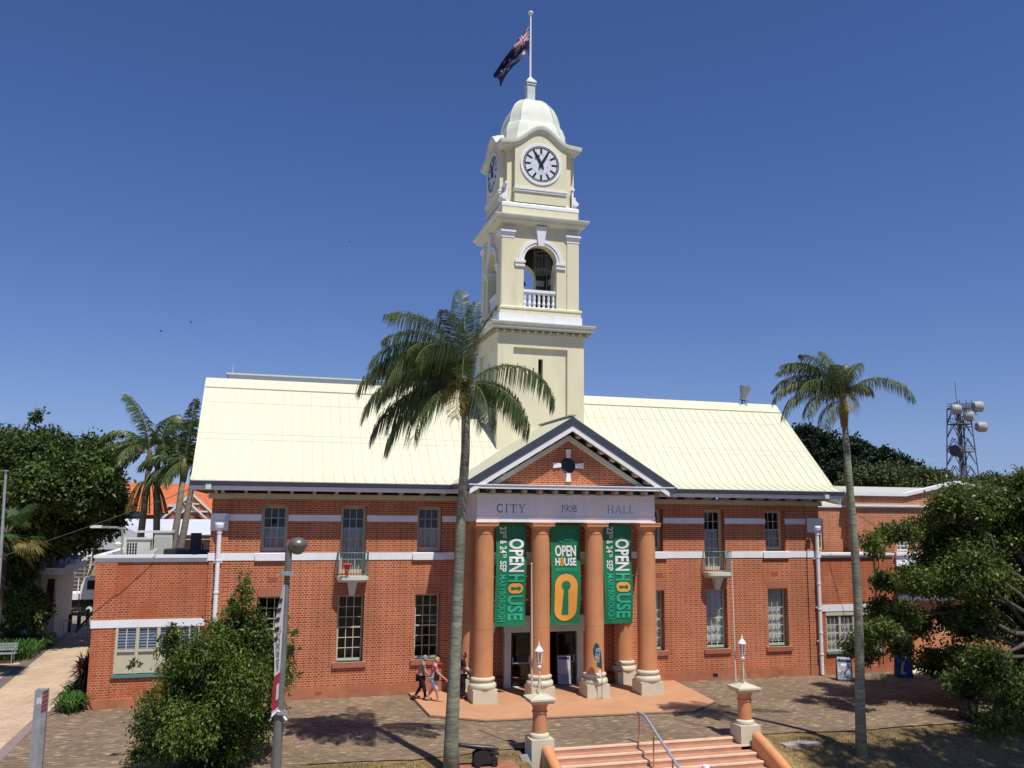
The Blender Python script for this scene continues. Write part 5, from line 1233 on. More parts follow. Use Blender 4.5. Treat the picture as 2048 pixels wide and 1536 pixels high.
GB=mat('ringed_palm_bark',(.24,.22,.18),.85,.35,2,stretch=(1,1,14)); GT=mat('green_palm_stem',(.14,.16,.05),.6,.2,4)
for (x,y,zt_,zb,lean,lb,fr) in((-5.87,14,10.1,-.1,.05,'left palm of the twin palms rising behind the left wing roof',[(A(165),84,35,3.7),(A(175),62,-45,3.2),(A(185),15,-50,3.1),(A(200),-10,-75,2.3),(A(250),30,-75,2.7),(A(150),45,-50,2.9),(A(178),40,-60,2.8),(A(10),40,-60,2.3)]),(-5.5,14.3,10.3,-.1,-.06,'right palm of the twin palms rising behind the left wing roof',[(A(10),60,-25,3.2),(A(20),75,-10,3.2),(A(300),40,-75,2.7),(A(0),35,-55,2.8),(A(185),50,-55,2.2),(A(350),20,-60,2.3),(A(80),80,20,2.6),(A(330),-5,-75,1.8)]),(-3.95,12,9.5,-.1,.08,'palm with upright frond close beside the left end of the hall roof',[(A(60),86,78,3.4),(A(20),75,30,2.8),(A(190),40,-60,2.4),(A(200),-5,-75,2.2),(A(250),-10,-75,2.0),(A(120),60,-20,2.6)]),(-3.5,12.5,9.3,-.1,.12,'rearmost palm touching the left gable end of the hall roof',[(A(170),60,-30,2.6),(A(190),25,-60,2.4),(A(340),50,-40,2.0),(A(90),70,0,2.4),(A(230),10,-70,2.0)])):
    r=palmtree('feather_palm',lb,(x-lean*8,y,0),[(x-lean*8,y,0),(x-lean*4,y,zt_*.5),(x-lean*1.2,y,zt_*.8),(x,y,zt_-.2)],[.22,.19,.16,.13],(x,y,zt_),fr,leafm=LFP,group='palms behind the left wing',barkm=GB,leaf=.85,hang=.45,w=.06,sp=1.0,n=84)
# flower stems on the twin palms
b=MB()
for i in range(60):
    a=random.uniform(0,6.28); P=[(-5.85,13.9,8.55)]; q=Vector(P[0])
    for k in range(5): q=q+Vector((math.cos(a)*.22,math.sin(a)*.22,.12-.22*k)); P.append(tuple(q))
    b.tube(P,.02,4)
pr=[o for o in bpy.data.objects if o.name.startswith('feather_palm')][0]
b.build('flower_stems',LFY,pr)
# fan palm at the left edge
fp=empty('fan_palm',(-10.3,6,0),'fan palm with yellowing stiff leaves at the left edge beside the bare pole','palm')
b=MB(); b.tube([(-10.6,6,0),(-10.45,6,2.5),(-10.4,6,5.6)],[.2,.17,.16],12); b.build('trunk',BARK,fp,smooth=True)
for i in range(34):
    a=random.uniform(0,6.28); el=random.uniform(-1.0,1.3); ln=random.uniform(.7,1.15); c=Vector((-10.4,6,6.1))
    d=Vector((math.cos(a)*math.cos(el),math.sin(a)*math.cos(el),math.sin(el))); h=c+d*ln
    sdv=d.cross(Vector((0,0,1))).normalized(); uu=sdv.cross(d)
    L=[]
    for k in range(26):
        th=R(-105+210*k/25); v=(d*math.cos(th)+sdv*math.sin(th)).normalized(); ln2=.95*(1-.25*abs(th))*random.uniform(.85,1.05)
        e=h+v*ln2*.7; e2=h+v*ln2+Vector((0,0,-.16)); wv=(d*-math.sin(th)+sdv*math.cos(th))*.032
        L.append([h-wv*.2,h+wv*.2,e+wv,e-wv]); L.append([e-wv,e+wv,e2+wv*.1,e2-wv*.1])
    V=np.array([[tuple(v) for v in q] for q in L]).reshape(-1,3)
    o=quadmesh('fan_leaf',V,LFY if (el<-.1 or i%6==0) else LFG,fp); D=MB(); D.tube([c,h],.015,4); D.build('leaf_stem',GT,o)
# strappy plants
def strappy(name,label,cat,loc,area,n,ln,m,kind=None,group=None):
    V=[]
    for i in range(n):
        x,y=area(); a=random.uniform(0,6.28); l_=ln*random.uniform(.6,1.1); h0=Vector((x,y,0)); o=Vector((math.cos(a),math.sin(a),0)); sdv=Vector((-math.sin(a),math.cos(a),0))*.03
        p=[h0,h0+o*l_*.15+Vector((0,0,l_*.5)),h0+o*l_*.45+Vector((0,0,l_*.72)),h0+o*l_*.85+Vector((0,0,l_*.5))]
        for k in range(3):
            w0=[.6,1,.8,.1]; V+= [p[k]-sdv*w0[k],p[k]+sdv*w0[k],p[k+1]+sdv*w0[k+1],p[k+1]-sdv*w0[k+1]]
    V=np.array([tuple(v) for v in V]); V-=np.array([loc[0],loc[1],0])
    o=quadmesh(name,V,m,None); o.location=(loc[0],loc[1],0); return tag(o,label,cat,group,kind)
strappy('ground_cover','bed of strappy green plants at the left behind the tan path','plants',(-11,13),lambda:(random.uniform(-15,-10.3)-0*1,random.uniform(11.6,17)),1500,.95,LFG,kind='stuff')
for i,(x,y,l_) in enumerate(((-6.25,-.1,.75),(-6.3,.8,.7),(-6.35,1.8,.75),(-6.4,3.0,.7),(-6.5,4.4,.7))):
    strappy('strappy_plant',['nearest clump of strappy green leaves at the left wing corner','second clump of strappy green leaves along the left wing side','third clump of strappy green leaves along the left wing side','fourth clump of strappy green leaves along the left wing side','farthest clump of strappy green leaves along the left wing side'][i],'plant',(x,y),lambda:(x+random.gauss(0,.17),y+random.gauss(0,.28)),190,l_,LFG,group='strappy plants beside the left wing')
def cordy(x,y,h,lb):
    r=empty('cordyline',(x,y,0),lb,'plant','dark red cordylines'); b=MB(); L=[]
    for s_ in range(5):
        a=random.uniform(0,6.28); t=Vector((x+.25*math.cos(a),y+.3*math.sin(a),h*random.uniform(.6,.95))); b.tube([(x,y,0),t],.02,5)
        for i in range(34):
            a=random.uniform(0,6.28); el=random.uniform(-.5,1.4); d=Vector((math.cos(a)*math.cos(el),math.sin(a)*math.cos(el),math.sin(el))); sdv=d.cross(Vector((0,0,1))).normalized()*.035; q=t+Vector((0,0,random.uniform(-.3,.05)))
            m_=q+d*.26; e=q+d*.5+Vector((0,0,-.1)); L.append([q-sdv*.4,q+sdv*.4,m_+sdv,m_-sdv]); L.append([m_-sdv,m_+sdv,e+sdv*.1,e-sdv*.1])
    b.build('stems',BARK,r); quadmesh('foliage',np.array([[tuple(v) for v in q] for q in L]).reshape(-1,3),LFR,r)
cordy(-6.25,1.2,1.75,'taller dark red cordyline against the side of the left wing'); cordy(-6.2,2.4,1.5,'shorter dark red cordyline behind, against the side of the left wing')

# short dry grass on the banks either side of the steps
V=[]
for (x0,x1,y0,y1,n) in((1.4,8.0,-12.4,-9.2,9000),(16.3,30,-12.6,-9.4,17000)):
    for i in range(n):
        x=random.uniform(x0,x1); y=random.uniform(y0,y1)
        if 5.5<x<7.6 and -10.9<y<-9.35: continue
        z=gz(x,y); 
        if y>-9.4: z=-.03
        # follow the terrain mesh between its rows
        rows=[q for q in YS if -60<q<=-9]; 
        for a_,c_ in zip(rows,rows[1:]):
            if c_<=y<=a_: z=gz(x,a_)+(gz(x,c_)-gz(x,a_))*(a_-y)/(a_-c_)
        a=random.uniform(0,6.28); h=random.uniform(.03,.085); w_=random.uniform(.006,.012); o=Vector((math.cos(a),math.sin(a),0)); sd=Vector((-math.sin(a),math.cos(a),0))*w_
        p0=Vector((x,y,z-.005)); p1=p0+o*h*.5+Vector((0,0,h)); V+=[p0-sd,p0+sd,p1+sd*.3,p1-sd*.3]
o=quadmesh('dry_grass',np.array([tuple(v) for v in V]),leafmat('dry_grass_blade',(.16,.11,.04),(.34,.26,.12),.8,.2),None); tag(o,'short dry brown grass on the banks beside the steps','grass',kind='stuff')
# ================================================================ PEOPLE
def skinmesh(verts,edges,radii,sub=2):
    me=bpy.data.meshes.new('s'); me.from_pydata(verts,edges,[]); o=bpy.data.objects.new('s',me); COLL.objects.link(o)
    md=o.modifiers.new('skin','SKIN'); md.use_smooth_shade=True
    for i,r in enumerate(radii):
        sv=me.skin_vertices[0].data[i]; sv.radius=(r,r) if not isinstance(r,tuple) else r; sv.use_root=(i==0)
    sb=o.modifiers.new('sub','SUBSURF'); sb.levels=sub; sb.render_levels=sub
    dg=bpy.context.evaluated_depsgraph_get(); out=bpy.data.meshes.new_from_object(o.evaluated_get(dg))
    V=[v.co.copy() for v in out.vertices]; F=[tuple(p.vertices) for p in out.polygons]
    bpy.data.objects.remove(o); bpy.data.meshes.remove(me); bpy.data.meshes.remove(out)
    return V,F
def xf(V,loc,rot,sc):
    c,s_=math.cos(rot),math.sin(rot)
    return [(loc[0]+sc*(v[0]*c-v[1]*s_),loc[1]+sc*(v[0]*s_+v[1]*c),loc[2]+sc*v[2]) for v in V]
def person(label,loc,rot,h,J,skin,hair,top,bottom,shoe,hairlen=0,sleeve=.5,pant=1.0,bag=None,group=None):
    """J: joint table in body space, facing +x, y to the left, z up, for a body 1.70 tall"""
    r=empty('person',loc,label,'person',group); sc=h/1.70
    names=['pel','abd','che','nec','hed','crn','shL','elL','wrL','haL','shR','elR','wrR','haR','hiL','knL','anL','toL','hiR','knR','anR','toR','nose']
    rad=dict(pel=(.155,.125),abd=(.14,.115),che=(.165,.12),nec=.056,hed=(.082,.098),crn=(.07,.085),shL=.062,elL=.045,wrL=.029,haL=.034,shR=.062,elR=.045,wrR=.029,haR=.034,hiL=.098,knL=.062,anL=.04,toL=.036,hiR=.098,knR=.062,anR=.04,toR=.036,nose=.02)
    E=[('pel','abd'),('abd','che'),('che','nec'),('nec','hed'),('hed','crn'),('che','shL'),('shL','elL'),('elL','wrL'),('wrL','haL'),('che','shR'),('shR','elR'),('elR','wrR'),('wrR','haR'),('pel','hiL'),('hiL','knL'),('knL','anL'),('anL','toL'),('pel','hiR'),('hiR','knR'),('knR','anR'),('anR','toR'),('hed','nose')]
    ix={n:i for i,n in enumerate(names)}
    def mk(sel,scale,nm,m,cut=None,parent=r):
        nn=[n for n in names if n in sel]; k={n:i for i,n in enumerate(nn)}
        vs=[]; 
        for n in nn: vs.append(J[n])
        ed=[(k[a],k[b]) for a,b in E if a in k and b in k]
        rr=[tuple(q*scale+.008 for q in rad[n]) if isinstance(rad[n],tuple) else rad[n]*scale+.008 for n in nn]
        V,F=skinmesh(vs,ed,rr)
        b=MB(); b.v=xf(V,loc,rot,sc); b.f=F; b.m=[0]*len(F)
        if cut: 
            keep=[f for f in F if all(cut(V[i]) for i in f)]; b.f=keep; b.m=[0]*len(keep)
        return b
    body=mk(names,1.0,'body',skin)
    # fingers and ears joined to the body mesh
    for s_ in 'LR':
        w_,ha=Vector(J['wr'+s_]),Vector(J['ha'+s_]); d=(ha-w_).normalized(); sd=d.cross(Vector((0,1,0))).normalized()
        for i in range(4):
            q=ha+sd*(-.024+.016*i)+d*.01; e=q+d*(.062-.006*abs(i-1.4)); e2=e+d*.016+Vector((.006,0,-.004))
            b2=MB(); b2.tube([q-d*.03,q,e,e2],[.010,.010,.009,.006],6); body.add(xf(b2.v,loc,rot,sc),b2.f)
        q=ha+sd*.028-d*.025; b2=MB(); b2.tube([q-sd*.02,q+sd*.02+d*.02,q+sd*.028+d*.05],[.012,.011,.008],6); body.add(xf(b2.v,loc,rot,sc),b2.f)
    hd=Vector(J['hed'])
    for y_ in(-.088,.088):
        b2=MB(); b2.lathe((hd.x-.005,hd.y+y_,hd.z-.03),[(0,0),(.014,.01),(.018,.03),(.012,.05),(0,.06)],8,cap=False); body.add(xf(b2.v,loc,rot,sc),b2.f)
    body.build('body',skin,r,smooth=True)
    # hair: cap over the skull
    b=MB(); n=14
    for i in range(9):
        ph0=-.25-hairlen*.25+i*(1.57+.25+hairlen*.25)/9
    V=[];F=[]
    c=Vector(J['hed'])+ (Vector(J['crn'])-Vector(J['hed']))*.45
    for i in range(10):
        ph=-.55-hairlen+(1.57+.55+hairlen)*i/9
        for j in range(18):
            a=2*math.pi*j/18; face=math.cos(a)>.45
            pp=max(ph,.35) if face else ph
            V.append((c.x+.105*math.cos(pp)*math.cos(a)-.01,c.y+.098*math.cos(pp)*math.sin(a),c.z+.115*math.sin(pp)))
    for i in range(9):
        for j in range(18): F.append((i*18+j,i*18+(j+1)%18,(i+1)*18+(j+1)%18,(i+1)*18+j))
    b.v=xf(V,loc,rot,sc); b.f=F; b.m=[0]*len(F); b.build('hair',hair,r,smooth=True)
    zc=Vector(J['pel']).z
    sh=mk(['pel','abd','che','nec','shL','elL','shR','elR'],1.13,'shirt',top)
    lim=sleeve
    def keepshirt(v):
        for s_ in 'LR':
            a,e=Vector(J['sh'+s_]),Vector(J['el'+s_]); d=e-a; t=(v-a).dot(d)/d.length_squared
            if t>lim and (v-a-d*t).length<.10: return False
        return v.z>zc-.13 and v.z<J['nec'][2]+.0
    sh=mk(['pel','abd','che','nec','shL','elL','shR','elR'],1.13,'shirt',top,cut=keepshirt); sh.build('shirt',top,r,smooth=True)
    def keepp(v):
        return v.z>(.08 if pant>=1 else .47-.0*pant)
    tr_=mk(['pel','hiL','knL','anL','hiR','knR','anR'],1.16,'t',bottom,cut=keepp); tr_.v=[tuple(v) for v in tr_.v]; tr_.build('trousers' if pant>=1 else 'shorts',bottom,r,smooth=True)
    for s_ in 'LR':
        an,to=Vector(J['an'+s_]),Vector(J['to'+s_]); d=(to-an); d.z=0; d.normalize(); b=MB(); 
        q=an+Vector((0,0,-.035)); b.tube([q-d*.07,q-d*.03,q+d*.08,q+d*.19],[.035,.048,.046,.03],10); b.v=xf(b.v,loc,rot,sc); b.build('shoe',shoe,r,smooth=True)
    if bag:
        b=MB(); p=Vector(bag); 
        b.obox(p,(.10,.0,.01),(0,.05,0),(0,0,.11)); b.tube([p+Vector((0,0,.1)),p+Vector((-.03,-.02,.35)),Vector(J['shR'])+Vector((0,0,.07))],.012,5); b.v=xf(b.v,loc,rot,sc); b.build('handbag',BLK,r)
    return r
def walkJ(lean=.05,armL=.25,armR=-.2,step=.3,head=-.01,bend=.12):
    d=dict(pel=(0,0,.93),abd=(.01+lean*.4,0,1.08),che=(lean*1.2,0,1.30),nec=(lean*1.7+.01,0,1.465),hed=(lean*2.3+.03,0,1.565+head),crn=(lean*2.5+.025,0,1.62+head),nose=(lean*2.3+.125,0,1.55+head))
    for s_,y in(('L',1),('R',-1)):
        arm=armL if s_=='L' else armR
        sx=lean*1.3; d['sh'+s_]=(sx,y*.175,1.385); e=(sx+arm*.45,y*.225,1.11); d['el'+s_]=e
        w_=(e[0]+arm*.9+.05,y*.215,.90 if arm>0 else .87); d['wr'+s_]=w_; d['ha'+s_]=(w_[0]+arm*.2+.02,y*.205,w_[2]-.075)
        st=step if s_=='R' else -step
        d['hi'+s_]=(.0,y*.085,.86); d['kn'+s_]=(st*.45+(bend if st<0 else .05),y*.09,.49); d['an'+s_]=(st,y*.085,.08 if st>0 else .12); d['to'+s_]=(st+.13,y*.095,.035 if st>0 else .04)
    return d
SK=mat('skin',(.50,.27,.18),.5,.06,5); SKD=mat('tanned_skin',(.34,.17,.10),.5,.06,5)
def floral(name,cols,scale=9):
    m,nt,b=newmat(name); N=nt.nodes; L=nt.links
    tc=N.new('ShaderNodeTexCoord'); v=N.new('ShaderNodeTexVoronoi'); v.inputs['Scale'].default_value=scale; L.new(tc.outputs['Object'],v.inputs['Vector'])
    cr=N.new('ShaderNodeValToRGB'); cr.color_ramp.interpolation='CONSTANT'
    while len(cr.color_ramp.elements)<len(cols): cr.color_ramp.elements.new(.5)
    for i,c in enumerate(cols): cr.color_ramp.elements[i].position=i/len(cols); cr.color_ramp.elements[i].color=(*c,1)
    s=N.new('ShaderNodeSeparateColor'); L.new(v.outputs['Color'],s.inputs[0]); L.new(s.outputs[0],cr.inputs[0]); L.new(cr.outputs[0],b.inputs['Base Color']); b.inputs['Roughness'].default_value=.8
    return m
person('grey haired person in a dark floral top and black trousers walking right towards the portico','_' and (6.22,-1.45,PZ) if 0 else (6.22,-1.45,PZ),R(-8),1.66,walkJ(.06,.10,.18,.20),SK,mat('grey_hair',(.25,.25,.25),.7,.3,30),floral('dark_floral',[(.20,.14,.10),(.38,.20,.17),(.10,.10,.08),(.30,.26,.20),(.24,.10,.10)]),mat('black_cloth',(.008,.008,.012),.8,.1,5),BLK,sleeve=.75,bag=(-.16,.16,1.0)) if 0 else None
person('grey haired person in a dark floral top and black trousers walking towards the portico',(6.22,-1.40,PZ),R(-8),1.66,walkJ(.06,.10,.18,.20),SK,mat('grey_hair',(.25,.25,.25),.7,.3,30),floral('dark_floral',[(.20,.14,.10),(.38,.20,.17),(.10,.10,.08),(.30,.26,.20),(.24,.10,.10)]),mat('black_cloth',(.008,.008,.012),.8,.1,5),BLK,sleeve=.75)
person('blond person in a pink and red patterned top and pale shorts walking to the portico',(6.62,-1.80,PZ),R(-12),1.64,walkJ(.06,-.1,.25,.22),SK,mat('blond_hair',(.50,.32,.15),.7,.3,30),floral('pink_floral',[(.62,.12,.12),(.65,.45,.42),(.40,.06,.08),(.70,.28,.25),(.55,.50,.50)]),mat('pale_blue_cloth',(.52,.55,.70),.8,.08,5),mat('tan_shoe',(.45,.33,.22),.7,.1,5),sleeve=.95,pant=.5,bag=(.16,-.20,.93))
Jm=walkJ(.02,.05,.12,.06,bend=.03); Jm['hed']=(.10,0,1.55); Jm['crn']=(.11,0,1.61); Jm['nose']=(.20,0,1.52)
person('bald person in dark clothes standing in the shade behind the left portico column',(7.78,-1.62,PZ),R(5),1.74,Jm,SKD,mat('shaved_hair',(.18,.12,.09),.6,.2,20),mat('navy_cloth',(.010,.012,.022),.85,.1,5),MATS['black_cloth'],BLK,sleeve=.7)
pw=person('person in a white sun hat walking down the front steps',(12.38,-12.55,-1.38),R(250),1.62,walkJ(.05,.1,.15,.18),SK,MATS['grey_hair'],mat('light_shirt',(.55,.57,.62),.8,.05,4),MATS['black_cloth'],BLK,sleeve=.6)
b=MB(); b.lathe((12.36,-12.66,.13),[(0.18,-.01),(.185,0),(.11,.02),(.105,.09),(.09,.13),(.0,.15)],20,cap=False); b.build('sun_hat',BW,pw,smooth=True,angle=40); 
b=MB(); b.lathe((12.36,-12.66,.15),[(.114,0),(.112,.035)],20,cap=False); b.build('hat_band',MATS['navy_cloth'],pw)
# ================================================================ SIGNS
# feather flag
ff=empty('feather_flag',(13.08,-2.98,PZ),'teal teardrop feather flag on a thin pole in front of the third portico column','flag')
b=MB(); x0=13.08; y0=-2.98
pole=[(x0,y0,PZ),(x0,y0,1.0),(x0-.01,y0,1.5),(x0-.05,y0,1.85),(x0-.13,y0,2.10),(x0-.22,y0,2.20),(x0-.29,y0,2.13),(x0-.37,y0,1.92)]
b.tube(pole,.011,6); b.build('pole',BLK,ff)
b=MB(); 
for a in (200,330,80,150): b.tube([(x0,y0,PZ+.06),(x0+.33*math.cos(R(a)),y0+.33*math.sin(R(a)),PZ+.01)],.008,5)
b.build('stand',STL,ff)
Lf=[(-.37,1.92),(-.375,1.80),(-.30,1.62),(-.25,1.50),(-.205,1.36),(-.185,1.28)]; Rt=[(-.29,2.13),(-.22,2.20),(-.13,2.10),(-.05,1.85),(-.01,1.5),(0,1.20)]
b=MB(); n=5
for i in range(n):
    b.add([(x0+Lf[i][0],y0-.01,Lf[i][1]),(x0+Lf[i+1][0],y0-.01,Lf[i+1][1]),(x0+Rt[i+1][0],y0,Rt[i+1][1]),(x0+Rt[i][0],y0,Rt[i][1])],[(0,1,2,3)],0)
b.add([(x0-.185,y0-.01,1.28),(x0-.155,y0-.01,1.17),(x0,y0,1.13),(x0,y0,1.20)],[(0,1,2,3)],1); b.add([(x0-.155,y0-.01,1.17),(x0-.02,y0,.82),(x0,y0,.82),(x0,y0,1.13)],[(0,1,2,3)],2)
b.build('cloth',[mat('flag_teal',(.012,.075,.095),.5,.1,4),BO,BW],ff)
b=MB()
for i in range(26):
    t=i/26; cx_=x0-.15-.06*t+.07*math.sin(i*2.4); cz_=1.98-.52*t; s_=.018+.02*random.random()
    b.add([(cx_-s_,y0-.022,cz_-s_*1.6),(cx_+s_,y0-.022,cz_-s_*.7),(cx_+s_*.8,y0-.022,cz_+s_*1.6),(cx_-s_*.7,y0-.022,cz_+s_)],[(0,1,2,3)],0 if i<18 else 1)
b.build('emblem',[mat('emblem_blue',(.35,.47,.62),.6,.2,9),mat('emblem_gold',(.5,.4,.2),.6,.2,9)],ff)
def aframe(name,label,c,ang,w,h,front,side,lean=.32,deco=None):
    r=empty(name,(0,0,0),label,'sign')
    # local: front panel faces -y
    def fr(sg,m,nm,th=.025):
        b=MB(); z=[(0,0),(h,1)]
        P=[(-w/2,sg*lean,.02),(w/2,sg*lean,.02),(w/2,sg*.02,h),(-w/2,sg*.02,h)]
        Q_=[(p[0],p[1]-sg*th,p[2]) for p in P]
        b.add(P+Q_,[(0,1,2,3),(7,6,5,4),(0,4,5,1),(1,5,6,2),(2,6,7,3),(3,7,4,0)]); return b.build(nm,m,r)
    fr(-1,front,'front_panel'); fr(1,side,'back_panel')
    b=MB()
    for sg in(-1,1):
        for sx in(-1,1): b.bar((sx*w/2,sg*lean*1.0,0),(sx*w/2,sg*.02,h+.01),.03,.03)
        b.bar((-w/2,sg*.02,h),(w/2,sg*.02,h),.03,.03); b.bar((-w/2,sg*lean*.98,.06),(w/2,sg*lean*.98,.06),.025,.03)
    for sx in(-1,1): b.bar((sx*w/2,-lean*.55,h*.45),(sx*w/2,lean*.55,h*.45),.012,.012)
    b.build('frame',BLK,r)
    if deco:
        b=MB(); deco(lambda u,v,e=.004:(u*w/2,-(lean+(.02-lean)*v)-e,.02+(h-.02)*v),b); b.build('print',[mat('sign_yellow',(.70,.55,.08),.5,.1,4),mat('sign_navy',(.02,.04,.16),.5,.1,4),mat('sign_grey',(.34,.37,.42),.5,.3,14),BW,mat('sign_pale_grey',(.55,.56,.58),.5,.1,8)],r)
    r.location=c; r.rotation_euler=(0,0,ang); return r
def deco_i(T,b):
    def poly(pts,m=0): b.add([T(*p) for p in pts],[tuple(range(len(pts)))],m)
    C=[(.28+.24*math.cos(2*math.pi*i/16),.84+.085*math.sin(2*math.pi*i/16)) for i in range(16)]; poly(C)
    for q in([( -.12,.70),(.20,.70),(-.12,.30),(-.46,.30)],): poly([q[0],q[3],q[2],q[1]])
    poly([(-.46,.30),(-.50,.22),(-.16,.22),(-.12,.30)]); poly([(-.50,.22),(-.40,.14),(-.10,.16),(-.16,.22)]); poly([(-.16,.22),(-.10,.16),(.22,.17),(.18,.22)]); poly([(-.40,.14),(-.20,.11),(.1,.13),(-.10,.16)]); poly([(.18,.22),(.22,.17),(.25,.25)]); poly([(-.12,.70),(-.30,.66),(-.30,.63),(-.14,.65)])
def deco_b(T,b):
    def rect(u0,u1,v0,v1,m,e=.004): b.add([T(u0,v0,e),T(u1,v0,e),T(u1,v1,e),T(u0,v1,e)],[(0,1,2,3)],m)
    rect(-.9,.9,.88,.97,4); rect(-.9,.9,.76,.87,1); rect(-.9,.9,.56,.74,2); rect(-.9,.9,.36,.54,4); rect(-.9,.9,.05,.34,2)
    b.add([T(.5*math.cos(2*math.pi*i/16),.65+.06*math.sin(2*math.pi*i/16),.007) for i in range(16)],[tuple(range(16))],3)
    for v in(.44,.50,.25,.18,.12): rect(-.7,.2,v,v+.015,1,.007)
aframe('sandwich_board','blue sandwich board with a yellow letter i standing by the annex door','_' and (28.45,-1.25,0),R(-28),.66,1.02,mat('sign_blue',(.012,.07,.30),.45,.1,3),mat('sign_back_grey',(.26,.21,.19),.7,.1,3),lean=.30,deco=deco_i)
aframe('sandwich_board','grey and blue picture sandwich board leaning at the foot of the right downpipe',(25.25,-1.35,0),R(-32),.62,1.02,mat('sign_face_grey',(.42,.43,.45),.5,.15,5),MATS['sign_back_grey'],lean=.36,deco=deco_b)
def deco_p(T,b):
    def rect(u0,u1,v0,v1,m,e=.004): b.add([T(u0,v0,e),T(u1,v0,e),T(u1,v1,e),T(u0,v1,e)],[(0,1,2,3)],m)
    rect(-.75,.75,.86,.93,1); rect(-.75,-.05,.5,.72,2); rect(.1,.8,.5,.8,4); rect(-.8,.8,.12,.42,2)
    for k in range(7): rect(-.7,.6,.14+.035*k,.15+.035*k,1,.007)
aframe('notice_board','white framed notice stand with a grey poster in the dark entrance doorway',(12.55,.02,PZ),R(-6),.60,1.22,mat('poster_grey',(.36,.38,.46),.6,.1,6),MATS['sign_back_grey'],lean=.18,deco=deco_p)
# ================================================================ STREET LAMP WITH BANNER
lx,ly=.53,-18.0
lp=empty('lamp_post',(lx,ly,-2.3),'grey street lamp post with round glass head in front of the bushy tree','street lamp')
b=MB(); b.tube([(lx-.06,ly,-2.4),(lx-.03,ly,2.4),(lx,ly,4.5),(lx+.02,ly,6.25)],[.11,.10,.068,.055],14); b.tube([(lx+.02,ly,6.0),(lx+.02,ly,6.42)],.068,12)
b.build('post',mat('lamp_post_grey',(.155,.16,.145),.5,.15,4),lp,smooth=True,angle=40)
b=MB(); b.tube([(lx+.02,ly,6.38),(lx+.05,ly,6.55),(lx+.10,ly,6.60)],[.06,.06,.05],10); b.lathe((lx+.19,ly,6.56),[(.185,-.01),(.192,.01),(.165,.08),(.10,.14),(.0,.16)],24,cap=False); b.build('lamp_hood',mat('lamp_hood',(.16,.15,.13),.4,.15,5,metal=.4),lp,smooth=True,angle=50)
b=MB(); b.lathe((lx+.19,ly,6.55),[(.0,-.17),(.08,-.155),(.14,-.09),(.175,-.02),(.178,0)],24,cap=False); b.build('lamp_glass',mat('smoked_glass',(.16,.15,.12),.1,.1,3,spec=.8),lp,smooth=True)
for z_ in(6.02,3.42):
    b=MB()
    b.tube([(lx-.0,ly,z_-.04),(lx,ly,z_+.04)],.10,12); b.bar((lx-.10,ly-.1,z_),(lx+.14,ly-.15,z_),.03,.06); b.bar((lx-.1,ly-.05,z_),(lx-.2,ly-.7,z_),.02,.02)
    b.build('banner_clamp',STL,lp)
sbn=empty('street_banner',(lx,ly-.4,4.7),'narrow edge on white street banner with red foot hanging on the lamp post','banner')
b=MB(); n=60
def bpt(u,v):
    # u 0..1 away from the post (towards the camera), v 0 top .. 1 bottom
    z=5.82-2.35*v; x=lx-.02-.06*u-.05*v**.8*u+.025*math.sin(v*9+u*2)*u-.03*v-.06*math.sin(v*3.1)*u; y=ly-.09-.45*u
    x+=.04*(v-.5)*u
    return (x,y,z)
def strip(u0,u1,v0,v1,m,k=12,e=0):
    vs=[]
    for i in range(k+1):
        for j in range(5):
            p=bpt(u0+(u1-u0)*j/4,v0+(v1-v0)*i/k); vs.append((p[0]+e,p[1]-e*.3,p[2]))
    b.add(vs,[(i*5+j,i*5+j+1,(i+1)*5+j+1,(i+1)*5+j) for i in range(k) for j in range(4)],m)
strip(0,1,0,.70,0,30); strip(0,1,.70,.97,1,14); strip(.1,.6,.78,.90,0,6,.006); strip(0,1,.97,1.0,0,2)
for k in range(5): strip(.55,1.0,.10+.075*k,.135+.075*k,2,3,.006)
# lettering runs up the banner
cu=MB(); textmesh(cu,'MARYBOROUGH',1.0,Matrix.Identity(4),0,xs=.6,bold=0)
mx=max(v[0] for v in cu.v); my=max(v[1] for v in cu.v)
tv=[bpt(.25+.55*(1-v[1]/my),.67-.34*v[0]/mx) for v in cu.v]; b.add([(p[0]+.008,p[1]-.004,p[2]) for p in tv],cu.f,2); b.add([(p[0]-.008,p[1]+.004,p[2]) for p in tv],cu.f,2)
b.build('cloth',[BW,mat('banner_red',(.50,.02,.06),.6,.05,3),BLK],sbn)
b=MB(); b.tube([bpt(0,1),(lx+.05,ly-.1,3.38),(lx+.12,ly-.2,3.30)],.02,6); b.tube([bpt(1,1),bpt(0,1)],.015,6); b.build('rod',BW,sbn)
# ================================================================ OTHER STREET FURNITURE
c=empty('cannon',(6.55,-9.95,-.1),'small black cannon on a black carriage beside the left pedestal, barrel pointing left','cannon')
b=MB(); b.tube([(6.95,-10.0,.36),(6.9,-10.0,.37),(6.72,-9.99,.395),(6.45,-9.98,.43),(5.93,-9.95,.51),(5.86,-9.95,.52),(5.84,-9.95,.522)],[.03,.085,.088,.078,.055,.066,.04],16); b.lathe((7.0,-10.0,.33),[(0,0),(.035,.02),(.035,.05),(0,.07)],10,cap=False); b.bar((6.55,-10.12,.40),(6.55,-9.86,.40),.05,.05); b.build('barrel',mat('cannon_iron',(.018,.019,.021),.35,.3,9,spec=.6),c,smooth=True,angle=40)
for y_ in(-10.12,-9.86):
    b=MB(); b.prism([(6.28,.0),(6.98,.0),(6.98,.14),(6.86,.2),(6.80,.3),(6.62,.36),(6.42,.36),(6.28,.28)],'y',y_-.03,y_+.03); b.build('carriage_cheek',MATS['cannon_iron'],c)
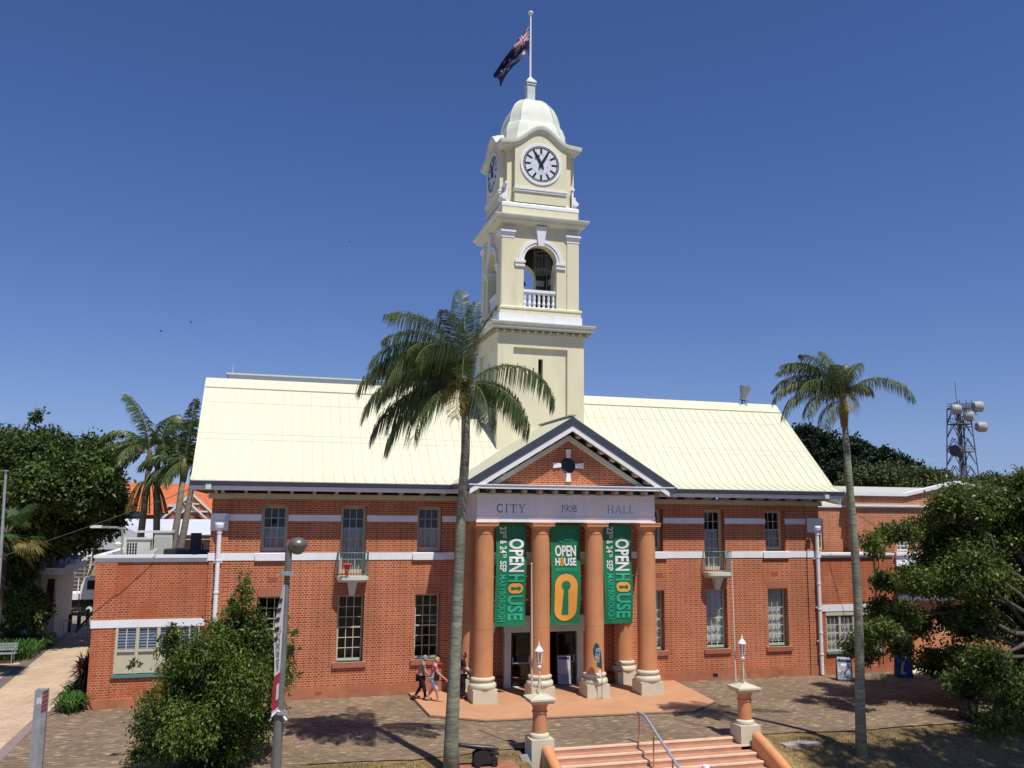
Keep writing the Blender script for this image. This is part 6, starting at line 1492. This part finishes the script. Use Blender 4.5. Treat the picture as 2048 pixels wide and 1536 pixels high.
for x_ in(6.38,6.88):
    for y_ in(-10.2,-9.78):
        b=MB(); b.tube([(x_,y_-.03,.0),(x_,y_+.03,.0)],.085,14); b.tube([(x_,y_-.05,.0),(x_,y_+.05,.0)],.03,8); b.build('wheel',MATS['cannon_iron'],c)
b=MB(); b.box(6.3,6.95,-10.1,-9.9,-.02,.08); b.box(6.75,7.02,-10.15,-9.83,.22,.27); b.build('axle_bed',MATS['cannon_iron'],c)
b=MB(); b.prism([(5.5,-10.9),(7.6,-10.9),(7.5,-9.35),(5.75,-9.45)],'z',-.5,-.085); struct(b,'brick_pad',pavemat('brick_pad_red',(.40,.14,.08),(.30,.11,.07),(.22,.15,.10),.23,.115,.008,hl=((.48,.24,.15),.6,.7)))
bn=empty('litter_bin',(24.85,-8.9,0),'black litter bin standing in the shade of the big right hand tree','bin')
b=MB(); b.box(24.62,25.08,-9.15,-8.7,.02,.72); b.build('body',BLK,bn)
b=MB(); b.box(24.59,25.11,-9.18,-8.67,.72,.77); b.build('lid',BLK,bn)
b=MB(); b.box(24.68,25.02,-9.158,-9.15,.12,.62); b.build('front_panel',mat('bin_panel',(.02,.02,.022),.3,.2,4),bn)
def bench(name,label,x0,x1,y,h=.45,m=BLK,rot=0):
    r=empty(name,((x0+x1)/2,y,0),label,'bench')
    b=MB()
    for k in range(4): b.box(x0,x1,y-.22+.12*k,y-.13+.12*k,h,h+.03)
    b.build('seat',m,r)
    b=MB()
    for k in range(3): b.box(x0,x1,y+.26+.02*k,y+.29+.02*k,h+.12+.12*k,h+.21+.12*k)
    b.build('backrest',m,r)
    for x in(x0+.12,x1-.12):
        b=MB(); b.tube([(x,y-.22,0),(x,y-.2,h)],.025,6); b.tube([(x,y+.24,0),(x,y+.22,h),(x,y+.33,h+.45)],.025,6); b.bar((x,y-.22,h-.02),(x,y+.24,h-.02),.04,.04); b.tube([(x,y-.2,h),(x,y-.22,h+.2),(x,y+.25,h+.22)],.02,6); b.build('leg',m,r)
    return r
bench('park_bench','black slatted bench half hidden under the bushy tree',-2.35,-.35,-8.75)
bench('park_bench','dark grey bench in the shade at the left edge beside the strappy plants',-12.3,-10.75,11.0,m=STL)
# black bench slats at the far right
bench('park_bench','black bench in the shade behind the big tree near the annex',28.5,31.5,-6.0)
b=MB(); b.box(16.55,17.9,-10.15,-9.55,-.2,.035-.12); b.lathe((17.3,-9.85,-.085),[(0.0,0),(.15,.0),(.15,.012),(0,.012)],16,cap=False)
solo(b,'drain_cover',mat('concrete_cover',(.38,.34,.28),.8,.12,4),'square concrete drain cover lying in the dry grass right of the steps','drain cover',loc=(17.2,-9.85,-.1))
# square marker post, bottom left
mp=empty('marker_post',(-4.02,-16,-1.8),'square grey metal marker post with red stripes on one side, bottom left corner','post')
b=MB(); b.prism([(-4.15,-16.1),(-4.01,-16.1),(-3.94,-15.99),(-3.94,-15.86),(-4.15,-15.86)],'z',-2,3.66); b.build('post',STL,mp)
b=MB()
for k in range(5): b.add([(-4.007,-16.104,3.62-.085*k),(-3.937,-15.994,3.62-.085*k+.03),(-3.937,-15.994,3.56-.085*k+.03),(-4.007,-16.104,3.56-.085*k)],[(0,1,2,3)[::-1]])
b.build('red_stripes',BANR if 0 else mat('marker_red',(.26,.04,.035),.6,.2,9),mp)
b=MB()
for k in range(3): b.add([(-4.10+.03*k,-16.103,3.40),(-4.085+.03*k,-16.103,3.40),(-4.085+.03*k,-16.103,3.52),(-4.10+.03*k,-16.103,3.52)],[(0,1,2,3)])
b.build('marking',BW,mp)
b=MB(); b.tube([(-9.45,2,0),(-9.5,2,5),(-9.6,2,8.6)],[.07,.06,.045],10); b.lathe((-9.6,2,8.6),[(.045,0),(.10,.01),(.10,.05),(0,.06)],12,cap=False)
solo(b,'bare_flagpole',STL,'bare grey pole with a small cap at the far left edge by the fan palm','pole',loc=(-9.45,2,0),smooth=True,angle=40)
# cables
def cable(pts,lb,rr=.014):
    b=MB(); P=[]
    for a,c in zip(pts,pts[1:]):
        for k in range(6): P.append(tuple(Vector(a).lerp(Vector(c),k/6)))
    P.append(pts[-1]); b.tube(P,rr,5); solo(b,'overhead_cable',mat('cable_black',(.05,.05,.05),.6,.1,4),lb,'cable',loc=pts[0],smooth=True)
cable([(-2.5,-.85,8.05),(-3.3,-1.1,7.66),(-4.2,-1.4,7.27),(-5.4,-1.75,6.77),(-7,-2.2,6.12),(-8.5,-2.6,5.53),(-11.5,-3.4,4.5),(-16,-4.5,3.3)],'overhead cable sagging from the left eave corner of the hall to the left edge')
cable([(25.7,-.8,8.0),(26.2,-1.2,7.4),(27.2,-2.0,6.5),(28.53,-3,5.43),(31,-5,4.0)],'overhead cable dropping from the right eave corner of the hall into the big tree')
# traffic cone lying on the left balcony
tc=empty('traffic_cone',(3.33,-.42,4.66),'orange traffic cone hung upside down over the rail of the left balcony','traffic cone')
b=MB(); b.lathe((3.33,-.66,4.70),[(.0,.0),(.03,.0),(.04,.03),(.13,.42),(.13,.43)],16,cap=False); b.build('cone',mat('cone_orange',(.75,.07,.02),.5,.1,4),tc,smooth=True,angle=40)
b=MB(); b.box(3.15,3.51,-.84,-.48,5.13,5.17); b.build('base',MATS['cone_orange'],tc)
b=MB(); b.lathe((3.33,-.66,4.88),[(.083,0),(.104,.09)],16,cap=False); b.build('collar',mat('cone_band',(.8,.2,.12),.4,.1,4),tc)
# ================================================================ TELECOM MAST
tm=empty('telecom_mast',(145,120,0),'lattice telecommunications mast with white drum dishes on the skyline at the right','mast')
MST=mat('mast_steel',(.10,.12,.15),.6,.2,1); 
b=MB(); cx0,cy0=145.6,120
def legx(z): return 2.65-(z-10)*.045
corn=[(-1,-1),(1,-1),(1,1),(-1,1)]
Z=[0,5,10,14.9,18,21,24,27,30.5]
for (sx,sy) in corn: b.tube([(cx0+sx*legx(z),cy0+sy*legx(z)*.8,z) for z in Z],.13,6)
for z0_,z1_ in zip(Z,Z[1:]):
    for k in range(4):
        a=corn[k];c_=corn[(k+1)%4]; P=lambda q,z:(cx0+q[0]*legx(z),cy0+q[1]*legx(z)*.8,z)
        b.tube([P(a,z0_),((P(a,z1_)[0]+P(c_,z1_)[0])/2,(P(a,z1_)[1]+P(c_,z1_)[1])/2,z1_)],.09,5); b.tube([P(c_,z0_),((P(a,z1_)[0]+P(c_,z1_)[0])/2,(P(a,z1_)[1]+P(c_,z1_)[1])/2,z1_)],.09,5)
        if z1_ in(14.9,21,27,30.5): b.tube([P(a,z1_),P(c_,z1_)],.12,5)
b.tube([(cx0,cy0,0),(cx0,cy0,31)],.42,8); b.tube([(cx0-.9,cy0-.4,0),(cx0-.9,cy0-.4,31)],.14,6); b.tube([(cx0+.8,cy0-.3,0),(cx0+.8,cy0-.3,28)],.2,6)
b.tube([(cx0-.3,cy0,31),(cx0-.5,cy0,36.3)],.07,5)
b.build('lattice',MST,tm)
b=MB()
for z_ in(21,27,30.3):
    w_=legx(z_)*(1.05 if z_<30 else 1.0); b.box(cx0-w_,cx0+w_,cy0-w_*.8,cy0+w_*.8,z_-.08,z_+.05)
    for h in(.6,1.2): 
        for (a,c_) in(((-1,-1),(1,-1)),((1,-1),(1,1)),((1,1),(-1,1)),((-1,1),(-1,-1))): b.tube([(cx0+a[0]*w_,cy0+a[1]*w_*.8,z_+h),(cx0+c_[0]*w_,cy0+c_[1]*w_*.8,z_+h)],.06,4)
for k in range(14):
    x=cx0-3+.45*k; b.tube([(x,cy0-2.2,28.6+random.random()),(x,cy0-2.2,31+random.random()*1.2)],.07,4)
for z_ in(29,29.6,31): b.tube([(cx0-3.2,cy0-2.2,z_),(cx0+3.2,cy0-2.2,z_)],.06,4)
b.build('platform',MST,tm)
for (x,z,r_,dx,dy,col) in((143.2,30.0,1.1,-.9,.5,0),(148.7,30.8,1.2,1,-.2,0),(146.4,28.6,1.0,.6,-.8,0),(149.3,26.4,1.15,1,-.2,0),(142.7,21.0,1.25,-.95,-.35,1)):
    d=Vector((dx,dy,0)).normalized(); c0=Vector((x,118,z)); b=MB(); b.tube([c0-d*.9,c0-d*.3,c0+d*.9,c0+d*.95],[r_*.75,r_,r_,r_*.97],20); b.bar(c0-d*.7,(cx0,cy0,z),.2,.2)
    b.build('dish',mat('dish_dark',(.05,.055,.07),.6,.1,1) if col else mat('dish_white',(.36,.37,.38),.5,.1,1),tm,smooth=True,angle=40)
# ================================================================ BUILDINGS BEHIND, LEFT
BUF=mat('cream_weatherboard',(.68,.63,.48),.7,.08,2,var2=.08); BUG=mat('pale_grey_sheet',(.60,.62,.66),.6,.05,1,var2=.05)
RED=mat('terracotta_roof_tiles',(.56,.15,.05),.8,.3,3,stretch=(1.5,1.5,4),dirt=((.25,.08,.04),.8,.4))
cb_=empty('cream_cottage',(-10.6,20,0),'low cream timber building with skillion roof and dark window behind the path on the left','building')
XC=-10.62
b=MB(); wall(b,-17,XC,0,3.9,[(-11.12,-10.74,1.55,3.35)],18,.15); b.add([(XC,18,0),(XC,22.5,0),(XC,22.5,3.9),(XC,18,3.9)],[(0,1,2,3)])
b.build('wall',BUF,cb_)
b=MB(); b.box(-11.42,-11.2,17.84,17.99,0,3.9); b.box(-11.15,-10.7,17.93,17.99,1.47,1.54); b.box(XC-.04,XC+.03,17.95,17.999,0,3.9); b.build('trim',mat('pale_yellow_trim',(.66,.62,.46),.6,.1,2),cb_)
b=MB(); b.box(-11.12,-10.74,18.14,18.18,1.55,3.35); b.build('window_dark',DRK,cb_)
b=MB()
for x in(-11.02,-10.92,-10.82): b.box(x-.012,x+.012,18.04,18.08,1.55,3.35)
b.build('window_bars',MATS['old_paint'],cb_)
b=MB(); b.prism([(17.4,3.85),(23,4.3),(23,4.42),(17.4,3.97)],'x',-17.3,XC+.45); b.build('roof',mat('skillion_roof',(.55,.53,.48),.7,.1,2),cb_)
b=MB(); b.box(-17.3,XC+.45,17.32,17.38,3.62,3.98); b.box(XC+.451,XC+.5,17.4,23,3.68,4.1); b.build('fascia',BUG,cb_)
ob=empty('two_storey_building',(-11,27,0),'cream two storey building with outside stair and railed balcony behind the cottage','building')
b=MB(); b.box(-22,-11.55,33.5,50,0,5.5); b.prism([(-22,5.5),(-11.55,5.5),(-11.55,6.06),(-15.8,6.85),(-22,6.3)],'y',33.5,50); b.build('wall',mat('cream_render',(.72,.69,.60),.7,.05,1,var2=.05),ob)
b=MB(); b.box(-11.55,-10.2,36,50,0,6.5); b.build('side_block',BUG,ob)
b=MB()
for k in range(4): b.box(-11.5+.27*k,-11.3+.27*k,35.95,36,3.6,5.5)
b.build('side_windows',mat('old_glass',(.12,.14,.17),.3,.2,3),ob)
b=MB(); b.box(-14.0,-11.6,32.2,33.5,3.55,3.82); b.build('balcony_floor',BUG,ob)
b=MB()
for k in range(12): b.tube([(-13.9+.2*k,32.25,3.82),(-13.9+.2*k,32.25,4.85)],.02,4)
b.tube([(-13.95,32.25,4.85),(-11.65,32.25,4.85)],.028,5); b.build('railing',STL,ob)
b=MB()
for k in range(13): b.box(-13.4+.10*k,-12.4+.10*k,32.4,32.9,.27*k-.05,.27*k)
for x in(-13.4,-12.4): b.bar((x,32.6,0),(x+1.25,32.6,3.5),.05,.16)
b.tube([(-13.5,32.3,0),(-13.2,32.3,3.55)],.05,6); b.tube([(-11.75,32.3,0),(-11.75,32.3,3.55)],.05,6); b.build('outside_stair',mat('stair_timber',(.36,.30,.22),.8,.15,3),ob)
rb=empty('tiled_roof_building',(-7,45,0),'long building with bright orange tiled roof and white barge boarded gable far behind the palms','building')
b=MB(); b.prism([(39.2,6.7),(46,9.4),(52,6.7)],'x',-13.5,-3.2); b.prism([(-7.6,6.4),(-5.35,8.3),(-3.1,6.4)],'y',38.2,46); b.build('roof',RED,rb)
b=MB(); b.box(-13.5,-3.2,39.6,51.8,0,6.7); b.build('wall',BRO,rb)
b=MB()
for sg in(-1,1):
    b.bar((-5.37,38.0,8.42),(-5.37+sg*2.1,38.0,6.45),.1,.16); b.bar((-5.37+sg*.0,37.9,7.55),(-5.37+sg*1.3,37.9,6.35),.1,.14)
b.box(-6.6,-4.1,38.0,38.1,6.95,7.07); b.box(-5.9,-4.8,38.0,38.1,7.55,7.65); b.tube([(-5.37,38,8.4),(-5.37,38,8.95)],.05,5); b.build('gable_trim',WHR,rb)
b=MB(); b.prism([(-7.4,6.4),(-5.37,8.2),(-3.3,6.4)],'y',38.12,38.18); b.build('gable_wall',BR,rb)
b=MB(); b.box(-11,-9.2,39.0,39.15,6.55,6.95); b.box(-8.2,-7.3,39.0,39.15,6.5,6.85); b.box(-6.8,-6.0,38.9,39.0,6.45,6.8); b.build('solar_panel',mat('solar_blue',(.03,.07,.14),.2,.2,3),rb)
b=MB(); b.box(-7.3,-6.5,40,41,7.35,7.6); b.build('skylight',BUG,rb)
wb=empty('white_roofed_building',(-8,36,0),'white metal roofed building with brick base between the palms and the orange tiled roof','building')
b=MB(); b.prism([(33,5.3),(37.5,6.35),(37.5,6.4),(33,5.35)],'x',-12,-3.0); b.prism([(-10.8,5.3),(-9.2,6.2),(-5.9,4.6),(-5.9,4.5),(-10.8,4.5)],'y',28,33); b.build('roof',mat('white_sheet_roof',(.58,.61,.68),.6,.04,1),wb)
b=MB(); b.box(-12,-3.2,34,37.6,0,5.4); b.build('wall',mat('tan_wall',(.48,.33,.18),.8,.15,2),wb); b=MB(); b.box(-9.4,-6.2,28.2,33,0,4.55); b.build('brick_base',BR,wb)
b=MB(); b.box(-9.2,-8.0,28.1,28.2,2.9,3.6); b.build('opening',DRK,wb)
b=MB(); b.tube([(-8.2,33,5.0),(-3.1,33,5.0)],.03,4); b.tube([(-6.9,33,4.5),(-6.9,33,5.9)],.03,4); b.build('pipe',WHR,wb)
# truck
_k0=len(bpy.data.objects)
tk=empty('flatbed_truck',(-11.3,31,0),'white flatbed truck with square cab parked behind the left wing','truck')
b=MB(); b.prism([(-10.95,1.1),(-9.6,1.1),(-9.6,2.55),(-10.75,2.55),(-10.95,2.0)],'y',29.9,31.7); b.build('cab',BW,tk)
b=MB(); b.add([(-10.55,29.88,1.75),(-10.0,29.88,1.75),(-10.0,29.88,2.35),(-10.55,29.88,2.35)],[(0,1,2,3)]); b.build('cab_window',BLK,tk)
b=MB(); b.box(-14.5,-11.05,29.8,31.8,1.1,1.5); b.bar((-11.1,29.9,1.1),(-11.1,29.9,2.5),.06,.06); b.bar((-12.5,29.9,1.5),(-12.5,29.9,2.3),.08,.06); b.build('tray',BW,tk)
b=MB(); b.box(-14.4,-9.7,30.0,31.6,.6,1.09); b.build('chassis',BLK,tk)
for x in(-10.3,-12.2,-13.6):
    b=MB(); b.tube([(x,29.85,.45),(x,30.2,.45)],.45,18); wh=b.build('wheel',BLK,tk); b=MB(); b.tube([(x,29.82,.45),(x,29.86,.45)],.2,12); b.build('rim',BUG,wh)
tk.location.x-=.55
# green bollards, ramp fence
bo0=None
for i in range(7):
    x=-10.55+.30*i*.85; y=22+1.3*i
    b=MB(); b.tube([(0,0,0),(0,0,.95)],.11,10); b.lathe((0,0,.95),[(.11,0),(.12,.03),(.0,.09)],10,cap=False)
    if bo0 is None: bo0=solo(b,'bollard',mat('bollard_green',(.03,.055,.04),.6,.15,4),'nearest of the dark green bollards in the row behind the left wing','bollard',group='row of green bollards'); bo0.location=(x,y,0)
    else:
        q=bo0.copy(); COLL.objects.link(q); q.location=(x,y,0); q['label']=['','second dark green bollard in the row behind the left wing','third dark green bollard in the row behind the left wing','fourth dark green bollard in the row behind the left wing','fifth dark green bollard in the row behind the left wing','sixth dark green bollard in the row behind the left wing','farthest of the dark green bollards in the row behind the left wing'][i]
rf=empty('ramp_fence',(-8.7,19,0),'cream lattice side of a timber ramp rising behind the left wing corner','fence')
b=MB(); b.bar((-9.75,19.2,.30),(-8.1,19.2,2.35),.08,.12); b.build('handrail',mat('rail_timber',(.16,.12,.09),.8,.2,4),rf)
b=MB()
for k in range(7):
    x=-9.6+.25*k; b.bar((x,19.25,0),(x,19.25,.42+.31*k*1.0),.10,.05)
for j in range(5): b.bar((-9.75+.35*j+.05,19.28,.2+.42*j),(-7.9,19.28,.2+.42*j),.05,.10)
b.build('lattice',BUF,rf)
pp=empty('white_post_sign',(-10.3,19.5,0),'short white barrier frame beside the green bollards behind the left wing','barrier')
b=MB()
for x in(-10.45,-10.25,-10.05): b.tube([(x,19.8,0),(x,19.8,.9)],.03,6)
b.tube([(-10.45,19.8,.9),(-10.05,19.8,.9)],.03,6); b.build('frame',BUG,pp)
# birds
bd0=None
for i,(x,y,z,lb) in enumerate(((-6.89,24,18.65,'tiny dark bird in the sky left of the palm, lower left of the pair'),(-5.08,24,19.37,'tiny dark bird in the sky left of the palm, upper right of the pair'),(10.73-4,44,32.0,'tiny dark bird in the sky just left of the clock tower'))):
    b=MB(); b.tube([(-.09,0,0),(0,0,.015),(.10,0,.0)],[.01,.03,.01],6); 
    for s_ in(-1,1): b.add([(.03,0,.01),(-.04,0,.01),(-.06,s_*.16,.07),(.0,s_*.17,.08)],[(0,1,2,3)])
    o=solo(b,'bird',BLK,lb,'bird',group='birds in the sky'); o.location=(x,y,z)
